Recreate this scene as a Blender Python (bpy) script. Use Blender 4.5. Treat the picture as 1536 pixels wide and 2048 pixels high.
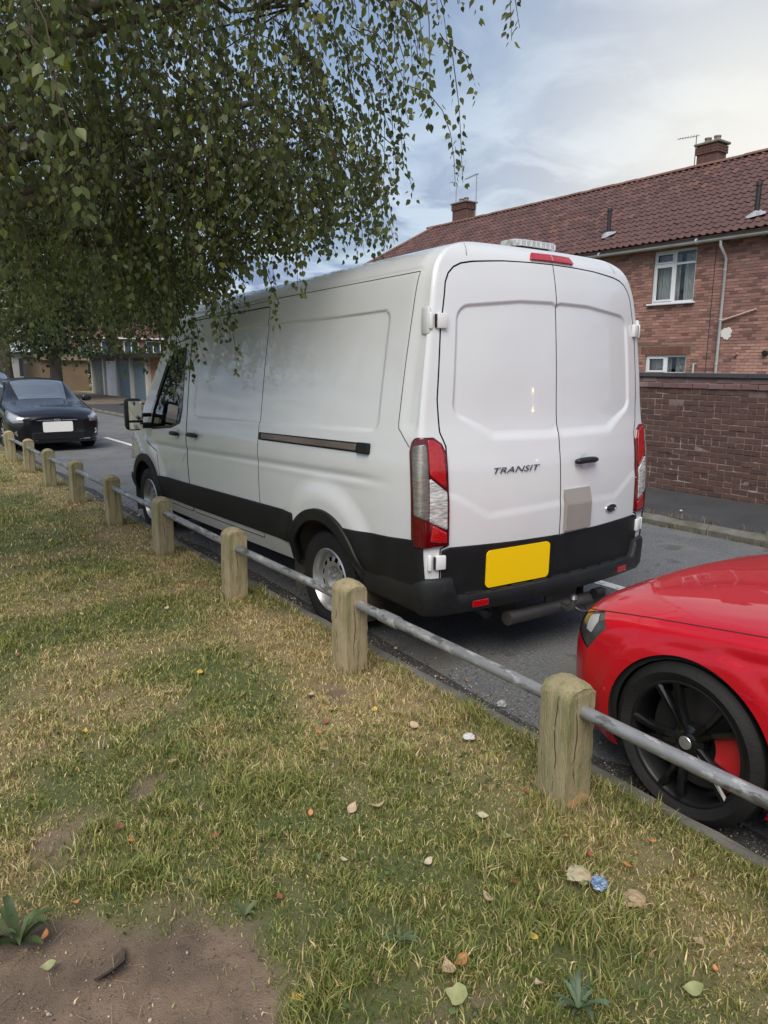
import bpy, bmesh, math, random
import numpy as np
from mathutils import Vector, Matrix

scene = bpy.context.scene
for o in list(bpy.data.objects):
    bpy.data.objects.remove(o)
R = math.radians

# ------------------------------------------------------------------ camera
CAM = (-3.5164, -2.954, 1.8041)
PITCH, ROLL, YAW, FPX = 0.1978, 0.0068, 0.6246, 1460.19
cd = bpy.data.cameras.new('camera')
cam = bpy.data.objects.new('camera', cd)
scene.collection.objects.link(cam)
scene.camera = cam
_fw = Vector((math.sin(YAW) * math.cos(PITCH), math.cos(YAW) * math.cos(PITCH), -math.sin(PITCH)))
_rt = Vector((math.cos(YAW), -math.sin(YAW), 0))
_up = _rt.cross(_fw)
_r2 = math.cos(ROLL) * _rt + math.sin(ROLL) * _up
_u2 = -math.sin(ROLL) * _rt + math.cos(ROLL) * _up
cam.matrix_world = Matrix(((_r2.x, _u2.x, -_fw.x, CAM[0]), (_r2.y, _u2.y, -_fw.y, CAM[1]),
                           (_r2.z, _u2.z, -_fw.z, CAM[2]), (0, 0, 0, 1)))
cd.sensor_fit = 'VERTICAL'
cd.sensor_height = 36.0
cd.lens = FPX / 2048 * 36.0
cd.clip_start = 0.05
cd.clip_end = 3000

# ------------------------------------------------------------------ sky, sun, exposure
SUN_EL, SUN_AZ = R(53), R(228)      # azimuth clockwise from +Y: the light comes from behind the camera, a little from the left
world = bpy.data.worlds.new('World')
scene.world = world
world.use_nodes = True
wn, wl = world.node_tree.nodes, world.node_tree.links
wn.clear()
def WN(t, **k):
    n = wn.new(t)
    for a, b in k.items():
        setattr(n, a, b)
    return n
def wmath(op, a, b=None, clamp=False):
    n = WN('ShaderNodeMath', operation=op, use_clamp=clamp)
    for i, v in enumerate((a, b)):
        if v is None:
            continue
        if isinstance(v, (int, float)):
            n.inputs[i].default_value = v
        else:
            wl.new(v, n.inputs[i])
    return n.outputs[0]
sky = WN('ShaderNodeTexSky', sky_type='NISHITA', sun_disc=False)
sky.sun_elevation = SUN_EL
sky.sun_rotation = SUN_AZ
sky.air_density = 1.3
sky.dust_density = 2.0
tc = WN('ShaderNodeTexCoord')
sep = WN('ShaderNodeSeparateXYZ')
wl.new(tc.outputs['Generated'], sep.inputs[0])
zc = wmath('ADD', wmath('MAXIMUM', sep.outputs[2], 0.0), 0.16)
px_, py_ = wmath('DIVIDE', sep.outputs[0], zc), wmath('DIVIDE', sep.outputs[1], zc)
comb = WN('ShaderNodeCombineXYZ')
wl.new(px_, comb.inputs[0]); wl.new(py_, comb.inputs[1])
noise = WN('ShaderNodeTexNoise')
noise.inputs['Scale'].default_value = 0.95
noise.inputs['Detail'].default_value = 7
noise.inputs['Roughness'].default_value = 0.55
noise.inputs['Distortion'].default_value = 0.35
wl.new(comb.outputs[0], noise.inputs['Vector'])
noise2 = WN('ShaderNodeTexNoise')
noise2.inputs['Scale'].default_value = 2.6
noise2.inputs['Detail'].default_value = 8
noise2.inputs['Roughness'].default_value = 0.58
noise2.inputs['Distortion'].default_value = 0.5
wl.new(comb.outputs[0], noise2.inputs['Vector'])
cover = WN('ShaderNodeValToRGB')
cover.color_ramp.elements[0].position = 0.30
cover.color_ramp.elements[0].color = (0.12, 0.12, 0.12, 1)
cover.color_ramp.elements[1].position = 0.62
cover.color_ramp.elements[1].color = (0.97, 0.97, 0.97, 1)
wl.new(noise.outputs['Fac'], cover.inputs[0])
# cloud brightness: slate undersides to pale tops, brighter low down where the evening light comes through
cl = WN('ShaderNodeValToRGB')
cl.color_ramp.elements[0].position = 0.43
cl.color_ramp.elements[0].color = (1.75, 2.35, 3.7, 1)
cl.color_ramp.elements[1].position = 0.58
cl.color_ramp.elements[1].color = (4.1, 4.8, 5.9, 1)
wl.new(noise2.outputs['Fac'], cl.inputs[0])
# wide warm glow around the direction of the setting light (right of the street, beyond the houses)
gdir = Vector((math.sin(R(62)), math.cos(R(62)), 0.20)).normalized()
dot = WN('ShaderNodeVectorMath', operation='DOT_PRODUCT')
wl.new(tc.outputs['Generated'], dot.inputs[0])
dot.inputs[1].default_value = gdir
glow = wmath('POWER', wmath('MAXIMUM', dot.outputs['Value'], 0.0), 26.0)
mixc = WN('ShaderNodeMixRGB')
wl.new(cover.outputs[0], mixc.inputs[0])
wl.new(sky.outputs[0], mixc.inputs[1])
wl.new(cl.outputs[0], mixc.inputs[2])
mixg = WN('ShaderNodeMixRGB')
wl.new(wmath('MULTIPLY', glow, 0.85, True), mixg.inputs[0])
wl.new(mixc.outputs[0], mixg.inputs[1])
mixg.inputs[2].default_value = (7.3, 7.0, 6.25, 1)
bg = WN('ShaderNodeBackground')
bg.inputs[1].default_value = 0.06
wl.new(mixg.outputs[0], bg.inputs[0])
wo = WN('ShaderNodeOutputWorld')
wl.new(bg.outputs[0], wo.inputs[0])

sd = bpy.data.lights.new('sun', 'SUN')
sd.energy = 1.5
sd.angle = R(45)
sd.color = (1.0, 0.92, 0.79)
sun = bpy.data.objects.new('sun', sd)
scene.collection.objects.link(sun)
_to = Vector((math.sin(SUN_AZ) * math.cos(SUN_EL), math.cos(SUN_AZ) * math.cos(SUN_EL), math.sin(SUN_EL)))
sun.rotation_euler = _to.to_track_quat('Z', 'Y').to_euler()
sun.location = (0, 0, 30)

scene.view_settings.view_transform = 'Standard'
scene.view_settings.look = 'None'
scene.view_settings.gamma = 1
scene.view_settings.exposure = 1.30
scene.view_settings.use_curve_mapping = False
scene.cycles.max_bounces = 6
scene.cycles.transparent_max_bounces = 12

# ------------------------------------------------------------------ helpers
COL = scene.collection
rng = np.random.default_rng(7)
random.seed(7)

def link(o, parent=None):
    COL.objects.link(o)
    if parent is not None:
        o.parent = parent
    return o

def tag(o, label=None, cat=None, group=None, kind=None):
    if label: o['label'] = label
    if cat: o['category'] = cat
    if group: o['group'] = group
    if kind: o['kind'] = kind
    return o

def empty(name, loc=(0, 0, 0), rz=0.0, label=None, cat=None, group=None):
    o = bpy.data.objects.new(name, None)
    COL.objects.link(o)
    o.location = loc
    o.rotation_euler = (0, 0, rz)
    o.empty_display_size = 0.1
    return tag(o, label, cat, group)

def mesh_np(name, V, F, mat=None, parent=None, smooth=True, normals=None, colors=None, mats=None, fmat=None):
    """V (n,3); F list of index rows (an array of quads/tris, or a list of arrays)."""
    me = bpy.data.meshes.new(name)
    V = np.asarray(V, np.float32)
    Fs = F if isinstance(F, (list, tuple)) else [F]
    Fs = [np.asarray(f, np.int32) for f in Fs if len(f)]
    me.vertices.add(len(V))
    me.vertices.foreach_set('co', V.ravel())
    loops = np.concatenate([f.ravel() for f in Fs]) if Fs else np.zeros(0, np.int32)
    tot = np.concatenate([np.full(len(f), f.shape[1], np.int32) for f in Fs]) if Fs else np.zeros(0, np.int32)
    start = np.concatenate([[0], np.cumsum(tot)[:-1]]).astype(np.int32) if len(tot) else tot
    me.loops.add(len(loops))
    me.loops.foreach_set('vertex_index', loops)
    me.polygons.add(len(tot))
    me.polygons.foreach_set('loop_start', start)
    me.polygons.foreach_set('loop_total', tot)
    if fmat is not None:
        me.polygons.foreach_set('material_index', np.asarray(fmat, np.int32))
    me.polygons.foreach_set('use_smooth', np.full(len(tot), bool(smooth)))
    me.update(calc_edges=True)
    if normals is not None:
        me.normals_split_custom_set_from_vertices(np.asarray(normals, np.float32))
    if colors is not None:
        a = me.color_attributes.new('tint', 'FLOAT_COLOR', 'POINT')
        c = np.ones((len(V), 4), np.float32)
        c[:, :3] = colors
        a.data.foreach_set('color', c.ravel())
    for m in (mats if mats else [mat]):
        if m is not None:
            me.materials.append(m)
    o = bpy.data.objects.new(name, me)
    return link(o, parent)

class MB:
    """collects shapes into one mesh"""
    def __init__(self):
        self.v, self.f = [], []
    def add(self, vs, fs):
        b = len(self.v)
        self.v += [tuple(v) for v in vs]
        self.f += [tuple(i + b for i in f) for f in fs]
        return self
    def box(self, c, s, rot=None, bev=0.0):
        x, y, z = s[0] / 2, s[1] / 2, s[2] / 2
        if bev > 0:
            bm = bmesh.new()
            bmesh.ops.create_cube(bm, size=1.0)
            bmesh.ops.scale(bm, vec=s, verts=bm.verts)
            bmesh.ops.bevel(bm, geom=list(bm.edges), offset=min(bev, 0.48 * min(s)), segments=2, affect='EDGES', profile=0.5)
            bm.verts.index_update()
            vs = [v.co.copy() for v in bm.verts]
            fs = [[v.index for v in f.verts] for f in bm.faces]
            bm.free()
        else:
            vs = [Vector(q) for q in ((-x, -y, -z), (x, -y, -z), (x, y, -z), (-x, y, -z), (-x, -y, z), (x, -y, z), (x, y, z), (-x, y, z))]
            fs = [(0, 3, 2, 1), (4, 5, 6, 7), (0, 1, 5, 4), (1, 2, 6, 5), (2, 3, 7, 6), (3, 0, 4, 7)]
        if rot is not None:
            vs = [rot @ v for v in vs]
        return self.add([v + Vector(c) for v in vs], fs)
    def tube(self, pts, r, n=12, caps=True):
        pts = [Vector(p) for p in pts]
        rs = r if isinstance(r, (list, tuple)) else [r] * len(pts)
        vs, prev = [], None
        for i, p in enumerate(pts):
            d = (pts[min(i + 1, len(pts) - 1)] - pts[max(i - 1, 0)]).normalized()
            a = prev if prev is not None else (Vector((0, 0, 1)) if abs(d.z) < 0.9 else Vector((1, 0, 0)))
            s = d.cross(a).normalized(); t = s.cross(d).normalized(); prev = t
            for k in range(n):
                an = 2 * math.pi * k / n
                vs.append(p + rs[i] * (math.cos(an) * s + math.sin(an) * t))
        fs = []
        for i in range(len(pts) - 1):
            for k in range(n):
                a, b = i * n + k, i * n + (k + 1) % n
                fs.append((a, b, b + n, a + n))
        if caps:
            fs.append(tuple(range(n))[::-1] if False else tuple(range(n)))
            fs.append(tuple((len(pts) - 1) * n + k for k in range(n))[::-1])
        return self.add(vs, fs)
    def prism(self, poly, axis, a, b):
        """extrude a 2-D polygon along an axis: axis 0 -> poly is (y,z), 1 -> (x,z), 2 -> (x,y)"""
        n = len(poly)
        def P(q, t):
            return {0: (t, q[0], q[1]), 1: (q[0], t, q[1]), 2: (q[0], q[1], t)}[axis]
        vs = [P(q, a) for q in poly] + [P(q, b) for q in poly]
        fs = [tuple(range(n)), tuple(range(2 * n - 1, n - 1, -1))]
        fs += [(i, n + i, n + (i + 1) % n, (i + 1) % n) for i in range(n)]
        return self.add(vs, fs)
    def lathe(self, prof, n=40, axis='x', skip=None, c=(0, 0, 0)):
        """prof: (axial, radius) pairs"""
        vs = []
        for (a, r) in prof:
            for k in range(n):
                t = 2 * math.pi * k / n
                p = {'x': (a, r * math.cos(t), r * math.sin(t)), 'z': (r * math.cos(t), r * math.sin(t), a), 'y': (r * math.cos(t), a, r * math.sin(t))}[axis]
                vs.append((p[0] + c[0], p[1] + c[1], p[2] + c[2]))
        fs = []
        for i in range(len(prof) - 1):
            for k in range(n):
                if skip and skip(i, k):
                    continue
                fs.append((i * n + k, i * n + (k + 1) % n, (i + 1) * n + (k + 1) % n, (i + 1) * n + k))
        return self.add(vs, fs)
    def build(self, name, mat, parent=None, smooth=False, recalc=True, angle=None):
        me = bpy.data.meshes.new(name)
        me.from_pydata(self.v, [], self.f)
        if recalc:
            bm = bmesh.new(); bm.from_mesh(me)
            bmesh.ops.recalc_face_normals(bm, faces=bm.faces)
            bm.to_mesh(me); bm.free()
        if smooth or angle:
            me.polygons.foreach_set('use_smooth', [True] * len(me.polygons))
            if angle:
                me.set_sharp_from_angle(angle=R(angle))
        me.materials.append(mat)
        return link(bpy.data.objects.new(name, me), parent)

def copy_tree(o, parent=None):
    c = o.copy()
    COL.objects.link(c)
    c.parent = parent
    for ch in o.children:
        copy_tree(ch, c)
    return c

def pchip(xs, ys):
    xs, ys = np.asarray(xs, float), np.asarray(ys, float)
    h = np.diff(xs); dl = np.diff(ys) / h
    m = np.zeros_like(ys)
    m[0], m[-1] = dl[0], dl[-1]
    for i in range(1, len(xs) - 1):
        if dl[i - 1] * dl[i] > 0:
            w1, w2 = 2 * h[i] + h[i - 1], h[i] + 2 * h[i - 1]
            m[i] = (w1 + w2) / (w1 / dl[i - 1] + w2 / dl[i])
    def f(q):
        q = np.clip(np.asarray(q, float), xs[0], xs[-1])
        i = np.clip(np.searchsorted(xs, q, side='right') - 1, 0, len(xs) - 2)
        t = (q - xs[i]) / h[i]
        return ((1 + 2 * t) * (1 - t) ** 2 * ys[i] + t * (1 - t) ** 2 * h[i] * m[i]
                + t * t * (3 - 2 * t) * ys[i + 1] + t * t * (t - 1) * h[i] * m[i + 1])
    return f

def sd_poly(px, py, poly, rad=0.0):
    """signed distance (negative inside) of points to a polygon; rad rounds the corners"""
    poly = np.asarray(poly, float)
    if rad > 0:
        c = poly.mean(0)
        # inset every edge by rad, then grow back
        n = len(poly); area = 0.5 * np.sum(poly[:, 0] * np.roll(poly[:, 1], -1) - np.roll(poly[:, 0], -1) * poly[:, 1])
        if area < 0:
            poly = poly[::-1]
        ins = []
        for i in range(n):
            p0, p1, p2 = poly[i - 1], poly[i], poly[(i + 1) % n]
            d1 = (p1 - p0) / np.linalg.norm(p1 - p0); d2 = (p2 - p1) / np.linalg.norm(p2 - p1)
            n1 = np.array([-d1[1], d1[0]]); n2 = np.array([-d2[1], d2[0]])
            k = 1 + n1 @ n2
            ins.append(p1 + rad * (n1 + n2) / max(k, 0.2))
        poly = np.array(ins)
    px, py = np.asarray(px, float), np.asarray(py, float)
    d = np.full(px.shape, 1e9); s = np.ones(px.shape)
    n = len(poly)
    for i in range(n):
        a, b = poly[i - 1], poly[i]
        ex, ey = b - a
        wx, wy = px - a[0], py - a[1]
        t = np.clip((wx * ex + wy * ey) / (ex * ex + ey * ey), 0, 1)
        d = np.minimum(d, (wx - ex * t) ** 2 + (wy - ey * t) ** 2)
        c1 = py >= a[1]; c2 = py < b[1]; c3 = ex * wy > ey * wx
        flip = (c1 & c2 & c3) | (~c1 & ~c2 & ~c3)
        s = np.where(flip, -s, s)
    return s * np.sqrt(d) - rad

def sstep(a, b, x):
    t = np.clip((x - a) / (b - a), 0, 1)
    return t * t * (3 - 2 * t)

def vnoise(x, y, seed=0, scale=1.0):
    """cheap smooth value noise, 0..1"""
    x, y = np.asarray(x, float) * scale, np.asarray(y, float) * scale
    xi, yi = np.floor(x).astype(np.int64), np.floor(y).astype(np.int64)
    fx, fy = x - xi, y - yi
    fx, fy = fx * fx * (3 - 2 * fx), fy * fy * (3 - 2 * fy)
    def h(a, b):
        n = (a * 374761393 + b * 668265263 + seed * 1274126177) & 0x7fffffff
        n = ((n ^ (n >> 13)) * 1274126177) & 0x7fffffff
        return ((n ^ (n >> 16)) & 0xffff) / 65535.0
    return ((h(xi, yi) * (1 - fx) + h(xi + 1, yi) * fx) * (1 - fy) + (h(xi, yi + 1) * (1 - fx) + h(xi + 1, yi + 1) * fx) * fy)

def fbm(x, y, seed=0, scale=1.0, o=3):
    r, a, t = 0, 1.0, 0
    for i in range(o):
        r = r + a * vnoise(x, y, seed + i * 17, scale * 2 ** i); t += a; a *= 0.5
    return r / t

# ------------------------------------------------------------------ materials
MATS = {}
def mat(name, color=(0.5, 0.5, 0.5), rough=0.5, metal=0.0, spec=0.5, coat=0.0, coat_rough=0.03, vary=None, scale=5.0,
        bump=0.0, bscale=60.0, attr=False, objrand=None, transmission=0.0, emission=None, rough_vary=0.0, detail=5.0,
        stretch=None, alpha=1.0, subs=0.0, dirt=None, ior=1.5, grime=None):
    """one principled material; vary = second colour mixed in by noise, dirt = (colour, scale, low, high, strength)"""
    if name in MATS:
        return MATS[name]
    m = bpy.data.materials.new(name)
    m.use_nodes = True
    nt = m.node_tree; N, L = nt.nodes, nt.links
    b = N['Principled BSDF']
    b.inputs['Base Color'].default_value = (*color, 1)
    b.inputs['Roughness'].default_value = rough
    b.inputs['Metallic'].default_value = metal
    b.inputs['Specular IOR Level'].default_value = spec
    b.inputs['IOR'].default_value = ior
    b.inputs['Coat Weight'].default_value = coat
    b.inputs['Coat Roughness'].default_value = coat_rough
    b.inputs['Transmission Weight'].default_value = transmission
    b.inputs['Alpha'].default_value = alpha
    if emission:
        b.inputs['Emission Color'].default_value = (*emission[0], 1)
        b.inputs['Emission Strength'].default_value = emission[1]
    t = N.new('ShaderNodeTexCoord')
    vec = t.outputs['Object']
    if stretch:
        mp = N.new('ShaderNodeMapping'); mp.inputs['Scale'].default_value = stretch
        L.new(vec, mp.inputs['Vector']); vec = mp.outputs[0]
    colr = None
    def noise_(sc, det=detail, r=0.6):
        n = N.new('ShaderNodeTexNoise')
        n.inputs['Scale'].default_value = sc; n.inputs['Detail'].default_value = det; n.inputs['Roughness'].default_value = r
        L.new(vec, n.inputs['Vector'])
        return n.outputs['Fac']
    def ramp(f, lo, hi):
        r = N.new('ShaderNodeMapRange'); r.inputs['From Min'].default_value = lo; r.inputs['From Max'].default_value = hi
        L.new(f, r.inputs['Value']); return r.outputs[0]
    def mix(f, a, c2, mode='MIX'):
        x = N.new('ShaderNodeMixRGB'); x.blend_type = mode
        for i, v in enumerate((f, a, c2)):
            if isinstance(v, (int, float)): x.inputs[i].default_value = v
            elif isinstance(v, tuple): x.inputs[i].default_value = (*v, 1)
            else: L.new(v, x.inputs[i])
        return x.outputs[0]
    if attr:
        a = N.new('ShaderNodeAttribute'); a.attribute_name = 'tint'
        colr = a.outputs['Color']
    if vary:
        colr = mix(ramp(noise_(scale), 0.35, 0.65), colr if colr else color, vary)
    if objrand:
        oi = N.new('ShaderNodeObjectInfo')
        r = N.new('ShaderNodeValToRGB')
        els = r.color_ramp.elements
        while len(els) < len(objrand): els.new(0.5)
        for i, c in enumerate(objrand):
            els[i].position = i / (len(objrand) - 1); els[i].color = (*c, 1)
        L.new(oi.outputs['Random'], r.inputs[0])
        colr = r.outputs[0] if colr is None else mix(0.55, colr, r.outputs[0])
    for dd in ([dirt] if dirt and not isinstance(dirt, list) else (dirt or [])):
        f = N.new('ShaderNodeMath'); f.operation = 'MULTIPLY'; f.use_clamp = True
        mr = ramp(noise_(dd[1]), dd[2], dd[3]); mr.node.clamp = True
        L.new(mr, f.inputs[0]); f.inputs[1].default_value = dd[4]
        colr = mix(f.outputs[0], colr if colr else color, dd[0])
    if grime:   # (colour, z0, z1, strength): splashes thinning upwards, broken by noise (road dirt with its own edge)
        sp = N.new('ShaderNodeSeparateXYZ'); L.new(t.outputs['Object'], sp.inputs[0])
        mr = ramp(sp.outputs[2], grime[2], grime[1])
        f = N.new('ShaderNodeMath'); f.operation = 'MULTIPLY'; f.use_clamp = True
        L.new(mr, f.inputs[0]); L.new(ramp(noise_(9.0), 0.3, 0.75), f.inputs[1])
        f2 = N.new('ShaderNodeMath'); f2.operation = 'MULTIPLY'; L.new(f.outputs[0], f2.inputs[0]); f2.inputs[1].default_value = grime[3]
        colr = mix(f2.outputs[0], colr if colr else color, grime[0])
    if colr is not None:
        L.new(colr, b.inputs['Base Color'])
    if rough_vary:
        mr = N.new('ShaderNodeMapRange'); mr.inputs['To Min'].default_value = max(0, rough - rough_vary); mr.inputs['To Max'].default_value = min(1, rough + rough_vary)
        mr.inputs['From Min'].default_value = 0.3; mr.inputs['From Max'].default_value = 0.7
        L.new(noise_(scale * 1.7), mr.inputs['Value']); L.new(mr.outputs[0], b.inputs['Roughness'])
    if bump:
        bn = N.new('ShaderNodeBump'); bn.inputs['Strength'].default_value = bump; bn.inputs['Distance'].default_value = 0.01
        L.new(noise_(bscale), bn.inputs['Height']); L.new(bn.outputs[0], b.inputs['Normal'])
    MATS[name] = m
    return m

def leaf_mat(name, trans=0.35, rough=0.45, hue=None):
    m = bpy.data.materials.new(name); m.use_nodes = True
    N, L = m.node_tree.nodes, m.node_tree.links
    b = N['Principled BSDF']
    a = N.new('ShaderNodeAttribute'); a.attribute_name = 'tint'
    L.new(a.outputs['Color'], b.inputs['Base Color'])
    b.inputs['Roughness'].default_value = rough
    tr = N.new('ShaderNodeBsdfTranslucent')
    L.new(a.outputs['Color'], tr.inputs['Color'])
    mx = N.new('ShaderNodeMixShader'); mx.inputs[0].default_value = trans
    L.new(b.outputs[0], mx.inputs[1]); L.new(tr.outputs[0], mx.inputs[2])
    L.new(mx.outputs[0], N['Material Output'].inputs[0])
    MATS[name] = m
    return m
# ================================================================== ground, road, pavement, kerbs
KERB_X, FAR_X, WALL_X = -1.0, 3.92, 5.75
M_soil = mat('soil', (0.085, 0.062, 0.045), 0.95, vary=(0.13, 0.10, 0.075), scale=9, bump=0.6, bscale=90,
             dirt=((0.20, 0.17, 0.14), 140, 0.60, 0.68, 0.7))
M_field = mat('field', (0.075, 0.085, 0.03), 0.95, vary=(0.14, 0.12, 0.06), scale=1.2, bump=0.4, bscale=40)
M_road = mat('asphalt', (0.105, 0.110, 0.116), 0.75, vary=(0.14, 0.144, 0.148), scale=1.3, bump=0.9, bscale=220,
             dirt=[((0.30, 0.30, 0.30), 48, 0.55, 0.60, 0.45), ((0.36, 0.36, 0.36), 110, 0.56, 0.62, 0.6), ((0.03, 0.031, 0.035), 55, 0.55, 0.60, 0.6), ((0.06, 0.06, 0.063), 0.55, 0.54, 0.60, 0.6), ((0.20, 0.185, 0.155), 1.1, 0.53, 0.60, 0.40), ((0.045, 0.045, 0.046), 2.7, 0.60, 0.64, 0.5)], rough_vary=0.15)
M_path = mat('path_asphalt', (0.035, 0.036, 0.04), 0.85, vary=(0.05, 0.05, 0.053), scale=2, bump=0.6, bscale=200,
             dirt=((0.12, 0.12, 0.12), 170, 0.64, 0.70, 0.4))
M_gutter = mat('gutter_silt', (0.030, 0.031, 0.032), 0.9, vary=(0.045, 0.043, 0.040), scale=14, bump=1.0, bscale=160,
               dirt=((0.26, 0.25, 0.24), 95, 0.57, 0.62, 0.6))
M_kerb = mat('kerb_concrete', (0.16, 0.15, 0.135), 0.9, vary=(0.10, 0.10, 0.085), scale=6, bump=0.7, bscale=110,
             dirt=[((0.07, 0.075, 0.045), 3.5, 0.50, 0.62, 0.7), ((0.30, 0.28, 0.25), 150, 0.62, 0.7, 0.5)])
M_paint = mat('road_paint', (0.62, 0.62, 0.60), 0.8, bump=0.5, bscale=200, dirt=((0.11, 0.11, 0.115), 16, 0.56, 0.66, 0.8))

def sheet(name, x0, x1, y0, y1, z, m, nx=1, ny=1, zf=None):
    xs, ys = np.linspace(x0, x1, nx + 1), np.linspace(y0, y1, ny + 1)
    X, Y = np.meshgrid(xs, ys)
    Z = np.full(X.shape, z) if zf is None else zf(X, Y)
    V = np.stack([X.ravel(), Y.ravel(), Z.ravel()], 1)
    i = (np.arange(ny)[:, None] * (nx + 1) + np.arange(nx)[None]).ravel()
    F = np.stack([i, i + 1, i + nx + 2, i + nx + 1], 1)
    return mesh_np(name, V, F, m)

tag(sheet('ground', -900, 900, -600, 1200, -0.05, M_field), kind='structure')
tag(sheet('road', KERB_X, FAR_X, -30, 260, 0.0, M_road), kind='structure')
tag(sheet('gutter_strip', KERB_X, KERB_X + 0.34, -30, 120, 0.004, M_gutter, 14, 500,
          lambda X, Y: 0.004 + 0.004 * vnoise(X, Y, 3, 9.0) - 0.03 * sstep(0.10, 0.34, X - KERB_X + 0.16 * (fbm(X * 3, Y, 5, 1.6) - 0.5))), kind='structure')
tag(sheet('pavement', FAR_X + 0.125, WALL_X, -30, 30, 0.10, M_path), kind='structure')
tag(sheet('far_pavement', FAR_X + 0.125, 8.0, 30, 120, 0.095, mat('drive', (0.16, 0.12, 0.09), 0.95, vary=(0.10, 0.085, 0.07), scale=1.5)), kind='structure')
tag(sheet('garden_ground', WALL_X + 0.2, 60, -30, 33, 0.03, M_field), kind='structure')
tag(sheet('garage_forecourt', 8.0, 60, 33, 130, 0.02, mat('forecourt', (0.20, 0.19, 0.09), 0.95, vary=(0.25, 0.21, 0.12), scale=0.8)), kind='structure')
for k, yb in enumerate((-4.1, 0.9, 5.9, 10.9, 15.9, 20.9, 25.9, 30.9)):
    w = 0.058
    nseg = 30
    xs = []
    ys = np.linspace(yb - 3.0, yb, nseg + 1)
    V, F = [], []
    for j, y in enumerate(ys):
        V += [(1.49 - w + rng.normal(0, 0.003), y, 0.004), (1.49 + w + rng.normal(0, 0.003), y, 0.004)]
    F = [(2 * j, 2 * j + 1, 2 * j + 3, 2 * j + 2) for j in range(nseg)]
    tag(mesh_np('road_marking', V, np.array(F), M_paint), kind='structure')

def kerb_run(name, x0, x1, ztop, y0, n, length, slope):
    root = tag(bpy.data.objects.new(name, None), kind='structure')
    COL.objects.link(root)
    protos = []
    for v in range(4):
        mb = MB()
        c = 0.022
        w = x1 - x0
        prof = [(0, -0.12), (w, -0.12), (w, ztop - c), (w - c, ztop), (c, ztop), (0, ztop - c)]
        if slope < 0:
            prof = [(0, -0.12), (w, -0.12), (w, ztop - 0.01), (w - 0.012, ztop), (0.05, ztop - 0.004), (0.0, ztop - 0.045)]
        mb.prism(prof, 1, 0.004, length - 0.004)
        o = mb.build('kerb_stone', M_kerb, None)
        bm = bmesh.new(); bm.from_mesh(o.data)
        bmesh.ops.subdivide_edges(bm, edges=[e for e in bm.edges if abs((e.verts[0].co - e.verts[1].co).y) > 0.3], cuts=6)
        for q in bm.verts:
            if 0.02 < q.co.y < length - 0.02:
                q.co.x += random.gauss(0, 0.002); q.co.z += random.gauss(0, 0.0025)
        bm.to_mesh(o.data); bm.free()
        protos.append(o.data); bpy.data.objects.remove(o)
    for k in range(n):
        o = bpy.data.objects.new('kerb_stone', protos[k % 4])
        link(o, root)
        o.location = (x0 + random.gauss(0, 0.003), y0 + k * length, random.gauss(0, 0.002))
        o.rotation_euler = (random.gauss(0, 0.002), 0, random.gauss(0, 0.002))
    return root
kerb_run('near_kerb', KERB_X - 0.07, KERB_X, 0.07, -6.0, 48, 0.915, 1)
kerb_run('far_kerb', FAR_X, FAR_X + 0.125, 0.105, -6.0, 60, 0.915, -1)

# ------------------------------------------------------------------ lawn
def lawn_z(x, y):
    z = 0.075 + 0.028 * (fbm(x, y, 11, 1.1) - 0.5) + 0.016 * (vnoise(x, y, 4, 5.0) - 0.5)
    edge = sstep(-1.35, -1.07, np.asarray(x, float))
    return z * (1 - edge) + 0.062 * edge
SOIL_POLY = [(-4.2, -0.25), (-3.33, -0.62), (-3.13, -0.72), (-2.92, -0.84), (-2.74, -0.95), (-2.68, -1.16), (-2.67, -1.34), (-2.76, -1.48),
             (-2.9, -1.8), (-4.2, -2.2)]
def soil_mask(x, y):
    d = sd_poly(x, y, SOIL_POLY) + 0.26 * (fbm(x, y, 31, 6.0) - 0.5)
    m = 1 - sstep(-0.08, 0.07, d)
    for cx, cy, r in ((-2.42, -1.72, 0.14), (-3.1, -0.30, 0.16), (-2.7, -0.1, 0.10), (-1.62, 0.15, .10)):
        dd = np.hypot(np.asarray(x) - cx, np.asarray(y) - cy) + 0.30 * (fbm(x, y, 37, 11.0) - 0.5)
        m = np.maximum(m, 0.8 * (1 - sstep(r * 0.2, r * 1.2, dd)))
    return m
def dry_mask(x, y):
    """0 green .. 1 straw"""
    x, y = np.asarray(x, float), np.asarray(y, float)
    d = sstep(0.44, 0.70, fbm(x, y, 51, 1.5, 4)) * (0.55 + 0.45 * sstep(-1.6, -0.6, y))
    band = np.exp(-((x + 1.45) / 0.28) ** 2) * (0.35 + 0.5 * vnoise(x, y, 61, 2.5))    # strimmed dry strip along the posts
    d = np.clip(0.75 * d + band, 0, 1)
    far = sstep(0.3, 1.8, y) * sstep(-2.1, -2.6, -(-x) if False else x * 1.0)
    return d
M_lawn = mat('lawn_thatch', (0.10, 0.095, 0.04), 0.95, vary=(0.17, 0.14, 0.075), scale=4, bump=1.0, bscale=120, attr=True)
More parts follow.
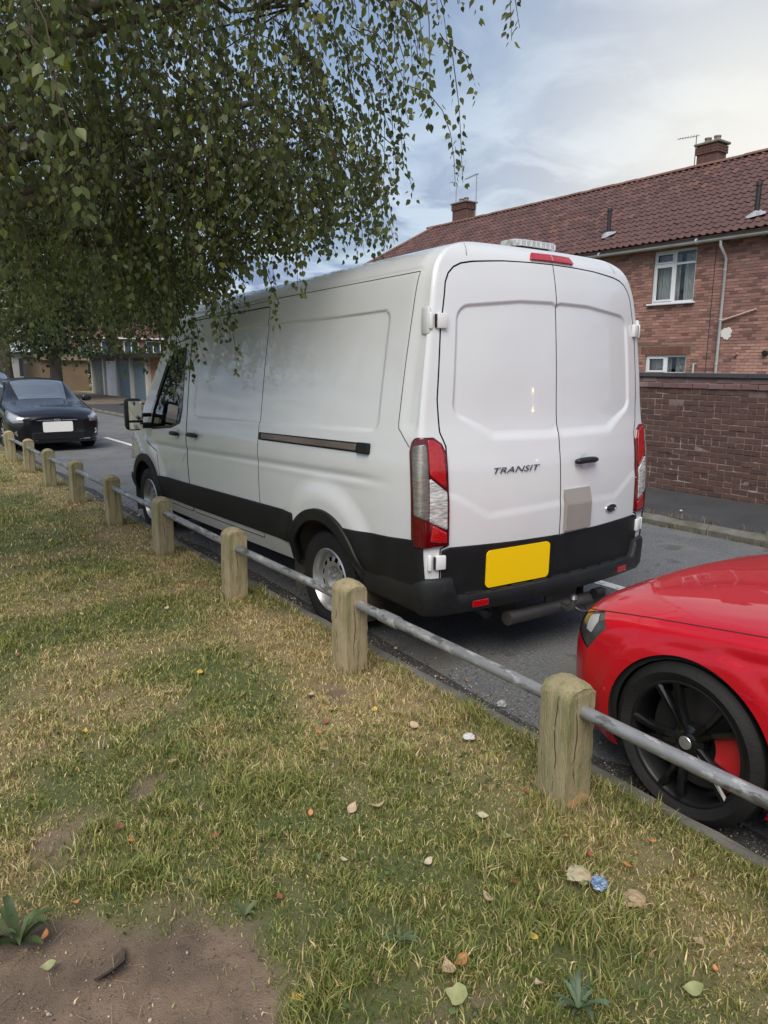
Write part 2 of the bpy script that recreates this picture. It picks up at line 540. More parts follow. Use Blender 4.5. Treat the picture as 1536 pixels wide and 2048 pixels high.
def lawn_grid(name, x0, x1, y0, y1, st):
    nx, ny = int((x1 - x0) / st), int((y1 - y0) / st)
    xs, ys = np.linspace(x0, x1, nx + 1), np.linspace(y0, y1, ny + 1)
    X, Y = np.meshgrid(xs, ys)
    Z = lawn_z(X, Y)
    s = soil_mask(X, Y)[..., None]; d = dry_mask(X, Y)[..., None]
    Z = Z - 0.012 * s[..., 0] + s[..., 0] * (0.014 * (vnoise(X, Y, 71, 22) - 0.5) + 0.008 * (vnoise(X, Y, 72, 45) - 0.5))
    g = np.array([0.085, 0.10, 0.033]) * (1 - d) + np.array([0.23, 0.18, 0.095]) * d
    sc = np.array([0.165, 0.118, 0.085]) * (0.45 + 1.1 * fbm(X, Y, 81, 9.0, 4))[..., None]
    c = g * (1 - s) + sc * s
    V = np.stack([X.ravel(), Y.ravel(), Z.ravel()], 1)
    i = (np.arange(ny)[:, None] * (nx + 1) + np.arange(nx)[None]).ravel()
    F = np.stack([i, i + 1, i + nx + 2, i + nx + 1], 1)
    return mesh_np(name, V, F, None, colors=c.reshape(-1, 3), mats=[M_ground_attr])
M_ground_attr = mat('lawn_ground', rough=0.95, attr=True, bump=0.8, bscale=150, dirt=((0.05, 0.04, 0.03), 60, 0.55, 0.7, 0.5))
tag(lawn_grid('lawn', -4.6, KERB_X - 0.07, -3.2, 3.0, 0.02), kind='structure')
tag(lawn_grid('lawn', -7.0, KERB_X - 0.07, 3.0, 22.0, 0.1), kind='structure')
tag(sheet('lawn', -80, -7.0, -40, 120, 0.075, M_field), kind='structure')
tag(sheet('lawn', -7.0, KERB_X - 0.07, 22.0, 120, 0.07, M_field), kind='structure')
tag(sheet('lawn', -7.0, -4.6, -40, 3.0, 0.075, M_field), kind='structure')
tag(sheet('lawn', -4.6, KERB_X - 0.07, -40, -3.2, 0.07, M_field), kind='structure')

# ================================================================== garden wall, every brick of the seen stretch a part
BW, BH, JO = 0.215, 0.065, 0.010
def brick_mesh(seed, depth=0.03, w=BW):
    r = random.Random(seed)
    bm = bmesh.new()
    bmesh.ops.create_cube(bm, size=1.0)
    bmesh.ops.scale(bm, vec=(depth, w, BH), verts=bm.verts)
    bmesh.ops.bevel(bm, geom=[e for e in bm.edges if all(v.co.x < 0 for v in e.verts)], offset=0.004, segments=1, affect='EDGES')
    for v in bm.verts:
        v.co += Vector((r.gauss(0, 0.0008), r.gauss(0, 0.0013), r.gauss(0, 0.0012)))
    me = bpy.data.meshes.new('brick')
    bm.to_mesh(me); bm.free()
    return me
M_mortar = mat('mortar', (0.26, 0.215, 0.195), 0.95, vary=(0.12, 0.088, 0.078), scale=3.0, bump=0.6, bscale=150,
               dirt=((0.46, 0.41, 0.37), 4.6, 0.54, 0.64, 0.75))
M_wbrick = mat('wall_brick', (0.08, 0.045, 0.041), 0.9, vary=(0.105, 0.057, 0.049), scale=3.0, bump=0.5, bscale=70,
               objrand=[(0.062, 0.037, 0.034), (0.10, 0.053, 0.045), (0.125, 0.063, 0.050), (0.075, 0.043, 0.039), (0.15, 0.08, 0.062)],
               dirt=[((0.26, 0.19, 0.16), 24, 0.56, 0.66, 0.4), ((0.05, 0.034, 0.03), 7, 0.54, 0.64, 0.5)])
M_wbrick_top = mat('wall_brick_pale', (0.19, 0.12, 0.12), 0.9, vary=(0.15, 0.085, 0.08), scale=5, bump=0.5, bscale=70,
                   objrand=[(0.28, 0.21, 0.21), (0.13, 0.075, 0.075), (0.19, 0.11, 0.11)])
M_wbrick_stuff = mat('wall_brick_far', (0.085, 0.047, 0.04), 0.9, bump=0.5, bscale=70, attr=True)
gw = empty('garden_wall', (WALL_X, 2.5, 0.1), label='dark red brick garden wall with slate-grey capping beside the far pavement', cat='wall')
WY0, WY1, COURSES = -4.0, 21.0, 21
mb = MB(); mb.box((0.090, 0.5 * (WY1 + WY0) - 2.5, COURSES * 0.075 / 2), (0.2, WY1 - WY0, COURSES * 0.075))
o = mb.build('mortar', M_mortar, gw)
protos = [brick_mesh(i) for i in range(8)]
heads = [brick_mesh(50 + i, w=0.1025) for i in range(4)]
top_protos = [brick_mesh(80 + i) for i in range(4)]
for p in protos + heads: p.materials.append(M_wbrick)
for p in top_protos: p.materials.append(M_wbrick_top)
far_v, far_f, far_c = [], [], []
slots = []
for c in range(COURSES):
    y = WY0 + (0.0 if c % 2 else 0.1125)
    header = (c % 6 == 3)
    wd = 0.1025 if header else BW
    while y < WY1:
        slots.append((c, y + wd / 2, header)); y += wd + JO
near = sorted([s for s in slots if 0.9 < s[1] < 4.4 and not s[2]], key=lambda s: abs(s[1] - 2.7))[:300]
near_set = set(near)
for s in slots:
    c, yc, header = s
    z = c * 0.075 + 0.0375
    if s in near_set or (header and 1.6 < yc < 4.2):
        me = random.choice(top_protos if c >= COURSES - 2 else (heads if header else protos))
        o = bpy.data.objects.new('brick', me)
        link(o, gw)
        o.location = (random.gauss(0.0, 0.0028) - 0.001 + (-0.018 if c == COURSES - 2 else 0), yc - 2.5, z)
        o.rotation_euler = (random.gauss(0, 0.009), 0, random.gauss(0, 0.006)); o.location.z += random.gauss(0, .0018)
    else:
        me = protos[random.randrange(8)] if not header else heads[random.randrange(4)]
        b = len(far_v)
        cc = np.array([0.085, 0.047, 0.043]) * random.uniform(0.65, 1.45)
        for v in me.vertices:
            far_v.append((v.co.x + random.gauss(0, .001), v.co.y + yc - 2.5, v.co.z + z)); far_c.append(cc)
        for p in me.polygons:
            far_f.append(tuple(i + b for i in p.vertices))
me = bpy.data.meshes.new('brickwork'); me.from_pydata(far_v, [], far_f)
a = me.color_attributes.new('tint', 'FLOAT_COLOR', 'POINT')
a.data.foreach_set('color', np.concatenate([np.array(far_c), np.ones((len(far_c), 1))], 1).astype(np.float32).ravel())
me.materials.append(M_wbrick_stuff)
tag(link(bpy.data.objects.new('brickwork', me), gw), kind='stuff')
M_cap = mat('capping', (0.045, 0.048, 0.055), 0.7, vary=(0.07, 0.072, 0.078), scale=4, bump=0.3, bscale=60)
for k in range(25):
    mb = MB(); mb.box((0.10, WY0 + k + 0.5 - 2.5, COURSES * 0.075 + 0.031), (0.29, 0.992, 0.058), bev=0.006)
    mb.build('capping_slab', M_cap, gw)

# weeds along the far kerb
M_weed = leaf_mat('weed_leaf', 0.25, 0.6)
def blades(P, h, w, lean, n3=True, seed=0):
    """arrays -> grass blade mesh (5 verts, 2 faces: quad + tri ... as 3 tris)"""
    r = np.random.default_rng(seed)
    n = len(P)
    az = r.uniform(0, 2 * np.pi, n); a2 = r.uniform(0, 2 * np.pi, n)
    side = np.stack([np.cos(az), np.sin(az), np.zeros(n)], 1) * (w / 2)[:, None]
    ld = np.stack([np.cos(a2), np.sin(a2), np.zeros(n)], 1)
    up = np.array([0, 0, 1.0])
    p1 = P + up * (h * 0.55)[:, None] + ld * (lean * h * 0.25)[:, None]
    tip = P + up * (h * np.sqrt(np.clip(1 - lean ** 2 * 0.6, 0.08, 1)))[:, None] + ld * (lean * h)[:, None]
    V = np.stack([P - side, P + side, p1 + side * 0.8, p1 - side * 0.8, tip], 1).reshape(-1, 3)
    b = np.arange(n) * 5
    Q = np.stack([b, b + 1, b + 2, b + 3], 1)
    T = np.stack([b + 3, b + 2, b + 4], 1)
    return V, [Q, T]
wy = rng.uniform(0.2, 6.0, 900); wy = wy[rng.random(900) < (0.15 + sstep(0.45, 0.6, vnoise(wy, wy * 0, 91, 1.7)))]
P = np.stack([np.where(rng.random(len(wy)) < .5, FAR_X + 0.14, FAR_X - 0.01) + rng.normal(0, 0.015, len(wy)), wy, np.zeros(len(wy))], 1)
P[:, 2] = np.where(P[:, 0] > FAR_X + .06, 0.10, 0.0)
V, F = blades(P, rng.uniform(0.03, 0.11, len(P)), rng.uniform(0.004, 0.008, len(P)), rng.uniform(0.2, 0.9, len(P)), seed=5)
c = np.repeat(np.where(rng.random(len(P))[:, None] < .5, [[0.10, 0.12, 0.05]], [[0.26, 0.22, 0.13]]) * rng.uniform(.7, 1.2, (len(P), 1)), 5, 0)
tag(mesh_np('kerb_weeds', V, F, M_weed, colors=c), label='scruffy weeds growing in the joint of the far kerb', kind='stuff')

# ================================================================== brick house across the road
HX, HY0, HY1 = 14.5, -6.0, 26.8
EAVE_Z, RIDGE_X, RIDGE_Z = 4.98, 18.0, 7.75
M_hbrick = mat('house_brick', rough=0.9, attr=True, bump=0.5, bscale=60, dirt=[((0.38, 0.22, 0.165), 0.8, 0.55, 0.68, 0.45), ((0.13, 0.08, 0.065), 0.7, 0.60, 0.70, 0.5)])
M_hmortar = mat('house_mortar', (0.21, 0.155, 0.13), 0.95, bump=0.4, bscale=120)
M_white = mat('white_upvc', (0.72, 0.74, 0.77), 0.35, spec=0.4)
M_gutterpipe = mat('grey_plastic', (0.42, 0.44, 0.46), 0.45, vary=(0.34, 0.35, 0.36), scale=3)
M_pane = mat('window_glass', (0.9, 0.95, 0.97), 0.02, transmission=1.0, ior=1.45)
M_curtain = mat('curtain', (0.62, 0.62, 0.58), 0.9, vary=(0.5, 0.5, 0.47), scale=3)
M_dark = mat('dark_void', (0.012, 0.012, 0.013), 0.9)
house = empty('brick_house', (HX, 9, 0), label='two-storey red brick terrace with dark red pantile roof behind the garden wall', cat='house')
def H(x, y, z): return (x - HX, y - 9, z)
WINS = [(8.36, 9.62, 3.50, 4.86), (8.41, 9.66, 1.05, 2.14), (13.6, 14.9, 3.50, 4.86), (13.6, 14.9, 1.05, 2.14), (18.5, 19.8, 3.5, 4.86), (3.4, 4.7, 3.5, 4.86)]
# wall core with openings made of boxes around the windows
mb = MB()
ys = sorted({HY0, HY1, *[w[0] for w in WINS], *[w[1] for w in WINS]})
for a_, b_ in zip(ys[:-1], ys[1:]):
    ops = sorted([(w[2], w[3]) for w in WINS if w[0] <= a_ + 1e-6 and w[1] >= b_ - 1e-6])
    z = 0.0
    for lo, hi in ops + [(EAVE_Z, EAVE_Z)]:
        if lo > z:
            mb.box(H(HX + 0.115, (a_ + b_) / 2, (z + lo) / 2), (0.23, b_ - a_, lo - z))
        z = hi
mb.box(H(HX + 3.6, HY1 - 0.12, 2.5), (6.7, 0.23, 4.96)); mb.box(H(HX + 6.9, (HY0 + HY1) / 2, 2.5), (0.2, HY1 - HY0 - .5, 4.96))
mb.build('wall', M_hmortar, house)
hv, hf, hc = [], [], []
for c in range(int(EAVE_Z / 0.075)):
    z = c * 0.075 + 0.0375
    y = HY0 + (0.0 if c % 2 else 0.1125)
    while y < HY1 - 0.2:
        y0, y1 = y, y + BW
        y += BW + JO
        parts_ = [(y0, y1)]
        for w in WINS:
            if w[2] - 0.03 < z < w[3] + 0.03:
                nx_ = []
                for a_, b_ in parts_:
                    if b_ <= w[0] or a_ >= w[1]: nx_.append((a_, b_)); continue
                    if a_ < w[0]: nx_.append((a_, w[0]))
                    if b_ > w[1]: nx_.append((w[1], b_))
                parts_ = nx_
            # soldier course above the lower windows
            if w[3] < 3 and w[3] < z < w[3] + 0.235 and y1 > w[0] - .1 and y0 < w[1] + .1:
                parts_ = []
        for a_, b_ in parts_:
            if b_ - a_ < 0.03: continue
            x = random.gauss(-0.007, 0.002)
            b0 = len(hv)
            e = 0.003
            hv += [H(HX + x, a_ + e, z - BH / 2 + e), H(HX + x, b_ - e, z - BH / 2 + e), H(HX + x, b_ - e, z + BH / 2 - e), H(HX + x, a_ + e, z + BH / 2 - e),
                   H(HX + 0.004, a_, z - BH / 2), H(HX + 0.004, b_, z - BH / 2), H(HX + 0.004, b_, z + BH / 2), H(HX + 0.004, a_, z + BH / 2)]
            hf += [tuple(b0 + i for i in q) for q in ((0, 3, 2, 1), (0, 1, 5, 4), (1, 2, 6, 5), (2, 3, 7, 6), (3, 0, 4, 7))]
            t = random.random()
            right = y0 < 7.75
            base = np.array((0.31, 0.165, 0.135)) if not right else np.array((0.28, 0.15, 0.13))
            if t < 0.25: base = base * 0.62
            elif t > 0.85: base = base * 1.25
            if right and z < 2.4 and y0 < 7.0 and random.random() < .75: base = np.array((0.42, 0.24, 0.20))
            base = base * random.uniform(.85, 1.15)
            hc += [base] * 8
for w in WINS:
    if w[3] < 3:
        yy = w[0] - 0.1
        while yy < w[1] + 0.1:
            b0 = len(hv); x = -0.008; a_, b_ = yy, yy + 0.065
            z0, z1 = w[3] + 0.008, w[3] + 0.222
            hv += [H(HX + x, a_, z0), H(HX + x, b_, z0), H(HX + x, b_, z1), H(HX + x, a_, z1), H(HX + .004, a_, z0), H(HX + .004, b_, z0), H(HX + .004, b_, z1), H(HX + .004, a_, z1)]
            hf += [tuple(b0 + i for i in q) for q in ((0, 3, 2, 1), (0, 1, 5, 4), (1, 2, 6, 5), (2, 3, 7, 6), (3, 0, 4, 7))]
            hc += [np.array((0.16, 0.075, 0.055)) * random.uniform(.8, 1.2)] * 8
            yy += 0.075
o = mesh_np('brickwork', hv, np.array(hf), M_hbrick, house, smooth=False, colors=np.array(hc))
tag(o, kind='stuff')

def window(w, parent, lights, sill=True):
    y0, y1, z0, z1 = w
    fr = MB(); t = 0.055; X = HX + 0.085
    fw_ = lambda ya, yb, za, zb, dx=0.0, th=0.06: fr.box(H(X + dx, (ya + yb) / 2, (za + zb) / 2), (th, yb - ya, zb - za), bev=0.006)
    fw_(y0, y1, z0, z0 + t); fw_(y0, y1, z1 - t, z1); fw_(y0, y0 + t, z0 + t, z1 - t); fw_(y1 - t, y1, z0 + t, z1 - t)
    ym = (y0 + y1) / 2
    zt = z1 - 0.36 * (1.0 if lights == 4 else 1.35)
    fw_(ym - t * 0.6, ym + t * 0.6, z0 + t, z1 - t)
    fw_(y0 + t, ym - t * 0.6, zt - t / 2, zt + t / 2); fw_(ym + t * 0.6, y1 - t, zt - t / 2, zt + t / 2)
    # opening casements sit proud on the far half
    for (za, zb) in ((z0 + t, zt - t / 2), (zt + t / 2, z1 - t)):
        ya, yb = ym + t * 0.6, y1 - t
        s = 0.045
        for q in ((ya, yb, za, za + s), (ya, yb, zb - s, zb), (ya, ya + s, za + s, zb - s), (yb - s, yb, za + s, zb - s)):
            fw_(*q, dx=-0.022, th=0.05)
    f = fr.build('window_frame', M_white, parent)
    for (ya, yb) in ((y0 + t, ym - t * .6), (ym + t * .6, y1 - t)):
        for (za, zb) in ((z0 + t, zt - t / 2), (zt + t / 2, z1 - t)):
            pb = MB(); pb.box(H(X + 0.005, (ya + yb) / 2, (za + zb) / 2), (0.012, yb - ya - .002, zb - za - .002)); pb.build('pane', M_pane, f)
    if sill:
        sb = MB(); sb.box(H(HX - 0.03, ym, z0 - 0.025), (0.16, y1 - y0 + 0.14, 0.045), bev=0.01); sb.build('sill', M_white, parent)
    # curtains hanging inside with a dark gap between them
    for (ya, yb, zz) in ((y0 + 0.02, ym - 0.18, z0), (ym - 0.05, y1 - 0.02, z0)):
        n = 60
        V, F = [], []
        for i in range(n + 1):
            y = ya + (yb - ya) * i / n
            x = HX + 0.26 + 0.02 * math.sin(i * 0.9 + math.sin(i * .31)) 
            V += [H(x, y, zz), H(x, y, z1 - 0.1 if lights == 4 else z1)]
        F = [(2 * i, 2 * i + 1, 2 * i + 3, 2 * i + 2) for i in range(n)]
        mesh_np('curtain', V, np.array(F), M_curtain, parent)
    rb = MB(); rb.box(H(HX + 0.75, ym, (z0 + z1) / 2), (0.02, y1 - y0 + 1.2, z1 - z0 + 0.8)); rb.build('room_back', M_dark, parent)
for i, w in enumerate(WINS):
    window(w, house, 4 if w[2] > 3 else 3)

# gutter, downpipe, waste pipe, flue, foam patch
def tubeo(name, pts, r, m, parent, n=12, smooth=True):
    mb = MB(); mb.tube(pts, r, n); return mb.build(name, m, parent, angle=40)
GX, GZ = HX - 0.30, 4.93
mb = MB()
n = 10
pr_ = [(GX + 0.062 * math.cos(math.pi + math.pi * k / n), GZ + 0.062 * math.sin(math.pi + math.pi * k / n)) for k in range(n + 1)]
pr2 = [(GX + 0.055 * math.cos(2 * math.pi - math.pi * k / n), GZ + 0.055 * math.sin(2 * math.pi - math.pi * k / n)) for k in range(n + 1)]
mb.prism([(x - HX, z) for x, z in pr_ + pr2], 1, HY0 - 9, HY1 + .3 - 9)
gut = mb.build('gutter', M_gutterpipe, house, angle=40)
for k in range(8):
    mb = MB(); mb.lathe([(-0.03, 0.066), (-0.03, 0.072), (0.03, 0.072), (0.03, 0.066)], 24, 'y', c=H(GX, 2.2 + 3.0 * k, GZ)); mb.build('gutter_bracket', M_gutterpipe, gut)
mb = MB(); mb.box(H(HX - 0.11, (HY0 + HY1) / 2, EAVE_Z - 0.02), (0.22, HY1 - HY0 + .4, 0.02)); mb.box(H(HX - 0.225, (HY0 + HY1) / 2, EAVE_Z + 0.03), (0.02, HY1 - HY0 + .4, 0.14))
mb.build('fascia', mat('fascia', (0.30, 0.28, 0.25), 0.7), house)
tubeo('downpipe', [H(GX, 7.56, 4.88), H(GX, 7.56, 4.76), H(HX - 0.12, 7.53, 4.55), H(HX - 0.06, 7.52, 4.46), H(HX - 0.06, 7.52, 0.1)], 0.036, M_gutterpipe, house)
for z in (4.2, 3.0, 1.9):
    mb = MB(); mb.lathe([(-0.02, 0.036), (-0.02, 0.044), (0.02, 0.044), (0.02, 0.036)], 16, 'z', c=H(HX - 0.06, 7.52, z)); mb.build('pipe_clip', M_gutterpipe, house)
tubeo('waste_pipe', [H(HX - 0.06, 7.50, 2.97), H(HX - 0.05, 6.63, 3.21)], 0.022, mat('pale_pink_pipe', (0.55, 0.40, 0.36), 0.5), house)
tubeo('overflow_pipe', [H(HX + 0.05, 8.14, 1.9), H(HX - 0.08, 8.14, 1.9), H(HX - 0.08, 8.14, 1.2)], 0.026, M_gutterpipe, house)
tubeo('service_cable', [H(HX - 0.014, 7.83, 4.8), H(HX - 0.014, 7.83, 1.0)], 0.006, M_dark, house, 6)
tubeo('flue_outlet', [H(HX + 0.02, 6.31, 2.165), H(HX - 0.10, 6.31, 2.165)], 0.06, M_dark, house)
tubeo('stub_pipe', [H(HX + .02, 7.02, 2.16), H(HX - .10, 7.02, 2.14)], 0.03, mat('copper_stub', (0.34, 0.22, 0.16), 0.5), house)
mb = MB()
pts = []
for k in range(28):
    a_ = 2 * math.pi * k / 28
    r_ = 0.145 * (1 + 0.10 * math.sin(3 * a_ + 1) + 0.06 * math.sin(7 * a_)) * (1.0 if a_ < math.pi else 1.0 + 0.12 * math.sin(9 * a_))
    pts.append((7.36 - 9 + r_ * math.cos(a_), 2.66 + r_ * math.sin(a_)))
mb.prism(pts, 0, -0.020, 0.0); mb.build('plaster_patch', mat('plaster', (0.66, 0.66, 0.64), 0.9), house)

# roof: pantiles. 300 nearest are parts, the rest one mesh
M_tile = mat('pantile', (0.078, 0.038, 0.035), 0.75, vary=(0.105, 0.05, 0.043), scale=2.5, bump=0.4, bscale=50,
             objrand=[(0.062, 0.034, 0.034), (0.095, 0.045, 0.040), (0.08, 0.040, 0.038), (0.115, 0.058, 0.048)],
             dirt=((0.13, 0.09, 0.07), 1.6, 0.58, 0.7, 0.4))
M_tile_s = mat('pantile_far', rough=0.75, attr=True, bump=0.4, bscale=50, dirt=((0.14, 0.075, 0.055), 0.9, 0.56, 0.7, 0.4))
roof = empty('roof', (0, 0, 0)); roof.parent = house
EX = HX - 0.34
slope = math.atan2(RIDGE_Z - (EAVE_Z + 0.06), RIDGE_X - EX)
L_ = math.hypot(RIDGE_Z - (EAVE_Z + 0.06), RIDGE_X - EX)
TW, TG = 0.205, 0.30
def tile_geo():
    """S-shaped pantile in local coords: u along the eaves (0..TW), v up the slope, w normal"""
    V, F = [], []
    n = 8
    for v_, lift in ((0.0, 0.026), (TG + 0.05, 0.0)):
        for i in range(n + 1):
            u = -0.01 + (TW + 0.022) * i / n
            t = i / n
            h = 0.036 * math.exp(-((t - 0.80) / 0.17) ** 2) - 0.010 * math.sin(math.pi * min(1, t / 0.6))
            V.append((u, v_, h + lift))
    for i in range(n):
        F.append((i, i + 1, n + 2 + i, n + 1 + i))
    b = len(V)
    for i in range(n + 1):
        V.append((V[i][0], 0.0, V[i][2] - 0.016))
    for i in range(n):
        F.append((b + i, b + i + 1, i + 1, i))
    return V, F
tv, tf = tile_geo()
cs, sn = math.cos(slope), math.sin(slope)
def roof_pt(u, v, w):   # u -> +y, v up the slope
    return (EX + v * cs - w * sn - HX, u - 9, EAVE_Z + 0.06 + v * sn + w * cs)
tme = bpy.data.meshes.new('roof_tile')
tme.from_pydata([(v * cs - w * sn, u, v * sn + w * cs) for u, v, w in tv], [], tf)
tme.polygons.foreach_set('use_smooth', [True] * len(tf)); tme.set_sharp_from_angle(angle=R(50))
tme.materials.append(M_tile)
nrow = int(L_ / TG) + 1
tiles = []
for r_ in range(nrow):
    for k in range(int((HY1 + 0.3 - HY0) / TW)):
        u = HY0 + k * TW
        # hipped far end
        vtop = r_ * TG * cs
        if u > HY1 + 0.2 - (RIDGE_X - EX) * 0.0 - max(0.0, vtop - 0.0): continue
        tiles.append((u, r_ * TG))
vis = sorted([t for t in tiles if t[0] > 6.0], key=lambda t: math.dist((EX + t[1] * cs, t[0]), (CAM[0], CAM[1])))[:300]
vs_ = set(vis)
sv, sf, sc_ = [], [], []
for (u, v) in tiles:
    jit = (random.gauss(0, .003), random.gauss(0, .006), random.gauss(0, 0.0025))
    if (u, v) in vs_:
        o = bpy.data.objects.new('roof_tile', tme); link(o, roof)
        o.location = roof_pt(u + jit[0], v + jit[1], jit[2])
        o.rotation_euler = (random.gauss(0, .006), random.gauss(0, .006), random.gauss(0, .008))
    else:
        b0 = len(sv); q = random.random()
        cc = np.array((0.083, 0.040, 0.037)) * random.uniform(.7, 1.3) if q > .08 else np.array((0.13, 0.06, 0.045))
        for (a_, b_, c_) in tv:
            sv.append(roof_pt(u + a_ + jit[0], v + b_ + jit[1], c_ + jit[2])); sc_.append(cc)
        sf += [tuple(b0 + i for i in f) for f in tf]
o = mesh_np('roof_tiling', sv, np.array(sf), M_tile_s, roof, colors=np.array(sc_)); o.data.set_sharp_from_angle(angle=R(50)); tag(o, kind='stuff')
# underlay, back slope and hip slope
mb = MB()
e0, r0 = (EX, EAVE_Z + 0.03), (RIDGE_X, RIDGE_Z - 0.03)
bx_ = 2 * RIDGE_X - EX
ye_, yr = HY1 + 0.3, HY1 + 0.3 - (RIDGE_X - EX)
mb.add([H(e0[0], HY0, e0[1]), H(e0[0], ye_, e0[1]), H(r0[0], yr, r0[1]), H(r0[0], HY0, r0[1]), H(bx_, HY0, e0[1]), H(bx_, ye_, e0[1])],
       [(0, 1, 2, 3), (3, 2, 5, 4), (1, 5, 2), (0, 3, 4)])
mb.build('roof_deck', mat('roof_deck', (0.07, 0.034, 0.031), 0.85, vary=(0.09, 0.043, 0.037), scale=6, bump=0.8, bscale=12), roof)
M_ridge = mat('ridge_tile', (0.17, 0.085, 0.065), 0.8, vary=(0.13, 0.085, 0.06), scale=3, bump=0.4, bscale=50,
              objrand=[(0.14, 0.08, 0.06), (0.19, 0.095, 0.07), (0.16, 0.09, 0.065), (0.24, 0.10, 0.09)])
rme = MB(); rp = []
for k in range(9):
    a_ = math.pi * k / 8
    rp.append((0.13 * math.cos(a_), 0.09 * math.sin(a_)))
rme.prism(rp + [(-0.11, -0.0), (0.11, -0.0)], 1, 0.0, 0.445)
ro = rme.build('ridge_tile', M_ridge, None, angle=40); rmesh = ro.data; bpy.data.objects.remove(ro)
y = HY0
while y < yr:
    o = bpy.data.objects.new('ridge_tile', rmesh); link(o, roof)
    o.location = H(RIDGE_X, y, RIDGE_Z - 0.01 + random.gauss(0, .005)); o.rotation_euler = (random.gauss(0, .006), 0, random.gauss(0, .006)); y += 0.45
hp0, hp1 = Vector(H(RIDGE_X, yr, RIDGE_Z - 0.01)), Vector(H(EX, ye_, EAVE_Z + 0.07))
d_ = (hp1 - hp0); nh = int(d_.length / 0.45)
q_ = d_.to_track_quat('Y', 'Z')
for k in range(nh):
    o = bpy.data.objects.new('hip_tile', rmesh); link(o, roof); o.location = hp0 + d_ * (k / nh); o.rotation_mode = 'QUATERNION'; o.rotation_quaternion = q_
# vent pipes on the roof slope
for (yy, vv) in ((11.45, 0.85), (6.98, 0.62)):
    p = Vector(roof_pt(yy, vv, 0.02))
    M_lead = mat('lead', (0.24, 0.26, 0.29), 0.6, vary=(0.36, 0.38, 0.40), scale=9)
    vp = tubeo('vent_pipe', [p + Vector((0, 0, -.1)), p + Vector((0, 0, 0.72))], 0.06, mat('black_pipe', (0.02, 0.02, 0.022), 0.5), house)
    mb = MB(); mb.lathe([(0.68, 0.06), (0.68, 0.075), (0.76, 0.07), (0.76, 0.0)], 16, 'z', c=p); mb.build('cowl', MATS['black_pipe'], vp)
    mb = MB()
    nrm = Vector((-sn, 0, cs))
    fl = []
    for k in range(14):
        a_ = 2 * math.pi * k / 14; rr = 0.22 + 0.05 * math.sin(3 * a_ + yy)
        fl.append(p + Vector((cs, 0, sn)) * (rr * 0.8 * math.cos(a_)) + Vector((0, 1, 0)) * rr * math.sin(a_) + nrm * 0.05)
    mb.add(fl + [p + nrm * 0.13], [(k, (k + 1) % 14, 14) for k in range(14)]); mb.build('lead_flashing', M_lead, vp)
# chimneys
M_chim = mat('chimney_brick', (0.10, 0.05, 0.042), 0.9, vary=(0.14, 0.07, 0.055), scale=8, bump=0.4, bscale=60,
             objrand=[(0.075, 0.042, 0.038), (0.14, 0.068, 0.055), (0.11, 0.055, 0.046)])
M_pot = mat('chimney_pot', (0.16, 0.14, 0.12), 0.9, vary=(0.24, 0.21, 0.18), scale=10)
def chimney(yc, xw, yw, zt, pots, label):
    ch = empty('chimney', (RIDGE_X + 0.3, yc, RIDGE_Z - 0.5), label=None)
    ch.parent = house; ch.location = H(RIDGE_X + 0.3, yc, RIDGE_Z - 0.7)
    h = zt - (RIDGE_Z - 0.7)
    mb = MB(); mb.box((0, 0, h / 2), (xw - .012, yw - .012, h)); mb.build('core', M_hmortar, ch)
    prs = {}
    def bm_(w, d):
        key = (round(w, 3), round(d, 3))
        if key not in prs:
            b_ = MB(); b_.box((0, 0, 0), (w, d, BH), bev=0.004); o_ = b_.build('brick', M_chim, None); prs[key] = o_.data; bpy.data.objects.remove(o_)
        return prs[key]
    for c in range(int(h / 0.075)):
        z = c * .075 + .0375
        grow = 0.035 if c >= int(h / 0.075) - 3 else 0.0
        W_, D_ = xw + 2 * grow, yw + 2 * grow
        nb = 3
        for s_ in (-1, 1):
            ln = D_ / nb
            for k in range(nb):
                o = bpy.data.objects.new('brick', bm_(0.1, ln - .01)); link(o, ch); o.location = (s_ * (W_ / 2 - .05), -D_ / 2 + ln * (k + .5), z)
            ln = (W_ - .22) / 2
            for k in range(2):
                o = bpy.data.objects.new('brick', bm_(ln - .01, 0.1)); link(o, ch); o.location = (-W_ / 2 + .11 + ln * (k + .5), s_ * (D_ / 2 - .05), z)
    mb = MB(); mb.box((0, 0, h + 0.03), (xw + 0.16, yw + .16, 0.07), bev=0.02); mb.build('flaunching', M_pot, ch)
    for k in range(pots):
        mb = MB(); yy = (k - (pots - 1) / 2) * 0.30
        mb.lathe([(h + .05, 0.11), (h + .20, 0.09), (h + .20, 0.105), (h + .24, 0.105), (h + .24, 0.075), (h + .1, 0.075)], 16, 'z', c=(0, yy, 0)); mb.build('chimney_pot', M_pot, ch, angle=40)
    return ch
chimney(10.55, 0.50, 0.66, 8.36, 2, '')
chimney(21.7, 0.52, 0.86, 8.50, 2, '')
M_alu = mat('aerial_metal', (0.30, 0.31, 0.33), 0.45, metal=0.8)
def aerial(y, z0, z1, boom, label, els=7):
    a_ = empty('tv_aerial', (RIDGE_X + 0.12, y, z0), label=label, cat='aerial')
    mb = MB(); mb.tube([(0, 0, 0), (0, 0, z1 - z0)], 0.016, 6); mb.build('mast', M_alu, a_)
    d = Vector(boom); b0 = Vector((0, 0, z1 - z0 - 0.02))
    mb = MB(); mb.tube([b0 - d * 0.15, b0 + d], 0.014, 6); mb.build('boom', M_alu, a_)
    s = d.cross(Vector((0, 0, 1))).normalized()
    for k in range(els):
        p = b0 + d * (k / els); l = 0.16 - 0.008 * k
        mb = MB(); mb.tube([p - s * l, p + s * l], 0.007, 5); mb.build('element', M_alu, a_)
    return a_
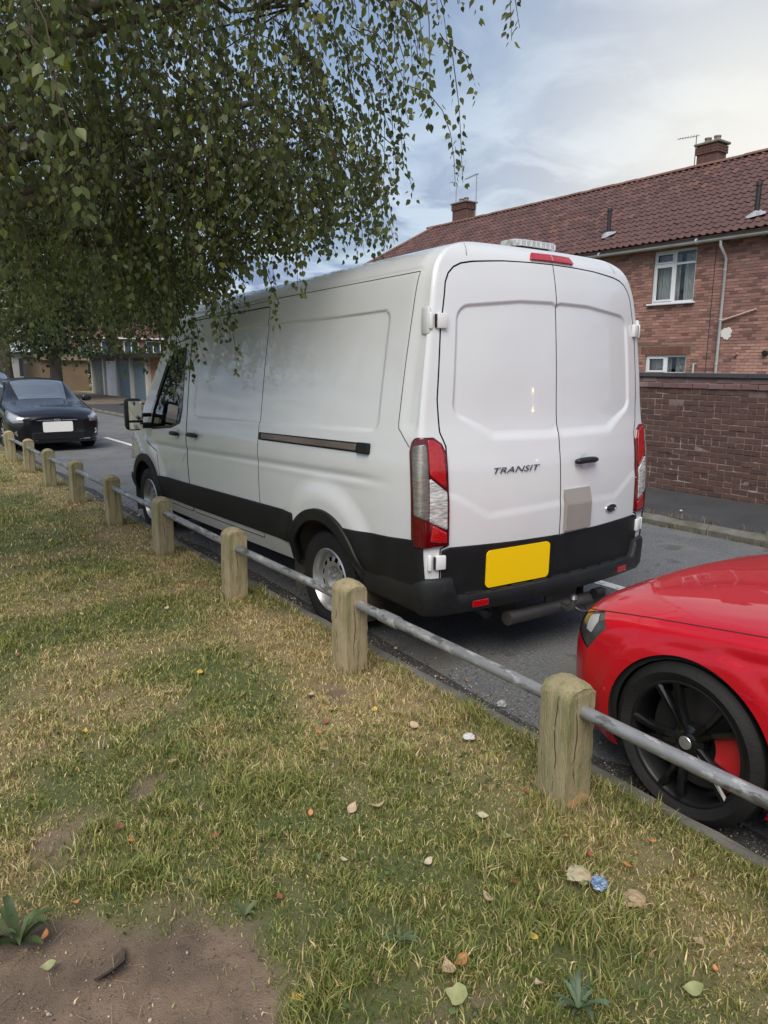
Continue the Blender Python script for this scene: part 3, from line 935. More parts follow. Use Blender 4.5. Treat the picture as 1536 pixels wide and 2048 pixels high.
aerial(10.98, 7.75, 8.72, (-0.35, 0.42, -0.06), 'television aerial on a short mast beside the nearer chimney of the brick house')
aerial(20.75, 7.75, 9.50, (-0.2, 0.5, -0.14), 'television aerial on the tallest mast by the far chimney')
aerial(22.0, 8.0, 9.40, (-0.15, 0.25, 0.05), 'thin television aerial on the mast standing at the hip side of the far chimney', 4)
# ================================================================== garages, distant houses
M_gdoor = {'white': mat('door_white', (0.72, 0.72, 0.74), 0.5), 'blue': mat('door_blue', (0.12, 0.18, 0.23), 0.5, vary=(0.14, 0.20, 0.25), scale=2), 'dark': mat('door_dark', (0.10, 0.115, 0.11), 0.6, vary=(0.16, 0.17, 0.16), scale=2)}
M_gbrick = mat('garage_brick', (0.28, 0.15, 0.09), 0.9, vary=(0.34, 0.20, 0.12), scale=7, bump=0.4, bscale=30)
M_gwall = mat('garage_panel', (0.17, 0.125, 0.075), 0.9, vary=(0.21, 0.155, 0.095), scale=1.5)
M_fasc = mat('garage_fascia', (0.025, 0.027, 0.025), 0.7)
M_groof = mat('garage_felt', (0.22, 0.20, 0.13), 0.95, vary=(0.15, 0.14, 0.10), scale=1.2)
M_conc = mat('pier_white', (0.52, 0.51, 0.48), 0.8)
gx = 8.3
def garage_row(name, x, y_far, cols, w, label, height=2.15):
    """a row of lock-ups facing the road (-x), built from the far end towards the camera"""
    n = len(cols); ln = n * w
    g = empty(name, (x, y_far - ln / 2, 0.02), label=label, cat='garages')
    mb = MB(); mb.box((2.6, 0, height / 2), (5.0, ln, height)); mb.build('wall', M_gbrick, g)
    mb = MB(); mb.box((2.35, 0, height + 0.06), (5.7, ln + 0.3, 0.10)); mb.build('flat_roof', M_groof, g)
    mb = MB(); mb.box((-0.53, 0, height + 0.03), (0.06, ln + 0.34, 0.20)); mb.build('fascia', M_fasc, g)
    for i, c in enumerate(cols):
        yc = ln / 2 - (i + .5) * w
        if c == 'brick': continue
        mb = MB(); mb.box((0.06, yc, 0.98), (0.05, w - 0.34, 1.92))
        d = mb.build('garage_door', M_gdoor[c], g)
        for k in range(7):
            m2 = MB(); m2.box((0.028, yc - (w - .34) / 2 + (k + .5) * (w - .34) / 7, 0.98), (0.02, (w - .34) / 7 - 0.05, 1.84)); m2.build('rib', M_gdoor[c], d)
        m2 = MB(); m2.box((0.0, yc, 0.95), (0.05, 0.10, 0.04)); m2.build('handle', M_chrome_g, d)
    for i in range(n + 1):
        mb = MB(); mb.box((0.0, ln / 2 - i * w, 1.05), (0.22, 0.24, 2.1)); mb.build('pier', M_conc, g)
    return g
M_chrome_g = mat('dull_steel', (0.4, 0.4, 0.42), 0.4, metal=0.8)
garage_row('garage_row', gx, 43.2, ['dark', 'white', 'blue', 'blue', 'brick', 'white', 'blue'], 2.5, 'row of lock-up garages with white and blue doors beyond the black car')
g2 = empty('garage_block', (8.0, 52, 0.02), label='low brown-walled garage block with a flat roof next to the lock-up row', cat='garages')
mb = MB(); mb.box((0, 0, 1.1), (2.9, 6, 2.2)); mb.build('wall', M_gwall, g2)
mb = MB(); mb.box((0, 0, 2.28), (3.2, 6.4, 0.14)); mb.build('flat_roof', M_groof, g2)
mb = MB(); mb.box((0, -3.22, 2.1), (3.2, 0.05, 0.2)); mb.build('fascia', mat('fascia_wood', (0.28, 0.23, 0.15), 0.8), g2)
g3 = empty('outbuilding', (8.3, 64, 0.02), label='white-fronted outbuilding with a strip of dark windows beside the tree trunk', cat='building')
mb = MB(); mb.box((0, 0, 1.25), (3.0, 5, 2.5)); mb.build('wall', mat('outb_wall', (0.5, 0.5, 0.48), 0.8), g3)
mb = MB(); mb.box((0, -0.1, 2.58), (3.4, 5.4, 0.16)); mb.build('flat_roof', M_fasc, g3)
for i in range(3):
    mb = MB(); mb.box((-0.6 + 0.75 * i, -2.52, 1.45), (0.62, 0.04, 1.4)); w_ = mb.build('window', mat('far_pane', (0.05, 0.07, 0.09), 0.08), g3)
    mb = MB(); mb.box((-0.6 + 0.75 * i, -2.53, 0.72), (0.68, 0.06, 0.06)); mb.build('sill', M_conc, w_)

def far_house(name, x, y, ln, label, n, roofc, wallc, rz=0.0, door=True):
    h = empty(name, (x, y, 0.0), rz, label, 'house', 'distant terraced houses')
    mw = mat(name + '_wall' + str(len(MATS)), wallc, 0.9, vary=tuple(c * 0.8 for c in wallc), scale=3)
    mr = mat(name + '_roof' + str(len(MATS)), roofc, 0.85, vary=tuple(c * 0.75 for c in roofc), scale=2)
    mb = MB(); mb.box((0, 3.5, 2.25), (ln, 7, 4.5)); mb.build('wall', mw, h)
    mb = MB(); mb.add([(-ln / 2 - .3, -0.4, 4.45), (ln / 2 + .3, -0.4, 4.45), (ln / 2 + .3, 3.5, 7.4), (-ln / 2 - .3, 3.5, 7.4), (-ln / 2 - .3, 7.4, 4.45), (ln / 2 + .3, 7.4, 4.45)], [(0, 1, 2, 3), (3, 2, 5, 4), (0, 3, 4), (1, 5, 2)])
    rf = mb.build('roof', mr, h)
    for k in range(2):
        mb = MB(); mb.box((-ln / 4 + k * ln / 2, 3.5, 7.7), (0.9, 0.7, 1.3)); mb.build('chimney', mw, rf)
    mb = MB(); mb.box((0, -0.45, 4.42), (ln + .6, 0.12, 0.14)); mb.build('gutter', M_white, h)
    for i in range(n):
        xc = -ln / 2 + (i + .5) * ln / n
        for z in (1.3, 3.55):
            if z < 2 and i % 3 == 2 and door:
                mb = MB(); mb.box((xc, -0.02, 1.05), (0.9, 0.06, 2.1)); mb.build('door', mat('far_door', (0.5, 0.42, 0.22), 0.6), h); continue
            mb = MB(); mb.box((xc, -0.02, z), (1.5, 0.06, 1.25)); f = mb.build('window', M_white, h)
            for q in (-1, 1):
                mb = MB(); mb.box((xc + q * 0.36, -0.052, z), (0.60, 0.02, 1.08)); mb.build('pane', MATS['far_pane'], f)
    return h
far_house('terraced_house', 23.0, 76.0, 20.0, 'distant pink-brick terrace with pale windows seen above the garage roofs', 9, (0.10, 0.045, 0.040), (0.30, 0.17, 0.14), R(-12))
far_house('terraced_house', 7.0, 118.0, 16.0, 'distant house with a brown roof half hidden behind the hedge', 6, (0.22, 0.13, 0.09), (0.30, 0.18, 0.13), R(-4))

# ================================================================== trees
def leaf_cards(C, size, seed, shape='diamond', hang=0.5):
    """C (n,3) centres; returns V,F with ovate leaves (6 verts, 4 tris)"""
    r = np.random.default_rng(seed)
    n = len(C)
    # long axis: mostly hanging
    ax = r.normal(0, 1, (n, 3)); ax[:, 2] = -np.abs(ax[:, 2]) - hang * 3 * r.random(n)
    ax /= np.linalg.norm(ax, axis=1, keepdims=True)
    s = np.cross(ax, r.normal(0, 1, (n, 3))); s /= np.maximum(np.linalg.norm(s, axis=1, keepdims=True), 1e-6)
    nn = np.cross(ax, s)
    L = size[:, None] if np.ndim(size) else size
    W = L * 0.36
    b = C
    pts = [b, b + ax * L * 0.30 + s * W + nn * L * 0.05, b + ax * L * 0.30 - s * W + nn * L * 0.05,
           b + ax * L * 0.66 + s * W * 0.72 + nn * L * 0.04, b + ax * L * 0.66 - s * W * 0.72 + nn * L * 0.04, b + ax * L * 1.0 - nn * L * 0.04, b + ax * L * 0.5 - nn * L * 0.03]
    V = np.stack(pts, 1).reshape(-1, 3)
    i = np.arange(n) * 7
    F = np.concatenate([np.stack([i + a, i + b_, i + c], 1) for a, b_, c in ((0, 6, 1), (0, 2, 6), (1, 6, 3), (2, 4, 6), (3, 6, 5), (6, 4, 5))])
    return V, F
M_bark = mat('bark', (0.085, 0.072, 0.055), 0.95, vary=(0.14, 0.12, 0.095), scale=6, bump=1.0, bscale=25, stretch=(1, 1, 0.3))
M_birch = mat('birch_bark', (0.30, 0.28, 0.25), 0.9, vary=(0.07, 0.06, 0.05), scale=7, bump=0.7, bscale=30, stretch=(1, 1, 2.5))
M_twig = mat('twig', (0.055, 0.035, 0.025), 0.85)
M_leaf = leaf_mat('birch_leaf', 0.58, 0.34)
M_farleaf = leaf_mat('far_leaf', 0.25, 0.6)

def bg_tree(name, x, y, h, r_tr, crown, label, seed, n=9000, size=0.16, col=(0.075, 0.095, 0.035), lean=0.0, group='trees along the far side of the street'):
    rr = np.random.default_rng(seed); rd = random.Random(seed)
    t = empty(name, (x, y, 0), label=label, cat='tree', group=group)
    mb = MB()
    fork = h * 0.33
    tip = Vector((lean, 0, fork))
    mb.tube([(0, 0, -0.1), (0, 0, 0.15), (lean * .4, 0, fork * .5), tip], [r_tr * 1.5, r_tr * 1.1, r_tr * .92, r_tr * .85], 12)
    limbs = []
    for k in range(7):
        a_ = 2 * math.pi * k / 7 + rd.random(); e = rd.uniform(0.35, 1.0)
        d = Vector((math.cos(a_) * e, math.sin(a_) * e, 1.0)); l = h * rd.uniform(0.3, 0.55)
        p1 = tip + d * l * .45 + Vector((0, 0, .1)); p2 = tip + d * l + Vector((rd.gauss(0, .3), rd.gauss(0, .3), rd.gauss(0, .3)))
        mb.tube([tip - Vector((0, 0, .15)), p1, p2], [r_tr * .55, r_tr * .34, r_tr * .1], 8); limbs.append((p1, p2))
    mb.build('trunk', M_bark, t, smooth=True)
    # crown: clumps of leaves round the limb ends and through an uneven ellipsoid
    cx, cy, cz, rx, ry, rz = crown
    nc = 60
    cl = []
    while len(cl) < nc:
        q = rr.uniform(-1, 1, 3)
        d = np.linalg.norm(q)
        if 0.35 < d < 1: cl.append((cx + q[0] * rx, cy + q[1] * ry, cz + q[2] * rz))
    cl = np.array(cl); k = rr.integers(0, nc, n)
    C = cl[k] + rr.normal(0, 1, (n, 3)) * np.array([rx, ry, rz]) * 0.16
    V, F = leaf_cards(C, rr.uniform(.7, 1.3, n) * size, seed + 1, hang=.4)
    br = np.clip(rr.normal(1, .25, (n, 1)), .4, 1.8) * rr.uniform(.7, 1.25, nc)[k][:, None]
    c = np.repeat(np.array([col]) * br, 7, 0)
    tag(mesh_np('crown', V, F, M_farleaf, t, colors=c), kind='stuff')
    return t
bg_tree('street_tree', 4.7, 36.0, 9.0, 0.30, (0, 0, 6.3, 4.0, 4.0, 3.7), 'broad leafy tree with a forked grey trunk behind the black car', 101, 11000, 0.20)
bg_tree('street_tree', 4.9, 52.0, 10.0, 0.5, (-0.5, 0, 7.0, 5.2, 5.2, 4.6), 'dark leafy tree with a thick trunk standing at the verge beyond the dark parked car', 102, 11000, 0.22)
bg_tree('street_tree', 12.3, 53.0, 13.0, 0.42, (0, 0, 8.6, 4.6, 4.6, 4.6), 'tall leafy tree rising behind the lock-up garages', 103, 11000, 0.26)
bg_tree('street_tree', 19.0, 60.0, 12.0, 0.35, (0, 0, 8.4, 4.4, 4.0, 3.2), 'leafy tree hanging over the roofs of the pink-brick terrace', 104, 8000, 0.26)
bg_tree('street_tree', -6.5, 30.0, 11.0, 0.4, (0, 0, 6.4, 5, 5, 4.2), 'wide leafy tree on the lawn side of the street beyond the fence', 105, 10000, 0.24, group='trees on the lawn')
# hedges
def hedge(x0, x1, y, h, d, label, seed, n=6000):
    rr = np.random.default_rng(seed)
    C = np.stack([rr.uniform(x0, x1, n), y + rr.uniform(0, d, n), np.zeros(n)], 1)
    top = h * (0.75 + 0.45 * vnoise(C[:, 0], C[:, 1], seed, 0.8))
    C[:, 2] = top * rr.random(n) ** 0.6
    V, F = leaf_cards(C, rr.uniform(.7, 1.3, n) * 0.24, seed, hang=.2)
    c = np.repeat(np.array([[0.040, 0.075, 0.028]]) * np.clip(rr.normal(1, .3, (n, 1)), .3, 2), 7, 0)
    o = mesh_np('hedge', V, F, M_farleaf, None, colors=c)
    return tag(o, label, 'hedge')
hedge(1.5, 8.5, 72, 3.2, 3.0, 'dark green hedge across the end of the street behind the outbuilding', 7, 7000)
hedge(9.5, 30, 66, 3.2, 2.5, 'overgrown hedge between the lock-up garages and the pink-brick terrace', 8, 9000)

# ------------------------------------------------------------------ the birch over the lawn
TX, TY = -3.9, 3.4
birch = empty('birch_tree', (TX, TY, 0.07), label='weeping birch whose leafy twigs hang over the white van', cat='tree')
br_ = np.random.default_rng(2024)
# lobes of the crown: centre, radii, weight
LOBES = [((-2.9, 3.6, 4.7), (2.0, 3.2, 2.3), 1.0), ((-1.7, 1.7, 4.25), (1.3, 1.8, 1.3), 1.3), ((-1.4, 3.6, 3.6), (1.1, 2.0, 1.2), 1.0),
         ((-3.3, 1.4, 4.1), (1.3, 1.9, 1.5), 0.8), ((-2.6, 6.0, 4.2), (2.0, 2.2, 2.0), 0.8), ((-1.5, 6.0, 3.5), (1.2, 2.2, 1.2), 0.6),
         ((-1.50, 2.5, 3.05), (0.45, 1.6, 0.75), 3.0), ((-0.85, 2.3, 3.5), (0.75, 1.3, 0.75), 2.2), ((-2.2, 2.6, 3.3), (0.9, 2.0, 0.9), 1.4), ((-0.85, 1.15, 4.0), (0.6, 0.8, 0.7), 1.2),
         ((-1.45, 3.5, 2.75), (0.38, 1.5, 0.65), 4.0), ((-1.0, 2.0, 3.05), (0.5, 0.95, 0.5), 6.0), ((-0.55, 0.75, 4.15), (0.5, 0.6, 0.5), 1.0)]
strands = []
wts = np.array([l[2] * l[1][0] * l[1][1] * l[1][2] for l in LOBES]); wts /= wts.sum()
NSTR = 3500
while len(strands) < NSTR:
    c, r_, _ = LOBES[br_.choice(len(LOBES), p=wts)]
    q = br_.uniform(-1, 1, 3)
    if np.linalg.norm(q) > 1: continue
    p = np.array(c) + q * np.array(r_)
    strands.append(p)
strands = np.array(strands)
extra = [(-3.05, -0.35, 2.95), (-2.95, -0.1, 2.9), (-3.2, -0.2, 3.0), (-2.85, 0.05, 3.05), (-3.3, 0.2, 2.9), (-3.35, 0.5, 2.7), (-3.25, 0.4, 2.75)]
strands = np.concatenate([strands, np.array(extra)])
# leave head room: the van roof and the camera corridor
leafC, leafA, leafS, twv, twf = [], [], [], [], []
twm = MB()
for si, p in enumerate(strands):
    low = p[2] < 3.4
    ln = br_.uniform(0.35, 0.95) * (1.0 if p[2] > 3.0 else 0.8)
    n = int(ln / 0.05)
    out = np.array([p[0] - TX, p[1] - TY, 0.0]); out /= max(np.linalg.norm(out), .2)
    d = out * 0.5 + br_.normal(0, .35, 3) * [1, 1, .2]; d[2] = -0.1
    pts = [p.copy()]
    for k in range(n):
        d[2] -= 0.16; d[:2] *= 0.90; d[:2] += br_.normal(0, .06, 2)
        dd = d / np.linalg.norm(d)
        pts.append(pts[-1] + dd * 0.05)
    pts = np.array(pts)
    # keep clear of the van body
    inside = (np.abs(pts[:, 0]) < 1.06) & (pts[:, 1] > 0.1) & (pts[:, 1] < 5.6) & (pts[:, 2] < 2.62)
    if inside.any():
        pts = pts[:max(2, int(np.argmax(inside)))]
    if pts[-1][2] < 1.5: pts = pts[pts[:, 2] > 1.5]
    if len(pts) < 4: continue
    near_cam = np.linalg.norm(pts[0] - np.array(CAM)) < 6.5
    if near_cam and (si % 1 == 0):
        twm.tube([Vector(q) for q in pts[::3]], [0.0035 - 0.002 * k / max(1, len(pts[::3]) - 1) for k in range(len(pts[::3]))], 4, caps=False)
    for k in range(1, len(pts)):
        for rep in range(2):
            side = br_.normal(0, 1, 3); side[2] = -abs(side[2]) * .3; side /= np.linalg.norm(side)
            leafC.append(pts[k] + side * 0.022 + br_.normal(0, .006, 3)); leafS.append(br_.uniform(0.027, 0.058))
            a = side * 0.65 + np.array([0, 0, -0.95]) + br_.normal(0, .28, 3); leafA.append(a / np.linalg.norm(a))
twm.build('twigs', M_twig, birch).matrix_parent_inverse = Matrix.Translation((-TX, -TY, -0.07))
leafC, leafA, leafS = np.array(leafC), np.array(leafA), np.array(leafS)
print('BIRCH leaves', len(leafC))
def birch_leaf_mesh(C, A, S, rs):
    n = len(C)
    s = np.cross(A, rs.normal(0, 1, (n, 3))); s /= np.maximum(np.linalg.norm(s, axis=1, keepdims=True), 1e-6)
    nn = np.cross(A, s); L = S[:, None]; W = L * 0.36
    cup = rs.uniform(-.10, .14, (n, 1))
    pts = [C - A * L * 0.18, C, C + A * L * .22 + s * W * .86 + nn * L * cup, C + A * L * .22 - s * W * .86 + nn * L * cup, C + A * L * .45 + s * W * .94 + nn * L * cup, C + A * L * .45 - s * W * .94 + nn * L * cup,
           C + A * L * .72 + s * W * .46 + nn * L * cup * .6, C + A * L * .72 - s * W * .46 + nn * L * cup * .6, C + A * L - nn * L * .05, C + A * L * .45]
    V = np.stack(pts, 1).reshape(-1, 3); i = np.arange(n) * 10
    T = ((1, 9, 2), (1, 3, 9), (2, 9, 4), (3, 5, 9), (4, 9, 6), (5, 7, 9), (6, 9, 8), (9, 7, 8))
    F = np.concatenate([np.stack([i + a, i + b, i + c], 1) for a, b, c in T])
    st = np.stack([i, i + 1, i + 1 + 0, i + 1], 1)[:0]
    return V, F
def leaf_tint(C, rs):
    n = len(C)
    g = np.array([[0.125, 0.156, 0.056]]) * np.clip(rs.normal(1, .30, (n, 1)), .4, 1.9)
    lt = rs.random(n) < .22; g[lt] = np.array([0.20, 0.23, 0.065]) * rs.uniform(.7, 1.15, (lt.sum(), 1))
    y = rs.random(n) < 0.05; g[y] = np.array([0.20, 0.22, 0.03]) * rs.uniform(.7, 1.2, (y.sum(), 1))
    o = rs.random(n) < 0.05; g[o] = np.array([0.10, 0.13, 0.035])
    red = np.linalg.norm(C - np.array([-1.5, 1.0, 2.9]), axis=1) < 0.09
    g[red] = np.array([0.24, 0.06, 0.04])
    return g
tint = leaf_tint(leafC, br_)
dcam = np.linalg.norm(leafC - np.array(CAM), axis=1)
fwv = np.array(_fw); rel = leafC - np.array(CAM); zf = rel @ fwv
u_ = (rel @ np.array(_r2)) / np.maximum(zf, .1); v_ = (rel @ np.array(_u2)) / np.maximum(zf, .1)
seen = (zf > 0.5) & (np.abs(u_) < 0.54) & (np.abs(v_) < 0.71)
order = np.argsort(np.where(seen, dcam, 1e6))
big = order[:300]; rest = np.ones(len(leafC), bool); rest[big] = False
V, F = birch_leaf_mesh(leafC[rest], leafA[rest], leafS[rest], br_)
o = mesh_np('foliage', V - np.array([TX, TY, .07]), F, M_leaf, birch, colors=np.repeat(tint[rest], 10, 0)); tag(o, kind='stuff')
V, F = birch_leaf_mesh(leafC[big], leafA[big], leafS[big], br_)
Vr = V.reshape(-1, 10, 3); F1 = F.reshape(8, -1, 3)[:, 0, :] if False else np.array(((1, 9, 2), (1, 3, 9), (2, 9, 4), (3, 5, 9), (4, 9, 6), (5, 7, 9), (6, 9, 8), (9, 7, 8)))
for j in range(len(big)):
    c0 = leafC[big[j]]
    o = mesh_np('leaf', Vr[j] - c0, F1, M_leaf, birch, colors=np.repeat(tint[big[j]][None], 10, 0)); o.location = Vector(c0) - Vector((TX, TY, .07))
# trunk and limbs
mb = MB()
mb.tube([(0, 0, -0.15), (0, 0, 0.25), (0.04, 0.02, 1.6), (-0.02, 0.10, 3.4), (0.05, 0.05, 5.2), (0.0, 0.1, 7.2)], [0.26, 0.19, 0.165, 0.13, 0.085, 0.03], 14)
trk = mb.build('trunk', M_birch, birch, smooth=True)
rdm = random.Random(5)
for c, r_, _ in LOBES + [((-2.2, 2.6, 4.6), 0, 0), ((-2.2, 4.6, 4.4), 0, 0), ((-4.6, 5, 4.6), 0, 0), ((-4.9, 2.6, 4.4), 0, 0)]:
    e = Vector((c[0] - TX, c[1] - TY, c[2] - .07)); s0 = Vector((0, 0.06, max(1.9, e.z - 1.3)))
    m_ = s0.lerp(e, .5) + Vector((0, 0, .35))
    lb = MB(); lb.tube([s0, m_, e + Vector((0, 0, .2)), e + (e - m_) * .25 + Vector((0, 0, -.2))], [0.065, 0.042, 0.022, 0.006], 8)
    for k in range(9):
        t = rdm.uniform(.35, 1.0); q = m_.lerp(e, t) if t > .3 else m_
        lb.tube([q, q + Vector((rdm.gauss(0, .25), rdm.gauss(0, .3), rdm.uniform(.05, .3))), q + Vector((rdm.gauss(0, .45), rdm.gauss(0, .5), rdm.uniform(-.3, .3)))], [0.016, 0.009, 0.003], 5)
    lb.build('limb', M_bark, trk, smooth=True)
# ================================================================== the white van
M_wpaint = mat('van_white_paint', (0.645, 0.663, 0.682), 0.32, coat=1.0, coat_rough=0.04, spec=0.5, vary=(0.62, 0.636, 0.652), scale=1.3,
               grime=((0.42, 0.39, 0.34), 0.35, 1.0, 0.30))
M_blackpl = mat('black_plastic', (0.008, 0.0085, 0.0095), 0.5, spec=0.28, vary=(0.012, 0.0125, 0.0135), scale=6, bump=0.10, bscale=400)
M_blackpl2 = mat('bumper_plastic', (0.010, 0.011, 0.0125), 0.45, spec=0.35, vary=(0.016, 0.017, 0.019), scale=4, bump=0.12, bscale=300,
                 dirt=((0.06, 0.057, 0.05), 40, 0.60, 0.72, 0.35))
M_glass = mat('tinted_glass', (0.42, 0.45, 0.45), 0.01, transmission=1.0, ior=1.45)
M_gap = mat('gap_black', (0.01, 0.01, 0.011), 0.9)
M_tyre = mat('tyre', (0.010, 0.010, 0.0105), 0.7, spec=0.3, vary=(0.015, 0.0145, 0.014), scale=12, bump=0.3, bscale=80)
M_steel = mat('wheel_steel', (0.50, 0.51, 0.53), 0.35, metal=0.75, vary=(0.34, 0.34, 0.35), scale=7)
M_redlens = mat('red_lens', (0.10, 0.002, 0.004), 0.10, coat=1.0, spec=0.3, vary=(0.07, 0.0015, 0.003), scale=30)
M_redbright = mat('red_reflector', (0.50, 0.006, 0.008), 0.18, coat=1.0, vary=(0.26, 0.003, 0.004), scale=40, stretch=(1, 1, 3))
M_clearlens = mat('clear_lens', (0.82, 0.83, 0.83), 0.10, metal=0.25, coat=1.0, vary=(0.30, 0.29, 0.27), scale=22, stretch=(1, 1, 5), bump=0.5, bscale=90)
M_smokelens = mat('smoked_lens', (0.24, 0.23, 0.21), 0.12, metal=0.4, coat=1.0, vary=(0.13, 0.12, 0.11), scale=22, stretch=(1, 1, 5), bump=0.4, bscale=90)
M_wplast = mat('white_plastic', (0.66, 0.67, 0.68), 0.4, spec=0.4)
M_chrome = mat('chrome', (0.75, 0.76, 0.78), 0.12, metal=1.0)
M_badge = mat('badge_dark', (0.02, 0.024, 0.035), 0.25, coat=0.6)
M_letter = mat('badge_letter', (0.09, 0.095, 0.105), 0.3, metal=0.6)
M_amber_clear = mat('beacon_lens', (0.58, 0.60, 0.60), 0.08, coat=1.0, vary=(0.25, 0.26, 0.27), scale=30, stretch=(6, 1, 1))

RAKE = 0.024
# level l : z, half width, rear inset at the centre line, front position
TB = np.array([
 (0.40, 0.40, 0.945, 0.050, 5.80), (0.50, 0.50, 0.985, 0.044, 5.90), (0.58, 0.58, 1.008, 0.041, 5.94), (0.80, 0.80, 1.028, 0.040, 5.94),
 (1.00, 1.00, 1.034, 0.043, 5.88), (1.20, 1.20, 1.030, 0.056, 5.76), (1.34, 1.34, 1.016, 0.075, 5.48), (1.50, 1.50, 0.998, 0.098, 5.28),
 (1.80, 1.80, 0.962, 0.118, 4.98), (2.10, 2.10, 0.918, 0.145, 4.68), (2.25, 2.25, 0.893, 0.165, 4.48), (2.33, 2.33, 0.870, 0.182, 4.34),
 (2.40, 2.40, 0.828, 0.200, 4.16), (2.486, 2.455, 0.755, 0.228, 3.95), (2.61, 2.496, 0.625, 0.278, 3.72), (2.76, 2.518, 0.46, 0.37, 3.4),
 (2.96, 2.534, 0.25, 0.55, 3.1), (3.20, 2.542, 0.004, 0.85, 2.7)])
v_z, v_w, v_r, v_f = [pchip(TB[:, 0], TB[:, i]) for i in (1, 2, 3, 4)]
CR = 0.036
def v_c(l): return np.minimum(CR, 0.45 * v_w(l))
BOW = 0.075 / 0.85 ** 2
def v_ye(l):
    w, c = v_w(l), v_c(l); xf = w - c
    return v_r(l) + BOW * xf ** 2 + 2 * BOW * xf * c + c
def v_cf(l): return np.minimum(0.34 - 0.18 * sstep(1.2, 1.5, l), 0.6 * v_w(l))
def v_yfe(l): return v_f(l) - 0.10 * np.clip(v_w(l), 0, 1) - v_cf(l)
def v_base(k, l):
    """k 0..1 rear flat, 1..2 corner, 2..3 side, 3..4 front corner, 4..5 front; returns the RIGHT half (x>0)"""
    k, l = np.broadcast_arrays(np.asarray(k, float), np.asarray(l, float))
    w, c, r, f = v_w(l), v_c(l), v_r(l), v_f(l)
    xf = w - c; yb = r + BOW * xf ** 2; sl = 2 * BOW * xf
    ye = yb + sl * c + c
    cf = v_cf(l); yfe = v_yfe(l); taper = 0.05 * np.clip(w, 0, 1)
    x = np.zeros_like(k); y = np.zeros_like(k)
    m = k <= 1
    x = np.where(m, k * xf, x); y = np.where(m, r + BOW * (k * xf) ** 2, y)
    t = np.clip(k - 1, 0, 1); m = (k > 1) & (k <= 2)
    bx = (1 - t) ** 2 * xf + 2 * t * (1 - t) * w + t * t * w
    by = (1 - t) ** 2 * yb + 2 * t * (1 - t) * (yb + sl * c) + t * t * ye
    x = np.where(m, bx, x); y = np.where(m, by, y)
    t = np.clip(k - 2, 0, 1); m = (k > 2) & (k <= 3)
    ys = ye + t * (yfe - ye)
    x = np.where(m, w - taper * sstep(3.6, 5.6, ys), x); y = np.where(m, ys, y)
    wf = w - taper * sstep(3.6, 5.6, yfe)
    t = np.clip(k - 3, 0, 1); m = (k > 3) & (k <= 4)
    fx = (1 - t) ** 2 * wf + 2 * t * (1 - t) * (wf * 0.985) + t * t * (wf - cf)
    fy = (1 - t) ** 2 * yfe + 2 * t * (1 - t) * (yfe + cf * 0.9) + t * t * (yfe + cf)
    x = np.where(m, fx, x); y = np.where(m, fy, y)
    t = np.clip(k - 4, 0, 1); m = k > 4
    x = np.where(m, (wf - cf) * (1 - t), x); y = np.where(m, yfe + cf + 0.10 * np.clip(w, 0, 1) * (1 - (1 - t) ** 2), y)
    return np.stack([x, y, v_z(l)], -1)
def v_x(k, l):       # rear chart coordinate
    w, c = v_w(l), v_c(l)
    ye = v_ye(l)
    return np.where(k <= 1, k * (w - c), np.where(k <= 2, (w - c) + (k - 1) * 1.2 * c, (w - c) + 1.2 * c + (k - 2) * (v_yfe(l) - ye)))
def v_y(k, l):       # side chart coordinate
    ye = v_ye(l); c = v_c(l)
    return np.where(k <= 2, ye - (2 - k) * 1.2 * c, np.where(k <= 3, ye + (k - 2) * (v_yfe(l) - ye), v_yfe(l) + (k - 3) * 0.4))
def v_kx(x, l):
    w, c = v_w(l), v_c(l)
    return np.where(x <= w - c, x / (w - c), 1 + (x - w + c) / (1.2 * c))
def v_ky(y, l):
    ye = v_ye(l); c = v_c(l)
    return np.where(y >= ye, 2 + (y - ye) / (v_yfe(l) - ye), 2 - (ye - y) / (1.2 * c))

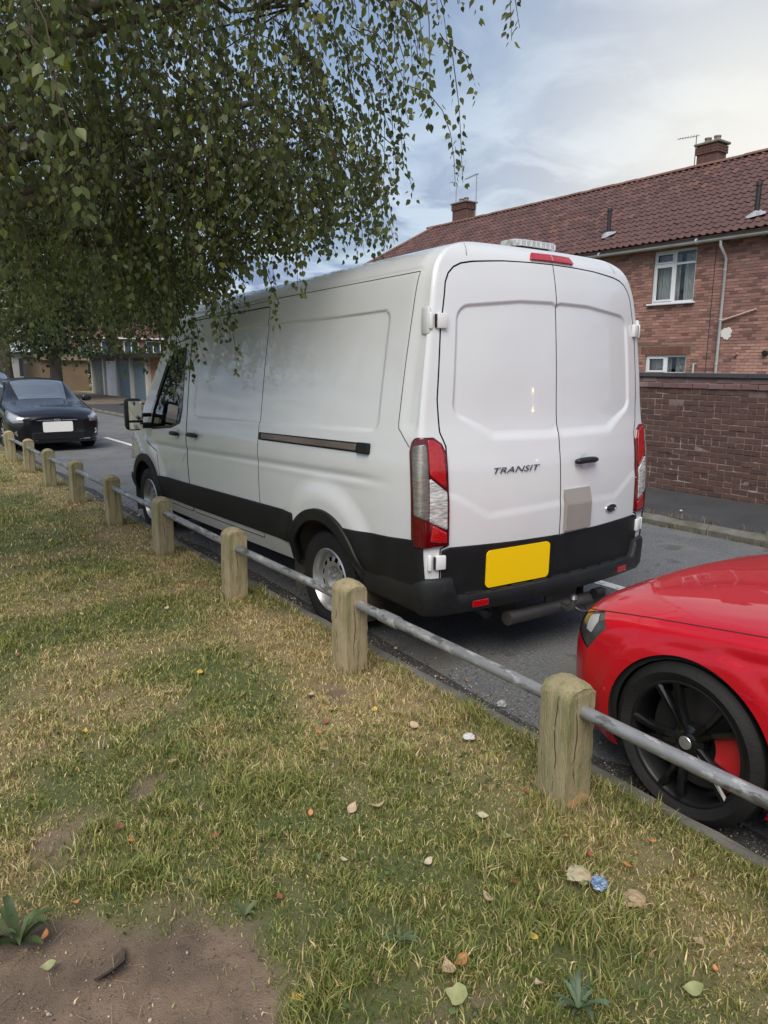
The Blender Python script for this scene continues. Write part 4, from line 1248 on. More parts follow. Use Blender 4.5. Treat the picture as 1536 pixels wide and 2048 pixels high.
WR = 0.345
HUBS = (1.21, 4.96)
def hub_l(y): return WR + RAKE * (y - 0.3)
RECESS = [(-0.05, 2.185), (0.30, 2.18), (0.755, 2.135), (0.80, 1.53), (0.53, 1.375), (-0.05, 1.365)]
SIDEREC = [(0.60, 1.425), (3.52, 1.405), (3.50, 2.16), (0.60, 2.135)]
def v_relief(k, l):
    x, y = v_x(k, l), v_y(k, l)
    rear = k <= 1.25
    side = (k > 1.75) & (k < 3.2)
    d = np.zeros_like(k)
    s = sd_poly(x, l, RECESS, 0.10)
    top = sstep(2.0, 2.1, l)
    edge = 0.020 + 0.045 * (1 - sstep(1.42, 1.60, l))
    d = np.where(rear, d - 0.012 * (1 - sstep(-edge, 0.004, s)), d)
    # lower door: chamfered apron
    s2 = sd_poly(x, l, [(-0.1, 0.97), (0.58, 0.945), (0.80, 1.07), (0.95, 1.1), (0.95, 0.3), (-0.1, 0.3)], 0.02)
    d = np.where(rear, d + 0.005 * (1 - sstep(-0.03, 0.03, s2)), d)
    # body side upper recess and waist swage
    s3 = sd_poly(y, l, SIDEREC, 0.07)
    d = np.where(side, d - 0.010 * (1 - sstep(-0.014, 0.004, s3)), d)
    sw = np.exp(-((l - 1.12 + 0.01 * (y - 2)) / 0.028) ** 2) * sstep(0.35, 0.9, y) * (1 - sstep(4.4, 4.9, y))
    d = np.where(side, d - 0.010 * sw - 0.008 * sstep(1.13, 1.05, l) * sstep(0.5, 0.9, y), d)
    for hy in HUBS:
        r = np.hypot(y - hy, l - hub_l(hy))
        d = np.where(side, d + 0.026 * (1 - sstep(0.56, 0.74, r)) * sstep(0.5, 0.65, l), d)
    # rear pillar facet
    d = np.where(side, d - 0.014 * (1 - sstep(0.30, 0.42, y)) * sstep(0.19, 0.26, y) * sstep(1.40, 1.5, l), d)
    # stepped gutter line along the roof side
    d = np.where(side, d - 0.006 * np.exp(-((l - 2.335) / 0.010) ** 2) * sstep(0.35, 0.4, y), d)
    return d
def v_pos(k, l, off=0.0):
    e = 2e-3
    P = v_base(k, l)
    k0, k1 = np.clip(k - e, 0, 5), np.clip(k + e, 0, 5)
    l0, l1 = np.clip(l - e, 0.40, 3.2), np.clip(l + e, 0.40, 3.2)
    du = v_base(k1, l) - v_base(k0, l); dv = v_base(k, l1) - v_base(k, l0)
    n = np.cross(du, dv)
    n /= np.maximum(np.linalg.norm(n, axis=-1, keepdims=True), 1e-9)
    n[..., 0] = np.where(np.asarray(l) > 3.19, 0, n[..., 0])
    P = P + n * (v_relief(k, l) + off)[..., None]
    P[..., 2] -= RAKE * (P[..., 1] - 0.3)
    return P
def v_nrm(k, l):
    e = 3e-3
    k0, k1 = np.clip(k - e, 0, 5), np.clip(k + e, 0, 5)
    l0, l1 = np.clip(l - e, 0.40, 3.2), np.clip(l + e, 0.40, 3.2)
    n = np.cross(v_pos(k1, l) - v_pos(k0, l), v_pos(k, l1) - v_pos(k, l0))
    n /= np.maximum(np.linalg.norm(n, axis=-1, keepdims=True), 1e-9)
    return n
# sanity: normals must point outwards (x>0 on the right side)
_t = v_nrm(np.array([2.5]), np.array([1.0]))[0]
NSGN = 1.0 if _t[0] > 0 else -1.0
def v_off(o): return o * NSGN

def grid_cut(ks, ls, keep=None, iters=4):
    K, L = np.meshgrid(ks, ls)
    K, L = K.ravel().copy(), L.ravel().copy()
    nk, nl = len(ks), len(ls)
    i = (np.arange(nl - 1)[:, None] * nk + np.arange(nk - 1)[None]).ravel()
    F = np.stack([i, i + 1, i + nk + 1, i + nk], 1)
    if keep is not None:
        f = keep(K[F].mean(1), L[F].mean(1)) < 0
        used = np.zeros(len(K), bool); used[F[f].ravel()] = True
        rem = np.zeros(len(K), bool); rem[F[~f].ravel()] = True
        b = np.where(used & rem)[0]
        sk, sl = (ks[-1] - ks[0]) / nk, (ls[-1] - ls[0]) / nl
        # local physical scale of one k step
        for _ in range(iters):
            kk, ll = K[b], L[b]; e = 1e-4
            v = keep(kk, ll)
            gk = (keep(kk + e, ll) - keep(kk - e, ll)) / (2 * e); gl = (keep(kk, ll + e) - keep(kk, ll - e)) / (2 * e)
            h = np.linalg.norm(v_base(np.clip(kk + 5e-3, 0, 5), ll) - v_base(np.clip(kk - 5e-3, 0, 5), ll), axis=-1) / 1e-2 + 1e-6
            gk2 = gk / h ** 2
            den = gk * gk2 + gl * gl + 1e-9
            K[b] = kk - np.clip(v * gk2 / den, -0.06 / h, 0.06 / h); L[b] = ll - np.clip(v * gl / den, -0.05, 0.05)
        K = np.clip(K, 0, 5); L = np.clip(L, 0.40, 3.2)
        F = F[f]
        idx = np.full(len(K), -1); u = np.unique(F); idx[u] = np.arange(len(u))
        K, L, F = K[u], L[u], idx[F]
    return K, L, F

def van_panel(name, m, parent, keep=None, ks=None, ls=None, off=0.0, side='L', thick=0.0, custom=True):
    """side: 'L','R' or 'B' (both halves in one mesh)"""
    K, L, F = grid_cut(ks, ls, keep)
    P = v_pos(K, L, v_off(off)); N = v_nrm(K, L) * NSGN
    Vs, Fs, Ns, b = [], [], [], 0
    for s in ('L', 'R'):
        if side in (s, 'B'):
            sg = np.array([-1.0, 1, 1]) if s == 'L' else np.array([1.0, 1, 1])
            Vs.append(P * sg); Ns.append(N * sg)
            fl = (NSGN > 0) != (s == 'L')
            Fs.append((F if fl else F[:, ::-1]) + b); b += len(P)
    o = mesh_np(name, np.concatenate(Vs), np.concatenate(Fs), m, parent, normals=np.concatenate(Ns) if custom and not thick else None)
    if thick:
        md = o.modifiers.new('thickness', 'SOLIDIFY'); md.thickness = thick; md.offset = -1
        o.data.set_sharp_from_angle(angle=R(55))
    return o

van = empty('white_van', (0, 0, 0), label='white panel van with black lower trim parked at the kerb by the lawn', cat='van')
KS = np.concatenate([np.linspace(0, 1, 90), np.linspace(1, 2, 14)[1:], np.linspace(2, 3, 300)[1:], np.linspace(3, 4, 26)[1:], np.linspace(4, 5, 22)[1:]])
LS = np.concatenate([np.linspace(0.40, 2.40, 150), np.linspace(2.40, 3.2, 34)[1:]])

# --- outlines (signed distances in the two charts)
def door_xe(l): return np.interp(l, [0.4, 0.78, 0.80, 1.36, 1.44, 1.62, 2.0, 2.25, 2.45], [0.905, 0.905, 0.853, 0.853, 0.885, 0.893, 0.862, 0.815, 0.76])
_dl = [0.44, 0.78, 0.80, 1.36, 1.44, 1.62, 2.0, 2.14, 2.20]
REARDOOR = [(-0.2, 0.455)] + [(float(door_xe(a)), a) for a in _dl] + [(0.815, 2.255), (0.790, 2.305), (0.752, 2.340), (0.700, 2.362), (0.62, 2.376), (0.4, 2.396), (0.2, 2.404), (0.0, 2.407), (-0.2, 2.407)]
REARDOOR[1] = (0.905, 0.455)
def sd_door(k, l): return np.where(k < 2.2, sd_poly(v_x(k, l), l, REARDOOR, 0.012), 0.5)
CABDOOR = [(3.66, 0.50), (4.42, 0.50), (4.50, 0.86), (4.58, 1.02), (4.88, 1.10), (4.92, 1.27), (4.60, 1.62), (4.26, 2.02), (4.08, 2.10), (3.70, 2.13), (3.68, 1.4)]
SLIDE = [(2.17, 0.50), (3.65, 0.50), (3.67, 1.4), (3.69, 2.28), (2.17, 2.28)]
CABWIN = [(3.80, 1.47), (3.84, 1.34), (4.1, 1.28), (4.80, 1.235), (4.72, 1.45), (4.30, 1.93), (4.16, 2.03), (3.80, 2.055)]
def sd_side(poly, rad):
    return lambda k, l: np.where((k > 1.3) & (k < 3.6), sd_poly(v_y(k, l), l, poly, rad), 0.5)
sd_cab, sd_slide, sd_win = sd_side(CABDOOR, 0.05), sd_side(SLIDE, 0.03), sd_side(CABWIN, 0.05)
def sd_arch(rad):
    def f(k, l):
        y = v_y(k, l); d = np.full(np.shape(k), 9.0)
        for hy in HUBS:
            d = np.minimum(d, np.hypot(y - hy, l - hub_l(hy)) - rad)
        return np.where((k > 1.5) & (k < 3.9), d, 0.5)
    return f
arch = sd_arch(0.455)
def sd_screen(k, l):
    # windscreen: between the A pillars, from the scuttle to the header
    t = np.minimum(np.minimum(l - 1.36, 2.22 - l), (k - 3.62) * 0.5)
    return -t
G = 0.0046
body_L = lambda k, l: -np.minimum.reduce([sd_door(k, l) - G, sd_cab(k, l) - G, sd_slide(k, l) - G, arch(k, l), sd_screen(k, l)])
body_R = lambda k, l: -np.minimum.reduce([sd_door(k, l) - G, sd_cab(k, l) - G, arch(k, l), sd_screen(k, l)])
body = van_panel('body', M_wpaint, van, body_L, KS, LS, side='L')
bodyr = van_panel('body_offside', M_wpaint, van, body_R, KS, LS, side='R')
for s in 'LR':
    van_panel('inner_shell', M_gap, van, lambda k, l: -np.minimum.reduce([arch(k, l) + .01, sd_win(k, l) - .03, sd_screen(k, l) - .02]), KS[::2], LS[::2], off=-0.028, side=s, custom=False)
doors = {}
for s in 'LR':
    doors[s] = van_panel('rear_door', M_wpaint, van, lambda k, l: sd_door(k, l) + G, np.concatenate([np.linspace(0.004, 1, 170), np.linspace(1, 1.6, 14)[1:]]), np.linspace(0.44, 2.43, 330), side=s)
    c = van_panel('cab_door', M_wpaint, van, lambda k, l: np.maximum(sd_cab(k, l) + G, -sd_win(k, l)), np.linspace(2.5, 3.4, 90), np.linspace(0.48, 2.2, 130), side=s)
    van_panel('window', M_glass, c, lambda k, l: sd_win(k, l) - 0.012, np.linspace(2.5, 3.4, 60), np.linspace(1.15, 2.15, 70), off=-0.010, side=s, thick=0.004)
    van_panel('window_surround', M_blackpl, c, lambda k, l: np.maximum(sd_win(k, l) - 0.006, -(sd_win(k, l) + 0.028)), np.linspace(2.5, 3.4, 140), np.linspace(1.15, 2.15, 140), off=-0.002, side=s, thick=0.01)
    doors['cab' + s] = c
slide = van_panel('sliding_door', M_wpaint, van, lambda k, l: sd_slide(k, l) + G, np.linspace(2.3, 2.97, 180), np.linspace(0.48, 2.32, 150), side='L')
van_panel('windscreen', M_glass, van, lambda k, l: sd_screen(k, l) - 0.02, np.linspace(3.4, 5, 50), np.linspace(1.3, 2.3, 40), off=-0.008, side='B')

# --- black lower side trim (between the arches and behind the rear arch), white sill stays below it
TR1 = [(1.60, 0.555), (4.52, 0.555), (4.50, 0.775), (1.60, 0.795)]
TR2 = [(0.19, 0.40), (0.80, 0.40), (0.80, 0.795), (0.45, 0.815), (0.19, 0.845)]
for s in 'LR':
    van_panel('side_moulding', M_blackpl, van, lambda k, l: np.maximum(sd_side(TR1, 0.012)(k, l), -(sd_arch(0.49)(k, l))), np.linspace(2.1, 2.98, 220), np.linspace(0.5, 0.85, 40), off=0.012, side=s, thick=0.014)
    van_panel('corner_cladding', M_blackpl, van, lambda k, l: np.maximum(sd_side([(0.10, 0.40), (1.0, 0.40), (1.0, 0.79), (0.45, 0.815), (0.10, 0.845)], 0.002)(k, l), -sd_arch(0.49)(k, l)), np.concatenate([np.linspace(1.0, 2, 12), np.linspace(2, 2.25, 60)[1:]]), np.linspace(0.40, 0.9, 60), off=0.009, side=s, thick=0.012)
    for hy in HUBS:
        def ring(k, l, hy=hy):
            r = np.hypot(v_y(k, l) - hy, l - hub_l(hy))
            return np.maximum(np.maximum(r - 0.512, 0.432 - r), 0.42 - l)
        kc = float(v_ky(hy, 0.6)); 
        van_panel('arch_moulding', M_blackpl, van, ring, np.linspace(kc - 0.13, kc + 0.16, 130), np.linspace(0.40, 1.05, 110), off=0.026, side=s, thick=0.03)
    # wheel well liners
    sx = -1 if s == 'L' else 1
    for hy in HUBS:
        mb = MB()
        V, F = [], []
        zc = WR
        for j, xx in enumerate((0.99, 0.60, 0.56)):
            for i in range(25):
                a_ = math.pi * (i / 24 * 1.25 - 0.125)
                r_ = 0.47 if j < 2 else 0.02
                V.append((sx * xx, hy + r_ * math.cos(a_), zc + r_ * math.sin(a_)))
        for j in range(2):
            for i in range(24):
                F.append((j * 25 + i, j * 25 + i + 1, (j + 1) * 25 + i + 1, (j + 1) * 25 + i))
        mesh_np('wheel_liner', V, np.array(F), mat('liner', (0.030, 0.028, 0.025), 0.85, vary=(0.075, 0.062, 0.045), scale=5), van)

# --- rear door lower black panels, gap filler behind
for s in 'LR':
    d = doors[s]
    van_panel('lower_panel', M_blackpl, d, lambda k, l: sd_poly(v_x(k, l), l, [(0.006, 0.462), (0.898, 0.462), (0.898, 0.772), (0.845, 0.785), (0.4, 0.772), (0.006, 0.766)], 0.004), np.concatenate([np.linspace(0, 1, 80), np.linspace(1, 1.4, 6)[1:]]), np.linspace(0.43, 0.82, 50), off=0.007, side=s, thick=0.010)

# --- bumper swept around the rear
def bumper():
    V, F = [], []
    cs_ = []
    xs = np.concatenate([np.linspace(-1.55, -1.02, 14), np.linspace(-1.0, -0.80, 16), np.linspace(-0.79, 0.79, 60), np.linspace(0.80, 1.0, 16), np.linspace(1.02, 1.55, 14)])
    for q in xs:
        a_ = abs(q)
        l0 = 0.52
        k = float(v_kx(np.array(a_), np.array(l0)))
        if k > 2: k = 2 + (a_ - float(v_x(np.array(2.0), np.array(l0)))) / float(v_yfe(np.array(l0)) - v_ye(np.array(l0)))
        P = v_base(np.array(k), np.array(l0)); e = 1e-3
        t = v_base(np.array(k + e), np.array(l0)) - v_base(np.array(k - e), np.array(l0))
        n = np.array([t[1], -t[0], 0]); n /= np.linalg.norm(n)
        sx = -1 if q < 0 else 1
        ear = float(sstep(0.80, 0.875, a_) * (1 - sstep(1.02, 1.30, a_)))
        proj = 0.052 - 0.036 * float(sstep(0.88, 1.06, a_))
        top = 0.500 + 0.115 * float(sstep(0.80, 0.845, a_))
        bot = 0.392 + 0.02 * float(sstep(0.9, 1.5, a_))
        sec = [(-0.05, bot + 0.02), (proj - 0.015, bot), (proj, bot + 0.03), (proj + 0.006, top - 0.035), (proj - 0.004, top - 0.008), (proj - 0.022, top), (0.012, top - 0.004), (-0.05, top - 0.004)]
        cs_.append([(sx * (P[0] + n[0] * o_), P[1] + n[1] * o_, z_ - RAKE * (P[1] - .3)) for o_, z_ in sec])
    m = len(cs_[0])
    for c in cs_: V += c
    for i in range(len(cs_) - 1):
        for j in range(m):
            F.append((i * m + j, i * m + (j + 1) % m, (i + 1) * m + (j + 1) % m, (i + 1) * m + j))
    o = mesh_np('rear_bumper', V, np.array(F), M_blackpl2, van)
    bm = bmesh.new(); bm.from_mesh(o.data); bmesh.ops.recalc_face_normals(bm, faces=bm.faces); bm.to_mesh(o.data); bm.free()
    o.data.polygons.foreach_set('use_smooth', [True] * len(o.data.polygons)); o.data.set_sharp_from_angle(angle=R(35))
    return o
bump = bumper()
# step treads on the bumper top
for i, x in enumerate(np.linspace(-0.68, 0.68, 9)):
    yb = float(v_r(np.array(.5)) + BOW * x * x)
    mb = MB(); mb.box((x, yb - 0.012, 0.505), (0.125, 0.045, 0.012), bev=0.004); mb.build('step_tread', M_blackpl2, bump)
for s in (-1, 1):
    x = s * 0.66; yb = float(v_r(np.array(.5)) + BOW * x * x) - 0.058
    mb = MB(); mb.box((x, yb + 0.004, 0.445), (0.115, 0.012, 0.045), Matrix.Rotation(s * 0.14, 3, 'Z'), bev=0.006); mb.build('reflector', M_redbright, bump)

# --- tail lamps
def lamp_c(x): return x
LAMP = [(0.858, 0.80), (0.858, 1.315), (0.885, 1.375), (0.935, 1.412), (1.005, 1.412), (1.040, 1.385), (1.062, 1.33), (1.062, 0.85), (1.045, 0.81), (1.00, 0.795)]
lks = np.concatenate([np.linspace(0.80, 1, 26), np.linspace(1, 2, 26)[1:], np.linspace(2, 2.04, 22)[1:]])
def inlamp(poly, rad=0.006): return lambda k, l: sd_poly(v_x(k, l), l, poly, rad)
for s in 'LR':
    ll = np.linspace(0.77, 1.44, 90)
    lp = van_panel('tail_lamp', M_redlens, van, inlamp(LAMP, 0.02), lks, ll, off=0.016, side=s, thick=0.03)
    van_panel('stop_lens', M_redbright, lp, inlamp([(0.874, 1.125), (0.874, 1.315), (0.893, 1.365), (0.937, 1.395), (0.972, 1.398), (0.972, 1.205)]), lks, ll, off=0.020, side=s, thick=0.005)
    van_panel('indicator_lens', M_smokelens, lp, inlamp([(0.980, 1.375), (1.020, 1.365), (1.038, 1.325), (1.038, 0.985), (0.985, 0.945)]), lks, ll, off=0.020, side=s, thick=0.005)
    van_panel('reversing_lens', M_clearlens, lp, inlamp([(0.872, 0.890), (0.872, 1.105), (0.976, 1.19), (0.981, 0.945)]), lks, ll, off=0.021, side=s, thick=0.005)
    van_panel('fog_lens', M_redbright, lp, inlamp([(0.874, 0.815), (0.874, 0.875), (0.96, 0.925), (0.975, 0.83)]), lks, ll, off=0.020, side=s, thick=0.005)
    # --- hinges
    sx = -1 if s == 'L' else 1
    for lz in (2.045, 0.705):
        k_ = v_kx(np.array(float(door_xe(np.array(lz))) + 0.012), np.array(lz))
        p = v_pos(np.array([float(k_)]), np.array([lz]))[0]
        rt = Matrix.Rotation(sx * 0.5, 3, 'Z')
        hg = MB()
        px = sx * (p[0] + 0.004)
        hg.box((px - sx * 0.012, p[1] - 0.012, p[2]), (0.062, 0.026, 0.082), Matrix.Rotation(sx * 0.25, 3, 'Z'), bev=0.006)
        h_ = hg.build('hinge', M_wplast, van, angle=40)
        h2 = MB(); h2.box((px + sx * 0.044, p[1] + 0.018, p[2]), (0.024, 0.050, 0.090), Matrix.Rotation(sx * 0.55, 3, 'Z'), bev=0.008); h2.build('hinge_bracket', M_wplast, h_, angle=40)
        h3 = MB(); h3.box((px + sx * 0.025, p[1] - 0.004, p[2]), (0.010, 0.016, 0.070), Matrix.Rotation(sx * 0.5, 3, 'Z')); h3.build('hinge_pin', M_gap, h_)
        if lz > 1.5:
            h4 = MB(); h4.box((px + sx * 0.052, p[1] + 0.046, p[2]), (0.026, 0.075, 0.15), Matrix.Rotation(sx * 0.12, 3, 'Z'), bev=0.014); h4.build('hinge_cover', M_wpaint, h_, angle=40)

# --- badge lettering, emblem, plates, handles on the rear doors
def onrear(x, l, off):
    """x signed"""
    a_ = abs(x); k = v_kx(np.array([a_]), np.array([l])); p = v_pos(k, np.array([l]), v_off(off))[0]
    return (math.copysign(p[0], x) if x else 0.0, p[1], p[2])
def rear_text(body, x0, l0, width, height, shear, m, parent, name, off=0.004):
    cu = bpy.data.curves.new(name, 'FONT'); cu.body = body; cu.size = 1.0; cu.extrude = 0.02; cu.shear = shear; cu.offset = -0.012; cu.resolution_u = 3
    to = bpy.data.objects.new(name, cu); COL.objects.link(to)
    dg = bpy.context.evaluated_depsgraph_get(); dg.update()
    me = bpy.data.meshes.new_from_object(to.evaluated_get(dg))
    bpy.data.objects.remove(to)
    co = np.array([v.co for v in me.vertices])
    mn, mx = co.min(0), co.max(0)
    out = []
    for c in co:
        x = x0 + (c[0] - mn[0]) / (mx[0] - mn[0]) * width; l = l0 + (c[1] - mn[1]) / (mx[1] - mn[1]) * height
        p = onrear(x, l, off)
        out.append((p[0], p[1] - 0.004 * (1 if c[2] > 0 else 0), p[2]))
    for v, p in zip(me.vertices, out): v.co = p
    me.materials.clear(); me.materials.append(m)
    o = bpy.data.objects.new(name, me); link(o, parent); return o
rear_text('TRANSIT', -0.54, 1.188, 0.355, 0.033, 0.34, M_letter, doors['L'], 'model_lettering')
def rear_plate(name, x0, x1, l0, l1, m, parent, off, rad, th=0.006, fold=None):
    n = 8; pts = []
    for (cx, cz, a0) in ((x1 - rad, l1 - rad, 0), (x0 + rad, l1 - rad, 90), (x0 + rad, l0 + rad, 180), (x1 - rad, l0 + rad, 270)):
        for i in range(n + 1):
            a_ = R(a0 + 90 * i / n); pts.append((cx + rad * math.cos(a_), cz + rad * math.sin(a_)))
    pa = [onrear(q[0], q[1], off) for q in pts]
    # keep it flat: fit the plane through the corner heights
    xs = np.array([p[0] for p in pa]); ysr = np.array([p[1] for p in pa]); zs = np.array([p[2] for p in pa])
    A = np.stack([xs, zs, np.ones_like(xs)], 1); cf_, *_ = np.linalg.lstsq(A, ysr, rcond=None)
    yy = A @ cf_; yy -= max(0, (yy - ysr).max())
    N_ = len(pts)
    V = [(p[0], y, p[2]) for p, y in zip(pa, yy)] + [(p[0], y + th, p[2]) for p, y in zip(pa, yy)]
    mb = MB(); mb.add(V, [tuple(range(N_)), tuple(range(2 * N_ - 1, N_ - 1, -1))] + [(i, N_ + i, N_ + (i + 1) % N_, (i + 1) % N_) for i in range(N_)])
    return mb.build(name, m, parent)
M_yel = mat('yellow_plate', (0.88, 0.56, 0.002), 0.5, spec=0.3)
rear_plate('plate_recess', -0.615, -0.030, 0.475, 0.765, M_blackpl, doors['L'], 0.009, 0.01)
rear_plate('number_plate', -0.600, -0.100, 0.512, 0.738, M_yel, doors['L'], 0.018, 0.03)
# lock guard plate with a fold
M_guard = mat('guard_plate', (0.36, 0.33, 0.30), 0.5, metal=0.3, vary=(0.33, 0.30, 0.275), scale=5)
mb = MB()
gx = (0.030, 0.275)
rows = [(0.785, 0.026), (0.945, 0.030), (0.955, 0.030), (1.045, 0.014)]
V = []
for l_, of in rows:
    for x_ in gx: V.append(onrear(x_, l_, of))
nb = len(V)
V += [(v[0], v[1] + 0.018, v[2]) for v in V]
F_ = [(2 * i, 2 * i + 1, 2 * i + 3, 2 * i + 2) for i in range(3)] + [(nb + 2 * i, nb + 2 * i + 2, nb + 2 * i + 3, nb + 2 * i + 1) for i in range(3)]
F_ += [(0, 1, nb + 1, nb), (6, 7, nb + 7, nb + 6)] + [(2 * i, 2 * i + 2, nb + 2 * i + 2, nb + 2 * i) for i in range(3)] + [(2 * i + 1, 2 * i + 3, nb + 2 * i + 3, nb + 2 * i + 1) for i in range(3)]
mb.add(V, F_); mb.build('lock_guard', M_guard, doors['R'])
def handle_on(parent, pfun, x0, x1, z, bowl=True, name='handle', dep=0.035):
    """bar handle between two chart positions"""
    mb = MB(); pts = []
    for t in np.linspace(0, 1, 9):
        o_ = dep * (0.35 + 0.65 * math.sin(math.pi * min(max(t, 0.06), 0.94)) ** 0.5)
        pts.append(pfun(x0 + (x1 - x0) * t, z + 0.004 * math.sin(math.pi * t), o_))
    mb.tube(pts, [0.014, 0.019, 0.020, 0.020, 0.020, 0.020, 0.020, 0.019, 0.014], 10)
    h = mb.build(name, M_blackpl2, parent, smooth=True)
    if bowl:
        b = MB(); c = [pfun((x0 + x1) / 2, z, 0.0)]
        ring = []
        for k in range(20):
            a_ = 2 * math.pi * k / 20
            ring.append(pfun((x0 + x1) / 2 + 0.055 * math.cos(a_), z + 0.048 * math.sin(a_), 0.0045))
        b.add(ring + c, [(k, (k + 1) % 20, 20) for k in range(20)]); b.build('handle_bowl', mat('bowl_white', (0.60, 0.61, 0.62), 0.4, coat=0.5), h, smooth=True)
    return h
handle_on(doors['R'], onrear, 0.125, 0.335, 1.212)
def onside(y, l, off, s=-1):
    k = v_ky(np.array([y]), np.array([l])); p = v_pos(k, np.array([l]), v_off(off))[0]
    return (s * p[0], p[1], p[2])
handle_on(doors['cabL'], lambda y, l, o_: onside(y, l, o_), 3.82, 4.03, 1.235, name='handle', dep=0.045)
handle_on(slide, lambda y, l, o_: onside(y, l, o_), 3.35, 3.58, 1.245, name='handle', dep=0.045)
# emblem: dark oval in a bright rim with script
em = MB(); N_ = 36
cx, cl_ = 0.535, 0.872
for rr, o_ in ((1.0, 0.002), (1.0, 0.009), (0.86, 0.010), (0.84, 0.007)):
    pass
ringv = []
for rr, o_ in ((1.0, 0.001), (0.98, 0.010), (0.87, 0.010), (0.85, 0.004)):
    for k in range(N_):
        a_ = 2 * math.pi * k / N_; ringv.append(onrear(cx + 0.064 * rr * math.cos(a_), cl_ + 0.027 * rr * math.sin(a_), o_))
em.add(ringv, [(j * N_ + k, j * N_ + (k + 1) % N_, (j + 1) * N_ + (k + 1) % N_, (j + 1) * N_ + k) for j in range(3) for k in range(N_)])
emb = em.build('emblem_rim', M_chrome, doors['R'], angle=40)
em = MB(); ev = [onrear(cx + 0.056 * math.cos(2 * math.pi * k / N_), cl_ + 0.0235 * math.sin(2 * math.pi * k / N_), 0.006) for k in range(N_)]
em.add(ev, [tuple(range(N_))]); em.build('emblem_field', M_badge, emb)
rear_text('Ford', cx - 0.034, cl_ - 0.012, 0.068, 0.024, 0.35, M_letter, emb, 'emblem_script', 0.007)
# roof cap joints, high stop lamp
for s in 'LR':
    van_panel('roof_joint', M_gap, van, lambda k, l: np.abs(v_x(k, l) - (0.655 - 0.15 * (l - 2.4))) - 0.0028, np.linspace(0.6, 1.0, 160), np.linspace(2.41, 2.60, 20), off=0.0012, side=s)
stop = van_panel('high_stop_lamp', M_redbright, van, inlamp([(-0.01, 2.425), (0.19, 2.423), (0.165, 2.490), (-0.01, 2.495)], 0.004), np.linspace(0, 0.4, 40), np.linspace(2.4, 2.52, 24), off=0.013, side='B', thick=0.02)
# shallow groove lines on the side: pillar seam, gutter seam, sliding door rear edge
def groove(name, pts, wd=0.0026, s='L', parent=van, m=M_gap):
    """thin dark seal laid along a chart-S polyline"""
    V, F = [], []
    pts = np.array(pts, float)
    d = np.concatenate([[0], np.cumsum(np.hypot(*np.diff(pts, axis=0).T))]); n = max(3, int(d[-1] / 0.03))
    q = np.stack([np.interp(np.linspace(0, d[-1], n), d, pts[:, i]) for i in (0, 1)], 1)
    t = np.gradient(q, axis=0); t /= np.linalg.norm(t, axis=1, keepdims=True)
    for sgn in (-1, 1):
        y, l = q[:, 0] - sgn * t[:, 1] * wd, q[:, 1] + sgn * t[:, 0] * wd
        P = v_pos(v_ky(y, l), l, v_off(0.0015)); P[:, 0] *= (-1 if s == 'L' else 1); V.append(P)
    n = len(q); F = [(i, i + 1, n + i + 1, n + i) for i in range(n - 1)]
    return mesh_np(name, np.concatenate(V), np.array(F), m, parent)
for s in 'LR':
    groove('panel_seam', [(0.385, 2.325), (0.40, 1.46), (0.33, 1.40), (0.275, 1.355)], s=s)
    groove('gutter_seam', [(0.385, 2.325), (2.0, 2.335), (3.7, 2.30)], s=s)
# sliding door track
tk = van_panel('door_track', M_blackpl, van, sd_side([(0.66, 1.288), (2.16, 1.286), (2.16, 1.344), (0.66, 1.350)], 0.004), np.linspace(2.05, 2.5, 160), np.linspace(1.26, 1.38, 24), off=0.002, side='L', thick=0.006)
van_panel('track_rail', mat('track_brown', (0.10, 0.07, 0.06), 0.35, metal=0.4, vary=(0.20, 0.16, 0.14), scale=4, stretch=(1, 0.4, 1)), tk, sd_side([(0.80, 1.298), (2.10, 1.296), (2.10, 1.336), (0.80, 1.340)], 0.006), np.linspace(2.05, 2.5, 120), np.linspace(1.26, 1.38, 24), off=0.014, side='L', thick=0.010)
van_panel('track_cap', M_blackpl, tk, sd_side([(0.655, 1.285), (0.79, 1.285), (0.79, 1.352), (0.655, 1.353)], 0.006), np.linspace(2.05, 2.25, 60), np.linspace(1.26, 1.38, 24), off=0.018, side='L', thick=0.016)
# small scratch on the cab door's rear edge
groove('scratch', [(3.80, 0.98), (3.70, 1.075)], 0.0022, m=mat('scratch', (0.10, 0.09, 0.08), 0.8))

# --- beacon bar on the roof
lb = MB()
bp_ = [(-0.19, -0.055), (-0.15, -0.085), (0.15, -0.085), (0.19, -0.055), (0.19, 0.055), (0.15, 0.085), (-0.15, 0.085), (-0.19, 0.055)]
bx0, by0, bz0 = 0.055, 0.46, 2.515
lb.prism([(bx0 + x * .8, by0 + y * .6) for x, y in bp_], 2, bz0 - 0.03, bz0 + 0.016)
bar = lb.build('light_bar', M_blackpl, van)
lb = MB()
ring1 = [(bx0 + x, by0 + y) for x, y in bp_]
V = [(x, y, bz0 + 0.016) for x, y in ring1] + [(x * 1.0, y, bz0 + 0.048) for x, y in ring1] + [(bx0 + (x - bx0) * .96, by0 + (y - by0) * .94, bz0 + 0.056) for x, y in ring1]
lb.add(V, [tuple(range(8))[::-1], tuple(range(16, 24))] + [(j * 8 + k, j * 8 + (k + 1) % 8, (j + 1) * 8 + (k + 1) % 8, (j + 1) * 8 + k) for j in range(2) for k in range(8)])
lb.build('beacon_lens', M_amber_clear, bar)
for i in range(8):
    mb = MB(); mb.box((bx0 - 0.15 + 0.043 * i, by0 - 0.087, bz0 + 0.032), (0.004, 0.006, 0.030)); mb.build('lens_rib', M_wplast, bar)

